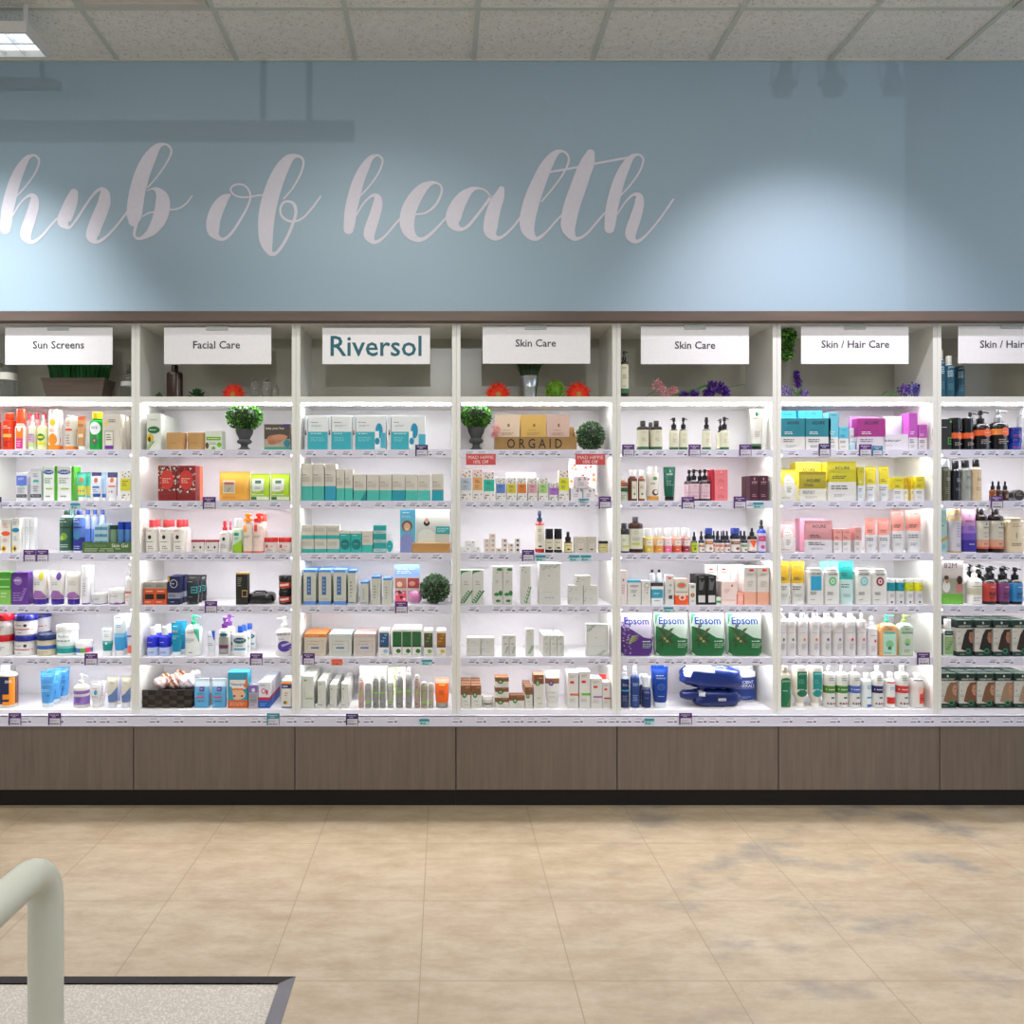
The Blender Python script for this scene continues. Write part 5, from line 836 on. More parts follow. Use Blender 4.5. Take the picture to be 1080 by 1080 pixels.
E('tub', 228, 312, 130, 'white coconut oil bottle', 'e4e0d4:g', cf=.2, cw=.7, cap='f2f0ee:g', dp=.06, D=[('r', .0, .5, .9, .8, 'e8e4d8'), ('e', .08, .8, .34, .12, '4c8c50'), ('e', .1, .3, .5, .22, '5c4030'), ('e', .15, .32, .3, .14, 'f0ece4'), ('r', 0, .1, .9, .14, 'd8a040'), ('m', .0, .62, .5, .08, 1, '40704c')])
E('tube', 333, 412, 135, 'dark green squeeze tube with black cap', '1f6450:g', cf=.13, cw=.68, cap='22201f:g', D=[('e', .06, .86, .1, .1, 'b0d0c0'), ('t', 'sukin', .0, .76, .5, 'c8dcd0'), ('m', 0, .46, .6, .2, 3, '7ca898')])
E('pump', 497, 634, 148, 'black pump bottle with pale pink label', '2a2222:g', n=2, gap=4, rows=2, rdp=.065, cf=.33, cw=.5, cap='1d1a1b:g', b=[(.1, .78, 'dcc0c8')], D=[('m', .05, .68, .4, .04, 1, '806070'), ('r', 0, .38, .95, .015, 'c080a0'), ('m', 0, .22, .6, .08, 2, '907080')])
E('carton', 654, 737, 155, 'coral pink carton', 'e8848a', lv=2, b=[(.05, .95, 'e8888e')], D=[('e', .0, .86, .1, .12, 'f0c8c8'), ('m', 0, .7, .5, .04, 1, 'b85060'), ('m', 0, .3, .5, .2, 3, 'c86070')], rows=2, dp=.05)
E('carton', 632, 652, 152, 'crimson carton side beside the coral cartons', 'b8203c', dp=.06, dy=.006)
E('carton', 876, 991, 192, 'plum carton with pink print', '4e2338', n=2, gap=1, rows=2, D=[('e', 0, .88, .14, .1, 'd8a8b0'), ('t', 'sukin', 0, .76, .6, 'e0b8bc'), ('m', 0, .68, .6, .03, 1, 'c890a0'), ('m', 0, .22, .5, .12, 2, 'c890a0')], dp=.05)
SH(4, 3, 470)
E('bottle', 44, 112, 492, 'black bottle with pale label by the left divider', '23201e:g', cf=.15, cw=.5, cap='2a2a2c:g', b=[(.06, .72, 'dcdcc8')], D=[('e', -.1, .5, .3, .14, 'c0c8b8'), ('r', .1, .25, .6, .07, 'c8d040')])
E('bottle', 115, 210, 452, 'large amber body wash bottle', '482410:g', cf=.13, cw=.4, cap='47484c:g', b=[(.12, .76, 'd9d8ca')], D=[('c', -.05, .64, .28, .12, 'a8b0a0'), ('c', -.05, .64, .2, .08, 'd9d8ca'), ('r', -.05, .28, .56, .06, 'c8d040'), ('m', 0, .44, .6, .12, 3, 'a0a094')])
for q, (a, b_, c_, c2, d_) in enumerate(((218, 271, 'e8d890', 'd8c060', 'yellow'), (286, 336, 'ecc898', 'dc9c48', 'orange'), (338, 390, 'ecc8c8', 'dc7098', 'pink'), (399, 450, 'ecb8a0', 'd86848', 'coral'), (457, 506, 'dca8a8', '9c3448', 'burgundy'))):
    E('bottle', a, b_, 524, 'small clear '+d_+' nail remover bottle', c_+':g', cf=.34, cw=.6, cap='e6e6e4:g', b=[(.04, .4, c2)], D=[('r', 0, .6, .7, .3, 'ece8e4'), ('m', 0, .62, .5, .1, 2, '909090'), ('m', 0, .2, .5, .1, 1, 'ece8e4')], rows=2)
E('dropper', 508, 552, 545, 'dark dropper bottle with yellow-green label', '28341c:g', cap='28282c:g', cf=.42, cw=.55, b=[(.05, .8, 'b8c838')], D=[('m', 0, .5, .6, .2, 2, '485818'), ('e', 0, .3, .4, .2, '60801c')])
def dc(kd, a, b_, yt_, d_, c_, n=1, cap_='2b2c3c:g', **k): E(kd, a, b_, yt_, d_, '22263c:g', n=n, gap=1, cap=cap_, b=[(.05, .72, 'e6e2de')], D=[('r', 0, .52, .9, .16, c_), ('e', .1, .22, .4, .16, c_), ('m', 0, .52, .6, .05, 1, 'f4e8dc')], **k)
dc('dropper', 555, 594, 542, 'small dark dropper bottle with brown label', 'b07850', cf=.4, cw=.6)
dc('bottle', 596, 652, 522, 'dark jar with blue floral lid, left one', 'c07840', cf=.24, cw=.85, cap_='4858a8:g')
dc('dropper', 658, 715, 540, 'small dark dropper bottle with orange label', 'e07040', 2, cf=.4, cw=.6, rows=2, rdp=.04)
dc('dropper', 718, 758, 540, 'small dark dropper bottle with brown-red label', 'a05840', cf=.4, cw=.6, rows=2, rdp=.04)
dc('bottle', 761, 826, 522, 'dark jar with blue floral lid, right one', '8c5c40', cf=.24, cw=.85, cap_='4858a8:g')
dc('dropper', 828, 868, 540, 'small dark dropper bottle with green label', '509050', cf=.4, cw=.6, rows=2, rdp=.04)
E('dropper', 871, 930, 522, 'amber dropper bottle with orange wedge label', '3c2418:g', cap='2a2a30:g', cf=.3, cw=.5, b=[(.08, .75, 'ece4dc')], D=[('y', [(-.4, .7), (.4, .7), (.0, .25)], 'e86838'), fine(.14, .08, 1, .5)])
E('spray', 932, 987, 470, 'cobalt blue mist bottle with pink label', '2450c8:g', cap='4a4c54:g', cf=.28, cw=.5, b=[(.05, .35, 'dcd4ec'), (.35, .8, 'd8d0e4')], D=[('r', 0, .58, .86, .22, 'c84c88'), ('e', .0, .24, .5, .16, 'd05c98'), ('m', 0, .58, .5, .05, 1, 'f0d8e8')])
SH(4, 4, 470)
E('carton', 50, 97, 790, 'pale pink carton by the left divider', 'e8dcdc', D=[fine(.45, .3, 4, .5, 'c8a8b0'), ('c', 0, .72, .2, .06, '705050')])
E('carton', 101, 187, 852, 'white carton with blue lid and green drop', 'dddcd6', b=[(.9, 1, '60b0c8')], D=[('e', 0, .76, .7, .1, 'b8a8c0'), ('e', 0, .38, .12, .08, '48a060'), fine(.55, .12, 2, .5)])
E('carton', 190, 248, 856, 'white carton with black oval line', 'dcdad4', D=[('e', .1, .8, .6, .22, '505458'), ('e', .1, .8, .52, .18, 'dcdad4'), ('m', .1, .62, .5, .04, 1, '303030'), ('c', .1, .5, .14, .05, '8c7040')])
E('carton', 252, 326, 868, 'white carton with turquoise panel', 'e6e8e8', b=[(.3, .7, '3ca4bc'), (.84, 1, '303034')], D=[('r', 0, .9, .7, .08, '4a4c50'), ('m', 0, .5, .6, .1, 2, 'd8f0f4'), fine(.18, .08, 1, .5)])
E('bottle', 240, 330, 787, 'clear mouthwash bottle with black cap behind', 'c4c8cc:g', n=2, cf=.08, cw=.4, cap='2b2b2e:g', dy=.1)
E('carton', 340, 396, 820, 'slim white carton with red square and leaf', 'dcdcd8', D=[('r', 0, .9, .4, .06, 'd83c30'), ('e', .1, .66, .2, .08, '90a880'), ('r', .1, .26, .4, .12, '404448'), fine(.45, .14, 3, .4)])
E('carton', 401, 487, 845, 'orange and white carton with round mark', 'e8642c', b=[(.36, 1, 'e9d8c8')], D=[('c', .05, .28, .5, .22, 'e8ece8'), ('c', .05, .28, .3, .14, 'd8603c'), ('e', .0, .76, .7, .24, '88b8b0'), ('e', .0, .76, .5, .16, 'e8683c'), ('r', 0, .5, .9, .03, '58a8b8')])
E('carton', 491, 535, 875, 'small white carton with round wreath', 'dfdeda', D=[('c', 0, .46, .6, .2, 'a06838'), ('c', 0, .46, .3, .1, 'd8a878'), ('e', 0, .86, .6, .14, '98b088'), fine(.18, .1, 2, .5)])
E('carton', 540, 665, 822, 'black carton with white lower label', '1c1a1b', n=2, gap=2, rows=2, D=[('r', 0, .2, .7, .24, 'd6d6d2'), ('y', [(-.3, .5), (.1, .5), (.3, .84), (0, .76), (-.25, .9)], '707070'), ('m', 0, .94, .6, .04, 1, 'c8c8c8')], dp=.05)
E('carton', 662, 694, 960, 'tiny white and green carton beside the black ones', 'e4e8e0', D=[('r', 0, .4, .9, .3, '48a068')], dp=.03)
E('carton', 592, 748, 755, 'white carton with red square in the back row', 'ecebe9', n=2, gap=4, dy=.1, D=[('r', 0, .88, .3, .05, 'e02c24'), ('r', 0, .8, .5, .03, 'e0a080')])
E('carton', 696, 792, 860, 'pale carton with coral drop', 'f0ded8', D=[('e', .2, .82, .16, .1, 'e86848'), ('m', -.1, .6, .4, .2, 4, 'd0a8a0'), ('r', 0, .2, .9, .04, 'f0c8b8')])
E('carton', 757, 832, 755, 'white carton with coral shading in the back row', 'f4e6e0', n=1, dy=.08, D=[('m', 0, .5, .5, .5, 8, 'e8c8c0')])
E('carton', 796, 836, 940, 'small peach carton between taller ones', 'f4b0a0', dp=.04, D=[('e', 0, .6, .7, .6, 'f8c8b8')])
E('carton', 839, 1000, 770, 'white carton with peach foot and red square', 'dfdbd6', n=2, gap=4, rows=2, b=[(0, .34, 'eab49c')], D=[('r', .1, .92, .36, .06, 'e02c24'), ('m', .05, .8, .6, .06, 2, 'b0aca8'), ('m', .05, .56, .5, .16, 4, 'b8b4b0')], dp=.07)
SH(4, 5, 620)
def epsom(a, b_, tone, dark, label, plant, lav=False):
    D = [('y', [(-.47, .015), (.47, .015), (.47, .40), (.2, .44), (0, .52), (-.15, .62), (-.47, .70)], dark)]
    if lav:
        rg = random.Random(4)
        for i in range(70): D.append(('e', -.5+.06+rg.random()*.3*(1-i/140), .06+i/78, .06, .035, rg.choice(['7858a0', '9c80b8', '584078', 'b8a0cc'])))
        for i in range(4): D.append(('y', [(-.3+i*.03, .3+i*.05), (.02+i*.01, .42+i*.03), (-.28+i*.03, .34+i*.05)], 'a8b868'))
    else:
        for i, (dx, dz, an, ln) in enumerate([(0, 0, 20, .26), (.02, .02, 60, .24), (-.02, .02, 110, .26), (0, 0, 150, .22), (0, 0, -20, .26), (.03, 0, -60, .2), (-.04, 0, 200, .22), (-.1, .16, 80, .2), (-.08, .12, 130, .2), (.05, .14, 30, .22), (-.1, -.05, -100, .18)]):
            ca, sa = math.cos(math.radians(an)), math.sin(math.radians(an)); bx, bz = -.2+dx, .42+dz; w2 = .035
            D.append(('y', [(bx, bz), (bx+ca*ln*.5+sa*w2, bz+(sa*ln*.5-ca*w2)), (bx+ca*ln, bz+sa*ln), (bx+ca*ln*.5-sa*w2, bz+(sa*ln*.5+ca*w2))], '5c6840' if i % 2 else '3c5030'))
        D += [('e', -.25, .42, .08, .06, 'b09868'), ('e', -.18, .36, .07, .05, 'c0a878')]
    if not lav: D += [('y', [(-.49, .985), (-.28, .985), (-.42, .9), (-.485, .72)], '2c8858')]
    D += [('t', 'Epsom', -.02, .80, .74, '1f3f94'), ('m', .3, .36, .34, .05, 1, 'd8e8dc'), ('m', .3, .26, .34, .12, 3, 'a8c8b0'), ('m', 0, .92, .4, .04, 1, 'a8c8b0')]
    E('bigpouch', a, b_, 163, label, tone, D=D, dp=.075)
epsom(58, 270, 'd0cadc:g', '5a2c84', 'purple Epsom salt pouch with lavender stalks', 0, True)
epsom(280, 496, 'cfe0d4:g', '17703c', 'green Epsom salt pouch, leftmost of three', 1)
epsom(508, 730, 'cfe0d4:g', '17703c', 'green Epsom salt pouch, middle of three', 1)
epsom(742, 966, 'cfe0d4:g', '17703c', 'green Epsom salt pouch, rightmost of three', 1)
SH(4, 6, 620)
NV = '1f3568:g'
E('spray', 60, 119, 502, 'navy mist bottle with pale cyan stripe', NV, cap='e2e6ea:g', cf=.24, cw=.5, b=[(.9, 1, 'b8c4d4')], D=[('r', 0, .54, .8, .05, '48a8d0'), ('m', 0, .72, .6, .08, 2, 'a8b4cc'), fine(.3, .2, 4, .6, '7c8cac')])
E('spray', 125, 184, 496, 'navy mist bottle without a stripe', '2c4c88:g', cap='e2e6ea:g', cf=.22, cw=.5, D=[('m', 0, .7, .6, .1, 2, 'a8b8d8'), fine(.3, .2, 4, .6, '8098c8')])
E('bottle', 197, 258, 565, 'short navy bottle with clear tall cap', '22386c:g', cf=.34, cw=.8, cap='e6ebf0:g', rows=2, D=[('m', 0, .75, .6, .1, 2, 'a8b4cc'), ('m', 0, .48, .5, .05, 1, 'a878c0')])
E('tube', 265, 368, 505, 'royal blue squeeze tube with white cap', '1c4898:g', cf=.13, cw=.7, cap='dfe6ee:g', D=[('m', 0, .75, .6, .05, 1, 'b8ccec'), ('t', 'MINERALS', 0, .68, .56, 'b8ccec'), ('c', 0, .44, .5, .2, '2c5cb0'), ('c', 0, .44, .36, .14, '1c4898'), ('m', 0, .18, .4, .04, 1, 'a0b8e0')])
E('tube', 256, 340, 494, 'royal blue squeeze tube behind the front one', '1f50a8:g', cf=.13, dy=.06)
E('tub', 782, 977, 500, 'large white tub with navy label', 'dadde2:g', cf=.16, cw=.78, cap='e3e5e8:g', dp=.11, b=[(.06, .82, '1e3f88')], D=[('t', 'ANCIENT', .0, .66, .6, 'e4e8f0'), ('t', 'MINERALS', .0, .54, .66, 'e4e8f0'), ('r', 0, .45, .7, .012, '98a8d0'), ('m', .0, .16, .4, .08, 2, '98a8d0')], dy=.10)
# ---- centre hair care bay
SH(5, 1, 330)
def acure(a, b_, yt_, d_, top_, low_, fr=.42, kd='carton', txt=None, rows=1, **k):
    D = [('t', 'ACURE', 0, .86 if txt is None else txt, .5, '38484c'), ('m', -.1, fr+.12, .5, .1, 2, 'e4e8e8' if kd == 'carton' and fr < .5 else '50545c'), ('m', -.1, fr*.72, .6, .12, 2, '707478'), ('m', -.05, fr*.3, .5, .08, 2, 'a8acb0')]
    E(kd, a, b_, yt_, d_, low_, b=[(fr, 1, top_)], D=D, rows=rows, **k)
for a, b_, q in ((52, 205, 'by the left divider'), (208, 370, 'next to the tall carton')):
    acure(a, b_, 667, 'teal display carton, open fronted, '+q, '2b8796', 'dcdad8', dp=.05)
acure(40, 150, 624, 'bright blue upright pack behind, left one', '30b4dc', '58c0e0', fr=.1, dy=.08, dp=.05, txt=.93); acure(160, 315, 620, 'bright blue upright pack behind, right one', '30b4dc', '58c0e0', fr=.1, dy=.08, dp=.05, txt=.93)
acure(352, 418, 630, 'tall light blue topped carton', '78c8dc', 'e3e1de', fr=.34, dp=.05, txt=.93)
acure(421, 482, 722, 'short light blue topped carton', '68c4dc', 'e3e1de', fr=.5, dp=.05)
acure(487, 532, 730, 'short plain white carton beside the small jar', 'e0dce0', 'e6e2e2', fr=.5, dp=.04, dy=.03)
E('jar', 485, 532, 822, 'tiny pale blue glass pot in front', 'b0d0dc:g', cap='c8dce4:g', cf=.3, dy=-.0, dp=.03)
acure(535, 716, 667, 'magenta display carton, open fronted', 'a8388c', 'd6d0d8', dp=.05)
E('card', 492, 660, 658, 'tilted lilac pouch behind the magenta carton', 'd8a0dc', dy=.09, dp=.02)
E('carton', 697, 860, 770, 'low white tray carton beside the magenta ones', 'dedae2', dp=.06, D=[('m', -.1, .6, .7, .14, 2, '60646c'), ('m', -.2, .3, .4, .08, 1, 'a8a8b0')])
E('card', 700, 850, 655, 'open white lid flap standing behind its tray', 'e9e0ee', dy=.08, dp=.003)
acure(862, 918, 632, 'tall orchid topped carton', 'c060bc', 'dcd8de', fr=.34, dp=.05, txt=.93); acure(923, 978, 708, 'short orchid topped carton', 'c060bc', 'dcd8de', fr=.48, dp=.05)
E('carton', 815, 858, 645, 'orchid carton side behind the tray', 'd470cc', dy=.08, dp=.06)
SH(5, 2, 470)
YL = 'dccf2e'
E('pouch', 40, 167, 150, 'yellow topped wipes pouch with white front', 'e6e3d8:g', b=[(.5, 1, YL)], dp=.06, D=[('e', .02, .48, .56, .72, 'ecebe6'), ('m', .02, .66, .34, .05, 1, '707070'), ('m', .02, .58, .3, .04, 1, 'd8c838'), ('m', .02, .36, .26, .2, 4, '909090'), ('m', 0, .1, .7, .04, 1, '909088')])
acure(172, 345, 165, 'yellow mask pouch, front one', 'a89d1c', 'dedcd2', fr=.42, kd='pouch', dp=.02, txt=.7)
acure(352, 540, 100, 'tall yellow mask pouch leaning forward', 'c4bc1e', 'dcdcd8', fr=.48, kd='pouch', dp=.03, txt=.84)
acure(144, 310, 105, 'pale yellow display box behind the pouches', 'ecd84c', 'f0e8a0', fr=.3, dy=.1, dp=.06, txt=.8); acure(318, 372, 108, 'yellow carton behind the leaning pouch', 'e4c828', 'e8d870', fr=.3, dy=.08, dp=.05, txt=.9)
acure(541, 579, 135, 'narrow yellow carton with red dot', 'c8c03c', 'd4dce0', fr=.45, dp=.04); acure(595, 668, 132, 'yellow topped tube, left of two', YL, 'dcdee0', fr=.45, kd='tube', cf=.05, cap='e4e6e6:g', txt=.9); acure(680, 748, 130, 'yellow topped tube, right of two', YL, 'dcdee0', fr=.45, kd='tube', cf=.05, cap='e4e6e6:g', txt=.9)
acure(765, 830, 200, 'small yellow topped carton, left of two', YL, 'dedee0', fr=.5, dp=.05, rows=2); acure(903, 962, 197, 'small yellow topped carton, right of two', YL, 'dedee0', fr=.5, dp=.05, rows=2)
acure(832, 858, 202, 'sliver of a yellow carton behind', 'd0b020', 'e4e0c0', fr=.5, dy=.02, dp=.04); acure(876, 902, 200, 'sliver of a pale yellow carton', 'e4cc30', 'ecdca0', fr=.5, dy=.02, dp=.04)
SH(5, 3, 470)
PK = 'e8a8a0'
E('pouch', 40, 158, 485, 'pink topped wipes pouch with white front', 'e6dede:g', b=[(.5, 1, 'e8b0b4')], dp=.06, D=[('e', .02, .46, .6, .72, 'ece8e6'), ('m', .02, .66, .34, .05, 1, '707070'), ('m', .02, .58, .3, .04, 1, 'e09090'), ('m', .02, .34, .26, .2, 4, '909090'), ('m', 0, .1, .7, .04, 1, '909088')])
acure(210, 387, 475, 'dusty pink mask pouch leaning left', 'c89296', 'dcdade', fr=.4, kd='pouch', dp=.03, txt=.82)
E('card', 172, 330, 462, 'light pink box behind the mask pouch', 'eab0c4', dy=.09, dp=.05)
acure(387, 495, 527, 'small pink topped carton', PK, 'e0dcdc', fr=.52, dp=.045, n=2, gap=3); acure(519, 563, 518, 'slim pink topped carton standing apart', 'd8a09c', 'e0dcdc', fr=.5, dp=.04)
for a, b_, yt_, q in ((592, 664, 460, 'shorter pink topped tube, left of two'), (676, 755, 460, 'shorter pink topped tube, right of two'), (762, 845, 412, 'tall pink topped tube, left of two'), (857, 957, 410, 'tall pink topped tube, right of two')):
    acure(a, b_, yt_, q, 'eea498', 'dcdcde', fr=.48, kd='tube', cf=.07, cw=.78, cap='e4e6e6:g', txt=.92)
SH(5, 4, 470)
for a, b_, q in ((20, 103, 'left one'), (123, 215, 'right one')): acure(a, b_, 735, 'golden yellow topped tube, '+q, 'd8b420', 'd8d8d2', fr=.44, kd='tube', cf=.1, cw=.8, cap='dfe0dc:g', txt=.87)
for a, b_, yt_, c_, q in ((222, 328, 775, '38a8cc', 'blue square'), (332, 428, 778, '70c890', 'green rosette'), (530, 628, 778, '80c8cc', 'aqua rosette'), (632, 728, 780, '9c3850', 'maroon rosette')):
    E('flatbottle', a, b_, yt_, 'flat white bottle with '+q, 'dfdfdb:g', cf=.03, cw=.8, cap='e8e8e6:g', e=6, dp=.04, D=([('r', 0, .6, .64, .4, c_)] if 'square' in q else [('c', 0, .66, .52, .26, c_), ('c', 0, .66, .28, .14, 'dfdfdb'), ('c', 0, .66, .14, .07, c_)])+[('t', 'ACURE', 0, .86, .56, '405058'), ('m', -.1, .32, .5, .1, 2, '50545c'), ('m', -.1, .14, .5, .04, 1, '808488')])
acure(430, 527, 735, 'turquoise topped tube in front of others', '20b4ac', 'c4e0dc', fr=.56, kd='tube', cf=.06, cw=.8, cap='d0e4e2:g', txt=.86)
acure(305, 430, 732, 'pale turquoise tube behind the bottles', '88dcd4', 'c0ece8', fr=.3, kd='tube', dy=.08, n=2, txt=.9)
for a, b_, c_, q in ((732, 787, '18909c', 'teal banded small tube, left one'), (790, 845, '18909c', 'teal banded small tube, right one'), (849, 904, 'c8d020', 'yellow banded small tube, left one'), (908, 965, 'dcd818', 'yellow banded small tube, right one')):
    E('bottle', a, b_, 845, q, 'dedede:g', cf=.13, cw=.96, cap='e2e6e6:g', b=[(.6, .97, c_)], D=[('t', 'ACURE', .1, .82, .5, '304048'), ('m', .1, .66, .5, .05, 1, '505050'), ('m', .0, .4, .5, .16, 4, '909498'), ('e', -.1, .12, .2, .09, '404448')])
SH(5, 5, 620)
for q, (a, b_, c_) in enumerate(((30, 92, '3c8c48'), (95, 162, '3c9c48'), (164, 238, 'e08830'), (242, 312, 'e08830'), (314, 386, '705080'), (389, 462, '8870a8'), (465, 543, 'd83858'), (546, 606, 'd84868'))):
    E('bottle', a, b_, 163, 'white round shampoo bottle'+run_phrase(q, 8), 'dcd9da:g', cf=.12, cw=.3, cap='d6d3d8:g', rows=2, rdp=.08, D=[('e', .02, .44, .2, .08, c_), ('m', 0, .78, .6, .03, 1, 'a0a0a4'), ('m', 0, .62, .7, .02, 1, '808084'), ('m', 0, .26, .4, .16, 4, 'b4b0b4')])
E('spray', 609, 678, 185, 'white spray bottle beside the wood toned shampoo', 'e2dfe2:g', cf=.24, cw=.4, cap='f0eef0:g', D=[('e', .1, .5, .2, .1, 'c83858'), ('m', 0, .68, .6, .05, 1, 'a0a0a4'), fine(.25, .2, 3, .5, 'b4b4b4')])
E('pump', 683, 797, 175, 'peach shampoo bottle with aqua label', 'e0b07c:g', cf=.2, cw=.28, cap='58b8a0:g', e=6, dp=.055, D=[('r', 0, .5, .7, .92, 'b4dccc'), ('r', 0, .7, .6, .06, '60b8b0'), ('c', 0, .36, .44, .24, '88c090'), ('y', [(-.05, .3), (.05, .3), (.12, .2), (-.12, .2)], '38705c'), ('t', "Nature's", 0, .9, .5, '485850'), ('t', 'Gate', 0, .82, .26, '485850'), ('m', 0, .1, .6, .04, 1, '204038')])
E('pump', 804, 898, 175, 'grey-green shampoo bottle with lime pump', 'b9c9b6:g', cf=.2, cw=.3, cap='a0bc6c:g', e=6, dp=.055, D=[('r', 0, .5, .8, .92, 'c0ccb8'), ('r', 0, .7, .74, .05, '7ca080'), ('c', .02, .42, .42, .22, '98c078'), ('e', .0, .36, .24, .08, '5090c0'), ('t', "Nature's", 0, .9, .54, '485850'), ('t', 'Gate', 0, .82, .28, '485850'), fine(.16, .1, 2, .4)])
SH(5, 6, 620)
E('flatbottle', 50, 122, 500, 'cream shampoo bottle with deep green label', 'd8d2c2:g', cf=.14, cw=.5, cap='ccc4b4:g', D=[('r', -.0, .4, .84, .74, '1f7c54'), ('e', 0, .76, .84, .16, '1f7c54'), ('t', 'JASON', 0, .74, .7, 'c8e4d4'), ('m', 0, .48, .6, .04, 1, 'd0e8d8'), ('L', .25, .14, .4, .2, 'b8c850', 3)])
def inv(a, b_, c_, d_):
    D = [('r', 0, .62, .66, .56, c_), ('e', 0, .36, .66, .18, c_), ('t', 'JASON', 0, .84, .5, 'd0e8e0'), ('m', 0, .66, .5, .12, 3, '78b8b0'), ('m', -.05, .46, .36, .04, 1, 'd0e8e0')]
    Y = YF; W = X(OX[5]+b_/6, Y)-X(OX[5]+a/6, Y); H = Z(620+505/6, Y)-SHZ[6]; R = [(0, W*.28, .022), (.05*H, W*.3, .024), (.1*H, W*.24, .02), (.16*H, W*.26, .022), (.3*H, W*.44, .03), (.4*H, W*.5, .034), (.96*H, W*.5, .034), (H, W*.46, .03)]
    t = empty('bottle', (X(OX[5]+(a+b_)/12, Y), Y+.034, SHZ[6])); tag(t, d_, 'bottle')
    m = MB(); m.stack(R[2:], 'r', 'e2ddd0:g', e=2.6); deco(m, D, W, H, fyf(R, 'r', 2.6)); m.build('bottle_body', t, True)
    m = MB(); m.stack(R[:3], 'r', 'f0eee8:g', e=2.6); m.build('cap', t, True)
inv(143, 235, '167c60', 'cream bottle standing on its cap with dark green label, sixth shelf'); inv(243, 330, '1f9c9c', 'cream bottle standing on its cap with turquoise label, sixth shelf')
for a, b_, yt_, c_, q in ((335, 413, 495, '5c9038', 'green band, left one'), (415, 494, 495, '4c8c38', 'green band, right one'), (497, 571, 495, '5470b8', 'mid blue band'), (643, 716, 495, '2c2c6c', 'navy band'), (797, 881, 495, 'c83c34', 'red band')):
    E('bottle', a, b_, yt_, 'white lotion bottle with '+q, 'dfe0dd:g', cf=.14, cw=.36, cap='a9aca9:g' if a != 643 else 'dcdcdc:g', b=[(.4, .6, c_)], D=[('m', 0, .5, .8, .06, 1, 'e8e8e8'), ('m', .05, .78, .5, .1, 2, '708878'), ('e', .1, .28, .34, .05, '48784c'), ('c', -.28, .12, .14, .06, 'b07038'), ('c', -.08, .12, .14, .06, '3c50a0'), ('c', .12, .12, .14, .06, 'c83c34'), ('c', .32, .12, .14, .06, '387c48')])
E('bottle', 575, 640, 545, 'shorter white bottle with sky blue print', 'e6ecec:g', cf=.14, cw=.5, cap='ecf0f0:g', D=[('r', .15, .35, .6, .05, '38a0d0'), ('r', .15, .08, .6, .08, '3870b8'), ('m', .15, .7, .6, .14, 3, '58a8d0')])
E('bottle', 725, 790, 540, 'shorter white bottle with red lower label', 'e9ebe9:g', cf=.16, cw=.5, cap='f0f0f0:g', D=[('r', .0, .25, .84, .22, 'd03c34'), ('r', 0, .85, .8, .04, 'd84840'), ('m', .1, .66, .6, .12, 2, '60b0d0')])
E('bottle', 888, 980, 550, 'white bottle with coral circle and black trim', 'e7e4e2:g', cf=.12, cw=.42, cap='ececec:g', rows=1, D=[('r', 0, .92, .9, .03, '303030'), ('r', .2, .4, .5, .5, 'e05848'), ('c', .05, .6, .4, .26, 'f0c8c0'), ('m', .2, .3, .4, .12, 2, '581c18')])
# ---- rightmost hair care bay
SH(6, 0, 330)
for q, (a, b_, yt_) in enumerate(((55, 132, 275), (134, 212, 322), (215, 289, 330))):
    E('bottle', a, b_, yt_, 'deep teal shampoo bottle with white cap'+run_phrase(q, 3), 'dfe3e0:g', cf=.18, cw=.55, cap='dcdcd6:g', dy=[.0, .0, .04][q], b=[(.0, .93, '17566c')], D=[('t', 'JASON', .05, .86, .7, 'b8d4dc'), ('m', 0, .68, .7, .2, 4, 'c0d8e0'), ('m', 0, .3, .6, .2, 4, '58909c')])
SH(6, 1, 330)
E('carton', 80, 172, 808, 'black carton with green bracket mark', '22221f', D=[('r', .32, .3, .28, .22, '38b040'), ('r', .36, .3, .24, .16, '22221f'), ('r', .36, .3, .1, .03, '38b040'), ('m', -.1, .74, .5, .04, 1, 'd8d8d8'), ('c', .4, .92, .16, .08, '58c840')])
def blk(kd, a, b_, yt_, d_, c_, cap_='1a1618:g', **k): E(kd, a, b_, yt_, d_, '17171b:g', cap=cap_, b=[(.52, .72, c_)] if kd == 'pump' else [(.56, .82, c_)], D=[('c', .12, .62 if kd == 'pump' else .68, .5, .3 if kd == 'pump' else .34, 'e8784c'), ('m', .12, .62, .36, .06, 1, 'f0c0a0'), ('m', .05, .3, .6, .18, 3, 'b8a8a0')], **k)
blk('bottle', 175, 272, 795, 'black shave can with orange band, left one', 'e0682c', cf=.36, cw=.92); blk('bottle', 275, 362, 795, 'black shave can with orange band, right one', 'e0682c', cf=.36, cw=.92)
blk('pump', 364, 497, 735, 'round black pump bottle with orange band', 'e0682c', cf=.32, cw=.4); blk('pump', 499, 633, 728, 'round black bottle with silver pump', 'dc8c44', cap_='a9abac:s', cf=.3, cw=.4, side=1)
E('pump', 290, 400, 750, 'black pump bottle behind the shave cans', '141418:g', dy=.1, cap='1a1618:g', side=1)
E('tub', 637, 730, 868, 'low royal blue tub by the photo edge', '2c4ca8:g', lv=2, cap='1c2c90:g', cf=.35, D=[('m', 0, .4, .7, .3, 2, 'c83848')])
E('bottle', 700, 770, 716, 'silver topped bottle at the photo edge', 'b8bcc0:g', dy=.1, cap='e4e4e6:g')
SH(6, 2, 470)
E('bottle', 60, 106, 108, 'olive bottle half hidden by the divider', '5c5e48:g', cf=.2, cw=.7, cap='e6e8ea:g')
E('bottle', 107, 182, 105, 'olive shampoo bottle with white cap', '62634e:g', cf=.18, cw=.7, cap='dcdfe0:g', D=[('m', .1, .64, .5, .1, 3, 'b8b8a8'), fine(.3, .2, 4, .5, '90907c')])
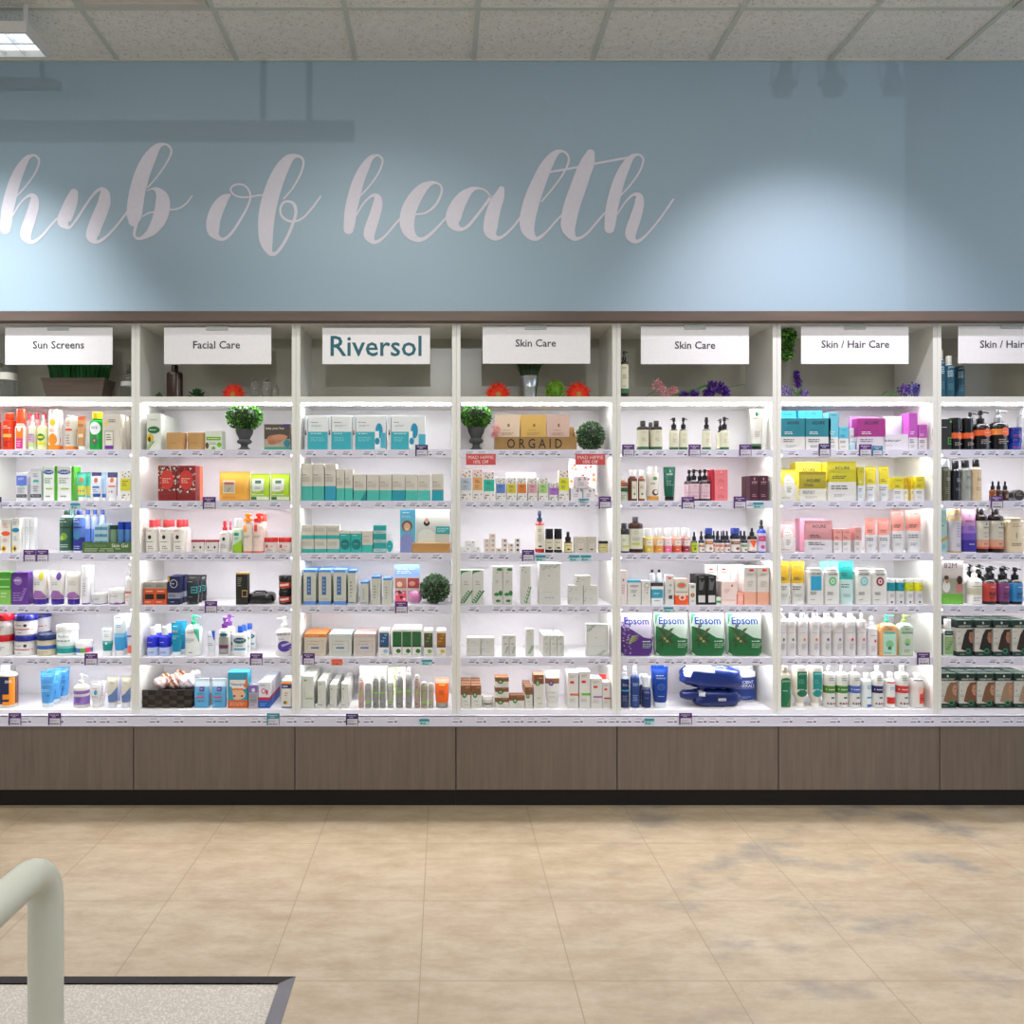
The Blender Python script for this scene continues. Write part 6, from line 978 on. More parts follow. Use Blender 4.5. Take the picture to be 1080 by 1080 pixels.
E('bottle', 187, 258, 113, 'black shampoo bottle with black cap', '23222a:g', cf=.18, cw=.66, cap='1c1b1d:g', rows=2, rdp=.07, D=[('m', .1, .62, .5, .12, 3, 'b0b0b8'), fine(.35, .1, 2, .5, '80808c')])
E('bottle', 260, 340, 110, 'grey-green shampoo bottle with black cap', 'a2a6a0:g', cf=.17, cw=.66, cap='1c1b1d:g', D=[('m', .1, .68, .5, .1, 3, '505450'), fine(.4, .1, 2, .5, '707470')])
E('bottle', 343, 416, 103, 'cream shampoo bottle with black cap', 'd6c3a4:g', cf=.17, cw=.66, cap='1c1b1d:g', D=[('m', .1, .62, .5, .1, 3, '806850'), fine(.35, .1, 2, .5, 'a08868')])
for q, a in enumerate((475, 520, 570)): E('dropper', a, a+46, 270, 'little amber dropper bottle'+run_phrase(q, 3), '8a4c1c:g' if q == 0 else '4a2c1c:g', cap='26262a:g', cf=.42, cw=.62, D=[('m', .1, .4, .6, .3, 3, 'b0a890')], dy=.01*q)
E('tin', 640, 728, 304, 'round dark balm tin standing on edge', '2e241f', cap='a8aaae:s', D=[('m', 0, .5, .6, .34, 5, 'a89888')])
E('tin', 610, 690, 308, 'silver balm tin behind the dark one', 'b8b8bc:s', cap='a8aaae:s', dy=.04)
SH(6, 3, 470)
E('carton', 72, 136, 484, 'pale teal carton by the left divider', 'a8c8c4', D=[('m', 0, .62, .8, .06, 1, '308090'), ('y', [(-.5, .28), (.5, .4), (.5, .32), (-.5, .2)], 'c0a060'), ('c', .1, .14, .4, .12, '80b8c8')])
E('can', 139, 200, 483, 'white and gold hair spray can, front left', 'd9d2d4:g', cf=.18, cw=.9, cap='c8ac84:g', b=[(.0, .04, 'c8ac7c'), (.88, .94, 'e0c8a0')], D=[fine(.5, .5, 6, .3, 'b8a8c8')], dy=.03)
E('can', 178, 265, 483, 'white and gold hair spray can, front right', 'd3d0d6:g', cf=.14, cw=.9, cap='d0b080:g', b=[(.0, .05, 'c8ac7c'), (.85, .96, 'd8bc90')], D=[('m', .15, .6, .5, .4, 6, 'a0a0c8'), ('m', .1, .2, .5, .1, 2, '8080b0')])
E('tube', 268, 378, 485, 'squeeze tube fading from pink to violet', 'd8a8c8:g', cf=.02, cw=.9, b=[(0, .28, '3c2c98'), (.28, .44, '6c50b0'), (.44, .6, '9878c0'), (.6, .74, 'c090c0')], D=[('m', .05, .72, .7, .05, 1, '6c3c70'), ('m', .1, .56, .5, .12, 3, '503c98'), ('m', .1, .18, .5, .06, 1, 'c8b8e8'), ('c', 0, .86, .16, .06, '9898d8')])
for q, (a, b_) in enumerate(((372, 482), (484, 595))): E('bottle', a, b_, 478, 'dark brown shampoo bottle with cream and peach label'+run_phrase(q, 2), '2c1d1a:g', cf=.11, cw=.44, cap='211d1d:g', b=[(.1, .15, 'd86850'), (.15, .33, 'd8a890'), (.33, .8, 'cfccc0')], D=[('e', .1, .72, .1, .06, '605c50'), ('t', 'sukin', .1, .64, .44, '504c44'), ('m', .1, .5, .4, .03, 1, '807c70'), ('m', .1, .41, .3, .03, 1, 'b07060'), ('m', .1, .22, .4, .05, 1, '704038')])
E('flatbottle', 602, 730, 548, 'cream flat bottle cut by the photo edge', 'dccdb0:g', cf=.03, cw=.8, cap='e4d8c0:g', e=5, dp=.05, D=[('m', .0, .8, .5, .12, 2, 'a09878'), ('e', 0, .5, .1, .2, 'a8a888'), ('m', 0, .24, .6, .1, 2, '888060')])
SH(6, 4, 470)
E('card', 96, 258, 878, 'upright 82M leaflet with two people', 'c5bfbb', dp=.006, dy=.02, b=[(0, .24, '6fae3c')], D=[('t', '82M', -.1, .9, .6, '5a4458'), ('r', 0, .42, .94, .36, '98a08c'), ('e', -.3, .42, .36, .3, 'dcdcd8'), ('e', -.26, .56, .2, .16, 'b88868'), ('e', -.3, .62, .22, .1, '2c201c'), ('e', .3, .38, .34, .26, 'b88078'), ('e', .22, .54, .18, .14, 'c09070'), ('e', .32, .56, .26, .2, '3c2018')], name='leaflet', cat='leaflet')
E('pump', 255, 325, 900, 'small white pump bottle with grey pump', 'e3e1dc:g', cf=.28, cap='dcdad8:g', cw=.4, dy=.05)
E('pump', 322, 425, 925, 'white pump bottle with beige label', 'e6e4e0:g', cf=.28, cap='e4e2de:g', cw=.4, side=1, b=[(.35, .6, 'c8c4ac')], D=[('m', .1, .8, .6, .05, 1, 'a0a0a0'), ('r', 0, .66, .95, .03, 'a09c80'), fine(.2, .16, 3, .6)])
for a, b_, c_, tx_, d_ in ((428, 534, 'b8443c', 'RED', 'red'), (538, 634, '7c3c74', 'VOL', 'plum'), (638, 735, '2c80b4', 'ANTI', 'blue')):
    E('pump', a, b_, 928, 'black pump bottle with '+d_+' label', '221d1e:g', cf=.32, cw=.5, cap='191819:g', b=[(.12, .82, c_)], D=[('m', .1, .68, .4, .05, 1, 'e8d0c8'), ('t', tx_, .1, .42, .6, '201818', .13), ('m', .1, .28, .6, .07, 1, '201818'), ('m', .1, .18, .5, .02, 1, '402020')], rows=2, rdp=.07, dp=.06)
E('pump', 290, 440, 905, 'black pump bottle behind the white ones', '201c1d:g', cf=.3, cw=.45, cap='191819:g', n=2, dy=.12)
SH(6, 5, 620)
E('bottle', 60, 112, 230, 'white conditioner bottle behind the divider', 'e4e6e4:g', cf=.26, cw=.6, cap='f2f2f2:g', b=[(.05, .8, '3c6848')], dy=.0)
E('flatbottle', 114, 194, 242, 'white bottle with green leafy label', 'dfe1de:g', cf=.24, cw=.62, cap='ecedea:g', D=[('r', .0, .82, .8, .16, '1c4838'), ('t', 'HERBATINT', 0, .82, .6, 'd0e0d8'), ('r', 0, .42, .8, .56, '98b480'), ('L', 0, .36, .8, .34, '48803c', 4), ('r', 0, .12, .8, .1, '88b878')])
def herb(a, b_, yt_, hair, skin, d_, s): E('carton', a, b_, yt_, d_, 'cfcdc4', rows=2, dp=.065, rdp=.07, b=[(0, .13, '1b3a30'), (.78, 1, '16352b')], D=[('c', 0, .92, .12, .07, 'c8d4c8'), ('t', 'HERBATINT', 0, .83, .76, 'd8e0d8'), ('y', [(.5, .75), (.15, .74), (-.02, .6), (-.12, .42), (-.24, .2), (.1, .14), (.5, .14)], hair), ('y', [(.5, .68), (.3, .66), (.24, .5), (.34, .38), (.5, .36)], skin), ('e', .4, .56, .1, .02, '402820'), ('e', .44, .44, .1, .02, 'b05048'), ('y', [(.1, .1), (.5, .1), (.5, .22), (.3, .16)], '2c2420'), ('c', .2, .15, .32, .15, '2f9068'), ('c', .2, .15, .2, .09, '16352b'), ('m', -.3, .68, .3, .03, 1, '908c84'), ('m', -.36, .5, .14, .05, 1, '282828'), ('m', -.3, .36, .34, .08, 2, 'a8a49c'), ('m', -.1, .06, .4, .03, 1, 'b0c8b8')])
for q, (a, b_, hr) in enumerate(((209, 331, '241814'), (347, 472, '241816'), (488, 613, '38241a'), (631, 758, '302018'))): herb(a, b_, 245, hr, 'a87860', 'dark green and grey hair dye carton, dark hair'+run_phrase(q, 4), 5)
SH(6, 6, 620)
for q, (a, b_, hr) in enumerate(((72, 209, '8c6c50'), (229, 355, '7c5438'), (364, 493, '805c40'), (504, 633, 'a08870'), (645, 775, 'a89078'))): herb(a, b_, 650, hr, 'c09078', 'dark green and grey hair dye carton, light hair'+run_phrase(q, 5), 6)
# ------------------------------------------------------------------ plants, bags, baskets, tags
from mathutils import noise as MN
def leafball(mb, c, r, n, cols, leaf=.008, squash=(1, 1, 1), inner=.75, seed=1):
    rg = random.Random(seed)
    for i in range(n):
        d = Vector((rg.gauss(0, 1), rg.gauss(0, 1), rg.gauss(0, 1))).normalized(); rr = r*(inner+(1-inner)*rg.random())
        p = Vector((c[0]+d.x*rr*squash[0], c[1]+d.y*rr*squash[1], c[2]+d.z*rr*squash[2]))
        t = (d+Vector((rg.uniform(-.8, .8), rg.uniform(-.8, .8), rg.uniform(-.5, .9)))).normalized(); s = t.cross(Vector((rg.uniform(-1, 1), rg.uniform(-1, 1), rg.uniform(-1, 1)))).normalized(); q = leaf*rg.uniform(.7, 1.3)
        mb.face([p-t*q*.3, p+s*q*.38+t*q*.3, p+t*q, p-s*q*.38+t*q*.3], cols[rg.randrange(len(cols))])
def core(mb, c, r, sp, squash=(1, 1, 1), n=10):
    R = [(c[2]+math.sin(math.radians(a))*r*squash[2], max(.0005, math.cos(math.radians(a))*r*squash[0]), max(.0005, math.cos(math.radians(a))*r*squash[1])) for a in range(-85, 90, 17)]
    mb.stack(R, 'r', sp, cx=c[0], cy=c[1], n=14)
GR = ['3c7426', '549a30', '7cbc48', '2c5a1e']; GR2 = ['4c6c48', '668864', '345032', '84a480']
def XB(bay, x): return OX[bay]+x/SCL[bay]
def ball_plant(name, bay, x0, x1, y0, y1, oy, s, dy, label, cols, urn=None, bright=.01):
    Y = YF+dy; cx = X(XB(bay, (x0+x1)/2), Y); r = (X(XB(bay, x1), Y)-X(XB(bay, x0), Y))/2; zt, zb = Z(oy+y0/SCL[bay], Y), Z(oy+y1/SCL[bay], Y); zs = SHZ[s]
    if not urn: zb = zs+.001
    t = empty(name, (cx, Y, zs+.0006)); tag(t, label, 'plant'); c = (0, 0, (zt+zb)/2-zs); sq = (1, .9, (zt-zb)/2/r)
    m = MB(); core(m, c, r*.84, '1c3416', sq); leafball(m, c, r*.97, 1500, cols, bright, sq, .82, seed=int(x0)); m.build('foliage', t)
    if urn:
        uw = urn; h = zb-zs+.006
        m = MB(); m.stack([(0, uw*.86, uw*.86), (.06*h, uw*.86, uw*.86), (.1*h, uw*.6, uw*.6), (.2*h, uw*.4, uw*.4), (.3*h, uw*.42, uw*.42), (.36*h, uw*.78, uw*.78), (.43*h, uw*.86, uw*.86), (.5*h, uw*.78, uw*.78), (.54*h, uw*.62, uw*.62), (.62*h, uw*.68, uw*.68), (.8*h, uw*.92, uw*.92), (.94*h, uw*1.0, uw*1.0), (h, uw*.98, uw*.98)], 'r', '4a4c4e:m', n=24); m.build('urn', t, True)
ball_plant('topiary', 1, 592, 822, 574, 748, 330, 1, .05, 'leafy green ball topiary in dark grey urn, facial care bay', GR, .041)
ball_plant('topiary', 3, 34, 232, 578, 735, 330, 1, .05, 'leafy green ball topiary in dark urn beside the ORGAID tray', GR, .040)
ball_plant('boxwood_ball', 2, 797, 990, 812, 1005, 470, 4, .045, 'dark green boxwood ball beside the flyer, fourth shelf', GR2)
ball_plant('boxwood_ball', 3, 768, 948, 690, 848, 330, 1, .055, 'grey-green boxwood ball right of the ORGAID tray', GR2)
NZ = SHZ[0]; YN = 3.66
def gerbera(bay, x, ytop, rpx, label, col='f04a1c', c2='e8341c'):
    Y = YN; r = 1.2*rpx/SCL[bay]*Y/F; zt = Z(330+ytop/SCL[bay], Y); cx = X(XB(bay, x), Y); cz = zt-r*.97; t = empty('gerbera_flower', (cx, Y, NZ)); tag(t, label, 'flower')
    cz = max(cz-NZ, r*.35); m = MB(); rg = random.Random(int(x))
    for lay in range(3):
        for k in range(26):
            a = 2*math.pi*(k+.5*lay)/26+rg.uniform(-.05, .05); L = r*(1-.2*lay)*rg.uniform(.92, 1.04); u = Vector((math.cos(a), 0, math.sin(a))); s = Vector((-math.sin(a), 0, math.cos(a))); y = -.004-.005*lay
            if cz+u.z*L < .001: L = max(.003, (cz-.001)/max(1e-3, -u.z))
            b0 = Vector((0, y, cz)); m.face([b0+u*r*.12+s*r*.03, b0+u*r*.12-s*r*.03, b0+u*L*.6-s*r*.085+Vector((0, -.003, 0)), b0+u*L+Vector((0, .004*(2-lay), 0)), b0+u*L*.6+s*r*.085+Vector((0, -.003, 0))], col if (k+lay) % 3 else c2)
    m.build('petals', t); m = MB(); rr = min(r*.22, max(.003, cz-.001)); m.tube([(0, -.008, cz), (0, -.02, cz)], [rr, rr*.8], 'b88a28', 14); m.build('flower_centre', t)
gerbera(1, 640, 440, 71, 'orange gerbera flower in the facial care top niche')
gerbera(3, 270, 440, 75, 'orange gerbera flower left of the metal bucket'); gerbera(3, 778, 435, 77, 'orange gerbera flower right of the green bloom')
def clump(name, bay, blobs, label, cat='flower', dy=0, leafs=(), stems=(), s=0, oy=330, nleaf=130, leaf=.009):
    Y = YN+dy if s == 0 else YF+dy; z0 = SHZ[s]; x0 = X(XB(bay, blobs[0][0]), Y); t = empty(name, (x0, Y, z0)); tag(t, label, cat)
    m = MB()
    for i, (bx, by, r, cols) in enumerate(blobs):
        rr = r/SCL[bay]*Y/F; cz = max(Z(oy+by/SCL[bay], Y)-z0, rr*.95); cx = X(XB(bay, bx), Y)-x0
        leafball(m, (cx, 0, cz), rr*1.08, nleaf, cols, leaf, (1, .8, 1 if r < 99 else .7), .3 if nleaf < 500 else .7, seed=i+bay)
        if nleaf >= 500: core(m, (cx, 0, cz), rr*.8, '6c9c20')
    m.build('blossoms' if cat == 'flower' else 'leaves', t)
    if stems or leafs:
        m = MB()
        for P in stems: m.tube([(X(XB(bay, a), Y)-x0, .006, max(.003, Z(oy+b_/SCL[bay], Y)-z0)) for a, b_ in P], .0014, '3c6c34', 6)
        for P in leafs:
            pts = [Vector((X(XB(bay, a), Y)-x0, .004, max(.002, Z(oy+b_/SCL[bay], Y)-z0))) for a, b_, w_ in P]
            for i in range(len(pts)-1):
                w0, w1 = P[i][2]/SCL[bay]*Y/F, P[i+1][2]/SCL[bay]*Y/F; m.face([pts[i]+Vector((0, 0, w0)), pts[i]-Vector((0, .003, w0)), pts[i+1]-Vector((0, .003, w1)), pts[i+1]+Vector((0, 0, w1))], '4f9038')
        m.build('stem', t)
PKC = ['f0b0b8', 'e8949c', 'f4c8c8']; PU = ['5c2c98', '7844b0', '42207c', '9468c8']; LV = ['9a84cc', 'b8a4dc', '7860b0']; LM = ['8cb82c', 'a8cc44', '6c9c20']
clump('green_bloom', 3, [(632, 505, 62, LM)], 'lime green round bloom between bucket and gerbera', nleaf=700, leaf=.007)
clump('pink_carnations', 4, [(295, 460, 34, PKC), (340, 505, 40, PKC), (392, 492, 24, PKC)], 'pale pink carnations lying in the right skin care niche', stems=[[(225, 525), (265, 500), (300, 470)]])
clump('purple_orchid', 4, [(640, 470, 34, PU), (690, 480, 36, PU), (715, 500, 30, PU), (610, 512, 28, PU), (528, 514, 26, PU), (460, 520, 18, PU)], 'purple orchid stem lying on the right skin care niche shelf', dy=.03, stems=[[(600, 512), (700, 480), (780, 462), (848, 450)]], leafs=[[(380, 522, 3), (450, 505, 9), (530, 488, 11), (590, 462, 8), (625, 452, 2)]], leaf=.014)
clump('lavender_flowers', 5, [(90, 500, 45, LV), (200, 512, 26, LV), (158, 430, 20, PU), (154, 400, 18, PU), (150, 380, 10, PU), (162, 455, 14, PU)], 'lavender and lilac flowers at the left end of a hair care niche', stems=[[(165, 525), (160, 450), (150, 365)]], leafs=[[(120, 480, 6), (160, 525, 14)], [(190, 455, 4), (165, 520, 14)], [(125, 450, 3), (165, 470, 5)]])
clump('purple_flowers', 5, [(830, 490, 38, PU), (880, 485, 36, ['5c50a8', '7c78c8', '483c90']), (930, 475, 34, PU), (935, 510, 30, PU), (905, 500, 26, ['9aa0d0', '6c60b0'])], 'dark purple flower bunch at the right end of a hair care niche', leafs=[[(690, 522, 5), (725, 495, 5)], [(740, 524, 5), (790, 505, 10)]])
clump('pink_blossom', 3, [(258, 740, 26, PKC), (250, 772, 16, PKC)], 'small pink blossom leaning on the ORGAID tray', s=1, dy=-.012, leaf=.008)
# succulent
t = empty('succulent', (X(XB(1, 407), YN), YN, NZ)); tag(t, 'small green succulent rosette beside the amber bottle', 'plant'); m = MB(); rg = random.Random(5)
for lay in range(4):
    for k in range(9):
        a = 2*math.pi*(k+.5*lay)/9; el = math.radians(12+lay*20); L = .062*(1-.15*lay); u = Vector((math.cos(a)*math.cos(el), math.sin(a)*math.cos(el)*.8, math.sin(el))); s = Vector((-math.sin(a), math.cos(a), 0)); b0 = Vector((0, 0, .006+.006*lay))
        m.face([b0, b0+u*L*.55-s*.010, b0+u*L, b0+u*L*.55+s*.010], ['4c7c44', '5f9054', '386438'][(k+lay) % 3]); m.face([b0, b0+u*L*.55+s*.010+Vector((0, 0, -.004)), b0+u*L, b0+u*L*.55-s*.010+Vector((0, 0, -.004))], '386438')
m.build('leaves', t)
clump('moss_sprig', 1, [(165, 524, 14, GR)], 'tiny dark green sprig in the corner of the facial care niche', cat='plant')
# vine
t = empty('hanging_vine', (X(XB(5, 60), 3.62), 3.62, NZ)); tag(t, 'trailing green leafy vine hanging in a hair care niche', 'plant'); t2 = t.location; mS = MB(); mL = MB(); rg = random.Random(8)
XL = X(SEAM0+5*PER, YS)+.02-t2.x
for i in range(9):
    xx = XB(5, 62+i*9); ln = rg.uniform(.6, 1)*(1-i*.05); y0, y1 = 330+118/6, 330+(118+225*ln)/6; P = []
    for k in range(8): q = k/7; P.append((max(X(xx+2*math.sin(q*5+i)+q*rg.uniform(-1, 2), 3.62)-t2.x, -.0), (i % 3)*.02-.01, Z(y0+(y1-y0)*q, 3.62)-t2.z))
    mS.tube(P, .0011, '4a5c30', 5)
    for p in P: leafball(mL, (max(p[0]+.0, XL+.024), p[1], p[2]), .012, 9, GR, .014, inner=.2, seed=i*10+len(mL.v) % 97)
mS.build('stem', t); mL.build('leaves', t)
# wooden planter with grass, bucket with grass
def blades(mb, cx, cy, z, rx, ry, h, n, spread, cols, seed):
    rg = random.Random(seed)
    for i in range(n):
        a, r_ = rg.random()*6.283, math.sqrt(rg.random()); bx, by = cx+rx*r_*math.cos(a), cy+ry*r_*math.sin(a); hh = h*rg.uniform(.7, 1); dx = spread*(bx-cx)/max(rx, .001)+rg.uniform(-.012, .012); dy = spread*.4*(by-cy)/max(ry, .001); w_ = .0022
        p = [Vector((bx, by, z)), Vector((bx+dx*.35, by+dy*.35, z+hh*.6)), Vector((bx+dx, by+dy, z+hh))]; mb.face([p[0]-Vector((w_, 0, 0)), p[0]+Vector((w_, 0, 0)), p[1]+Vector((w_*.8, 0, 0)), p[2], p[1]-Vector((w_*.8, 0, 0))], cols[i % len(cols)])
Y = YN; xa, xb = X(XB(0, 312), Y), X(XB(0, 795), Y); xc = (xa+xb)/2; hw = (xb-xa)/2; zt = Z(330+498/7.2, Y)-NZ
t = empty('grass_planter', (xc, Y+.06, NZ+.0005)); tag(t, 'rustic wooden planter of green grass under the sun screens sign', 'planter')
m = MB(); m.stack([(0, hw*.86, .05), (zt, hw, .062)], 'box', m_wood('rustic_plank', '4a3c34', '6e5e52', False)); m.box(-hw*1.01, hw*1.01, -.065, -.058, zt-.004, zt+.002, m_wood('rustic_rim', '54463c', '78685a', False)); m.build('wooden_box', t)
m = MB(); blades(m, 0, 0, zt, hw*.92, .05, .115, 700, .035, ['1c7030', '2c8c3c', '145424'], 3); m.build('grass', t)
Y = YN; t = empty('metal_bucket', (X(XB(3, 470), Y), Y, NZ+.0006)); tag(t, 'small galvanised bucket of dark grass in the left skin care niche', 'bucket'); zt = Z(330+405/6, Y)-NZ; r = 10*Y/F
m = MB(); m.stack([(0, r*.72, r*.72), (zt*.5, r*.84, r*.84), (zt*.52, r*.88, r*.88), (zt*.55, r*.86, r*.86), (zt*.95, r*.98, r*.98), (zt, r*1.05, r*1.05)], 'r', 'b9c2c6:s', n=26); m.build('pail', t, True)
m = MB(); blades(m, 0, 0, zt-.002, r*.8, r*.8, .095, 260, .05, ['3a5c2c', '4c6c38', '2c4822'], 9); m.build('grass', t)
# glass and amber bottles in the niches
SH(1, 0, 330)
E('flatbottle', 205, 305, 326, 'tall amber glass bottle in the niche, nearly black', '3c1f10:g', cf=.16, cw=.42, cap='2a1a14:g', dy=.05, dp=.05, e=3)
E('bottle', 738, 797, 408, 'clear glass bottle, leftmost of three', 'd8d8d4:x', cf=.12, cw=.5, cap='c8c8c4:x', dy=.06); E('bottle', 812, 875, 408, 'clear glass bottle, middle of three', 'd8d8d4:x', cf=.12, cw=.44, cap='c8c8c4:x', dy=.06); E('bottle', 878, 922, 445, 'small clear glass bottle, rightmost of three', 'd8d8d4:x', cf=.16, cw=.5, cap='c8c8c4:x', dy=.07)
SH(0, 0, 330)
E('bottle', -40, 92, 316, 'large clear glass jar with dark stopper by the photo edge', 'b8bab4:x', cf=.12, cw=.3, cap='38342f:g', dy=.06, b=[(.5, .68, 'c8c6bc')], dp=.08)
E('bottle', 898, 1010, 384, 'clear glass bottle with white band by the divider', 'c8cac6:x', cf=.22, cw=.3, cap='c0c2be:x', dy=.06, b=[(.48, .64, 'dcdcd8')], dp=.07)
# soft things
def blob(c, dims, sp, e=2.6, amp=.004, fr=30, seed=0, patch=None, n=28, k=16, shear=0.0):
    mb = MB(); a, b_, h = dims; base = 0; V = []
    f = lambda c_, ee: math.copysign(abs(c_)**(2/ee), c_)
    for j in range(k+1):
        ph = -math.pi/2+math.pi*j/k
        for i in range(n):
            th = 2*math.pi*i/n; v = Vector((a*f(math.cos(ph), e)*f(math.cos(th), e), b_*f(math.cos(ph), e)*f(math.sin(th), e), h*f(math.sin(ph), e)))
            nz = MN.noise(Vector((v.x*fr+seed, v.y*fr, v.z*fr)))*amp; v *= 1+nz/max(min(dims), .01); v.x += v.z*shear; V.append((c[0]+v.x, c[1]+v.y, c[2]+v.z))
    mb.v = V; s0 = mb.mi(sp)
    for j in range(k):
        for i in range(n):
            q = (j*n+i, j*n+(i+1) % n, (j+1)*n+(i+1) % n, (j+1)*n+i); mb.f.append(q); mi_ = s0
            if patch:
                cx_ = sum(V[u][0] for u in q)/4-c[0]; cy_ = sum(V[u][1] for u in q)/4-c[1]; cz_ = sum(V[u][2] for u in q)/4-c[2]; r_ = patch(cx_/a, cy_/b_, cz_/h)
                if r_: mi_ = mb.mi(r_)
            mb.m.append(mi_)
    return mb
def soft(name, loc, dims, sp, label, cat, part='bag_body', rot=(0, 0, 0), **k):
    t = empty(name, loc); t.rotation_euler = rot; tag(t, label, cat); blob((0, 0, dims[2]), dims, sp, **k).build(part, t, True); return t
Y = YF+.05; cx = X(XB(4, 655), Y); hb = (Z(620+640/6, Y)-SHZ[6])/2
NB = '1a2f70:g'
t = soft('mineral_bag', (cx, Y, SHZ[6]+.0005), (.112, .048, hb), NB, 'lower navy soft bag lying under another, barcode on its end', 'bag', e=3.2, amp=.007, patch=lambda x, y, z: 'dfe3ec' if -.95 < x < -.55 and y < -.1 and z > .3 else None)
m = MB(); yb = -.0505; m.box(-.002, .034, yb-.001, yb, hb*.86, hb*1.16, 'e8e8ea')
for k in range(9): m.box(.001+k*.0036, .001+k*.0036+.0016, yb-.0016, yb-.001, hb*.92, hb*1.1, '2a2a30')
m.build('barcode_sticker', t)
blob((-.128, -.012, hb*1.45), (.045, .03, .022), NB, e=2.6, amp=.006, seed=4).build('folded_end', t, True)
t = soft('mineral_bag', (X(XB(4, 624), Y), Y, SHZ[6]+2*hb+.003), (.15, .05, .055), '203c88:g', 'upper navy soft bag with white panel, lying on the other', 'bag', e=2.7, amp=.01, seed=9, rot=(0, math.radians(4), 0), patch=lambda x, y, z: 'dde2ee' if (-.85 < x < -.0 and y < .2 and z > .55) or (-.9 < x < -.62 and y < -.3 and z > .1) else ('b4c2e8' if z > .62 and x < .45 and abs(math.sin(x*23)*math.cos(y*9)) > .55 else None))
Y = YF+.06; soft('wash_bag', (X(XB(1, 816), Y), Y, SHZ[4]+.0005), (.065, .055, .027), '202022:g', 'black zipped wash bag beside the black and gold carton', 'bag', e=3.6, amp=.003, seed=2)
o = bpy.data.objects['wash_bag']; m = MB(); m.tube([(-.03, -.03, .054), (-.02, -.03, .060), (.022, -.03, .060), (.032, -.03, .054)], .0035, '333336:g', 8); m.build('handle', o, True); m = MB(); m.box(-.055, .055, -.051, -.049, .03, .033, '55555a:s'); m.build('zip', o)
# glass float
t = empty('glass_float', (X(XB(2, 768), YF+.03), YF+.04, SHZ[4]+.0006)); tag(t, 'pink and purple glass ball between flyer and boxwood ball', 'ornament'); r = 7.2*YF/F
m = MB(); core(m, (0, 0, r), r, 'c080a8:g'); m.build('glass_ball', t, True); m = MB(); m.stack([(0, r*.5, r*.5), (.006, r*.6, r*.6)], 'r', 'd8c8d8:g'); m.build('foot', t)
# wicker basket with rolled socks
Yb = YF; xa, xb = X(XB(1, 52), Yb), X(XB(1, 372), Yb); hb = Z(600+768/6, Yb)-SHZ[6]; hw = (xb-xa)/2; dpb = .2; t = empty('woven_basket', ((xa+xb)/2, Yb+dpb/2, SHZ[6]+.0006)); tag(t, 'dark brown woven basket filled with rolled patterned packs', 'basket')
m = MB(); m.box(-hw+.006, hw-.006, -dpb/2+.006, dpb/2-.006, .001, .004, '2c241e')
for (ax, L, off) in (('x', hw, -dpb/2), ('x', hw, dpb/2), ('y', dpb/2, -hw), ('y', dpb/2, hw)):
    nx, nz = int(2*L/.03), 4; st = 2*L/nx; sh_ = (hb-.006)/nz
    for i in range(nx):
        for j in range(nz):
            d = .003 if (i+j) % 2 else -.001; sg = 1 if off > 0 else -1; u0, u1 = -L+i*st+.0006, -L+(i+1)*st-.0006; z0_, z1_ = j*sh_+.0006, (j+1)*sh_-.0006; c_ = '4a3e34' if (i+j) % 2 else '241c17'
            o0, o1 = off-.004*sg, off+d*sg; o0, o1 = min(o0, o1), max(o0, o1)
            if ax == 'x': m.box(u0, u1, o0, o1, z0_, z1_, c_)
            else: m.box(o0, o1, u0+.004, u1-.004, z0_, z1_, c_)
m.build('woven_sides', t)
m = MB(); a = hw+.002; b_ = dpb/2+.002
for q in ((-a, a, -b_, -b_+.008), (-a, a, b_-.008, b_), (-a, -a+.008, -b_+.008, b_-.008), (a-.008, a, -b_+.008, b_-.008)): m.box(q[0], q[1], q[2], q[3], hb-.006, hb, '241c17', .001)
m.build('rim', t)
for i, (px_, py_, rx, ry, c_, c2, d_) in enumerate(((180, 720, 48, 46, 'd8ccd0', 'b89890', 'cream and lilac'), (262, 710, 44, 60, '9c7058', 'e0d4d4', 'brown spotted'), (345, 712, 56, 58, 'e4d8dc', 'b0a8b8', 'lilac and silver'), (205, 684, 40, 30, '8c6448', 'd8c0a8', 'brown knitted'), (300, 668, 38, 32, '8a5c40', 'd0a88c', 'chestnut knitted'), (395, 665, 38, 36, 'e8c8b4', 'b4d0dc', 'peach and pale blue'))):
    dyb = .05 if i < 3 else .12; Yq = YF+dyb; h2 = ry/6*Yq/F*.8; cz = Z(600+py_/6, Yq)-h2; tt = empty('rolled_pack', (X(XB(1, px_), Yq), Yq, cz)); tag(tt, d_+' rolled pack in the woven basket', 'pack', 'rolled packs in the woven basket')
    blob((0, 0, h2), (rx/6*Yq/F*.95, .03, h2), c_+':g', e=2.3, amp=.006, fr=45, seed=i*3, patch=lambda x, y, z, c2=c2: c2 if math.sin(x*7+z*5+y*3) > .35 else None).build('wrapper', tt, True)
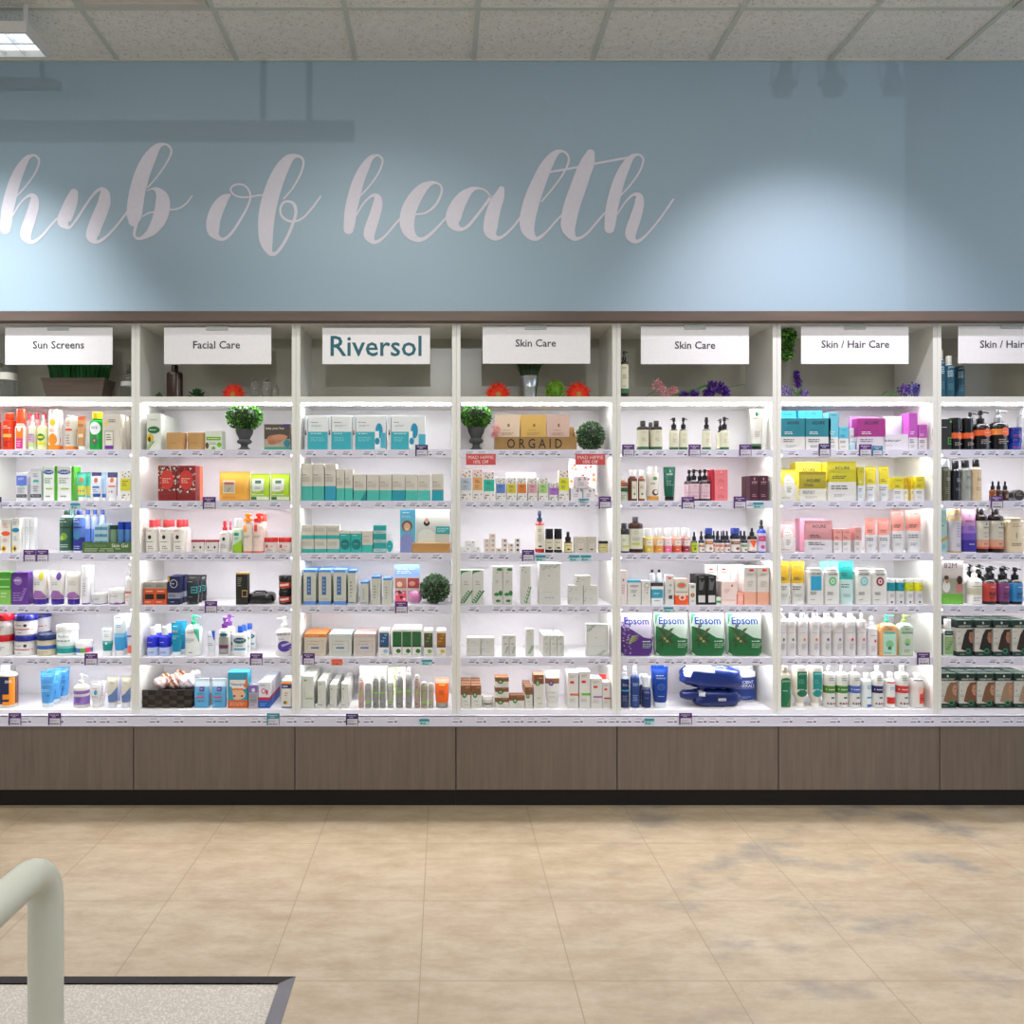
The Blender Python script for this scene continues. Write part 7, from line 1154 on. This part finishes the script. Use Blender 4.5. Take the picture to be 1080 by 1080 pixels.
# tags clipped on the rails
TC = {'p': '5f2f7e', 't': '3a98a8', 'o': 'ee6a48', 'n': '3a2f68', 'b': '2c86a8'}
rows_ = {}
def rail_tag(bay, s, x0, x1, oy, y0, y1, c, full=False, wide=False):
    Y = YB if s == 6 else YS-.004; sc = SCL[bay]; a, b_ = X(XB(bay, x0), Y), X(XB(bay, x1), Y); zt, zb = Z(oy+y0/sc, Y), Z(oy+y1/sc, Y); cn = {'p': 'purple', 't': 'turquoise', 'o': 'orange', 'n': 'indigo', 'b': 'blue'}[c]
    key = (bay, s, c); rows_[key] = rows_.get(key, 0)+1
    o = empty('price_tag', ((a+b_)/2, Y-.0042, zb)); hw, h = (b_-a)/2, zt-zb
    tag(o, cn+' price tag'+('' if rows_[key] == 1 else ', '+ORD[rows_[key]]+' from the left')+', '+('bottom rail' if s == 6 else ORD[s]+' rail')+' of the '+BAYN[bay], 'price tag', 'coloured price tags')
    m = MB()
    if full: m.box(-hw, hw, 0, .0008, 0, h, 'b8dce0' if c in 'tb' else 'f08868'); D = [('r', 0, .8, 1, .34, TC[c]), ('r', -.3, .3, .16, .3, TC[c]), ('m', .12, .25, .6, .3, 1, '303848'), ('m', 0, .55, .7, .1, 1, '608088')]
    else: m.box(-hw, hw, 0, .0008, 0, h, 'dcd8e4'); D = [('r', 0, .78, 1, .44, TC[c]), ('r', -.44, .3, .12, .6, TC[c]), ('r', .47, .3, .05, .6, TC[c]), ('m', 0, .84, .7, .12, 1, 'e8e0f0'), ('m', 0, .7, .4, .12, 1, 'e8e0f0'), ('m', .04, .36, .7, .14, 2, '8c8c98'), ('m', .04, .12, .7, .16, 1, '303038')]
    deco(m, D, 2*hw, h, lambda x, z: 0); m.build('tag_face', o)
for a in ((2, 1, 768, 848, 330, 835, 908, 'n'), (4, 1, 65, 143, 330, 833, 905, 'p'), (4, 1, 485, 562, 330, 833, 905, 'p'), (4, 1, 805, 882, 330, 833, 905, 'p'), (5, 1, 287, 363, 330, 828, 905, 'n'), (5, 1, 541, 623, 330, 832, 905, 'p'), (5, 1, 625, 692, 330, 842, 905, 'b'),
          (1, 2, 445, 527, 470, 325, 402, 'p'), (3, 2, 907, 985, 470, 322, 400, 'p'), (4, 2, 440, 522, 470, 325, 400, 'p'), (4, 2, 770, 850, 470, 322, 398, 'p'), (0, 3, 182, 276, 470, 790, 880, 'p'), (0, 3, 278, 372, 470, 790, 880, 'p'), (3, 3, 422, 500, 470, 658, 732, 'p'), (6, 2, 460, 555, 470, 382, 475, 'p'),
          (1, 4, 457, 537, 470, 983, 1057, 'p'), (2, 4, 640, 720, 620, 85, 160, 'p'), (0, 5, 645, 745, 620, 497, 586, 'p'), (1, 5, 743, 823, 600, 533, 610, 'p'), (2, 5, 55, 133, 620, 412, 488, 'p'), (5, 5, 908, 990, 620, 408, 485, 'p'),
          (0, 6, 70, 165, 620, 948, 1040, 'p'), (0, 6, 370, 467, 620, 948, 1040, 'p'), (1, 6, 850, 930, 600, 912, 990, 't'), (2, 6, 330, 408, 620, 795, 868, 'n'), (4, 6, 425, 507, 620, 790, 863, 'p'), (0, 2, -50, 16, 470, 390, 478, 'n')): rail_tag(*a)
for a in ((0, 2, 538, 612, 470, 438, 482, 't'), (3, 2, 780, 845, 470, 336, 360, 'b'), (4, 2, 893, 960, 470, 358, 398, 't'), (3, 3, 508, 571, 470, 692, 732, 't'), (3, 3, 720, 786, 470, 692, 732, 't'), (3, 3, 793, 860, 470, 692, 732, 't'), (4, 4, 327, 390, 620, 120, 156, 't'), (2, 5, 238, 308, 620, 450, 490, 'o'), (2, 5, 808, 874, 620, 453, 490, 't'), (2, 6, 793, 857, 620, 828, 868, 't'), (4, 6, 205, 268, 620, 825, 867, 't')): rail_tag(*a, full=True)
for a, b_, q in ((70, 257, 'left one above the grey-blue and tan cartons'), (762, 950, 'right one above the stacked floral cartons')):
    Y = YS-.008; x0, x1 = X(XB(3, a), Y), X(XB(3, b_), Y); zt, zb = Z(470+52/6, Y), Z(470+122/6, Y); o = empty('discount_sign', ((x0+x1)/2, Y, zb)); tag(o, 'red MAD HIPPIE 10% Off shelf sign, '+q, 'sign', 'red discount signs'); hw, h = (x1-x0)/2, zt-zb
    m = MB(); m.box(-hw, hw, 0, .001, 0, h+.0, 'd4585c'); m.box(-hw*.3, hw*.3, .001, .003, h-.006, h+.004, 'd8d8d8'); deco(m, [('t', 'MAD HIPPIE', 0, .68, .86, 'f4dcd8'), ('t', '10% Off', 0, .27, .5, 'f4dcd8')], hw*2, h, lambda x, z: 0); m.build('sign_face', o)
# ------------------------------------------------------------------ last: keep every label within sixteen words
DROP = [', beside the shelf gap', ' with cream and peach label', ' lying', ' small', ' round', ' tall', ' the', ' standing', ' of', ' and', ' with']
for o, l in ALL_LABELS:
    s = o['label']
    for d in DROP:
        if len(s.replace('-', ' ').split()) <= 16: break
        s = s.replace(d, '', 1)
    o['label'] = s
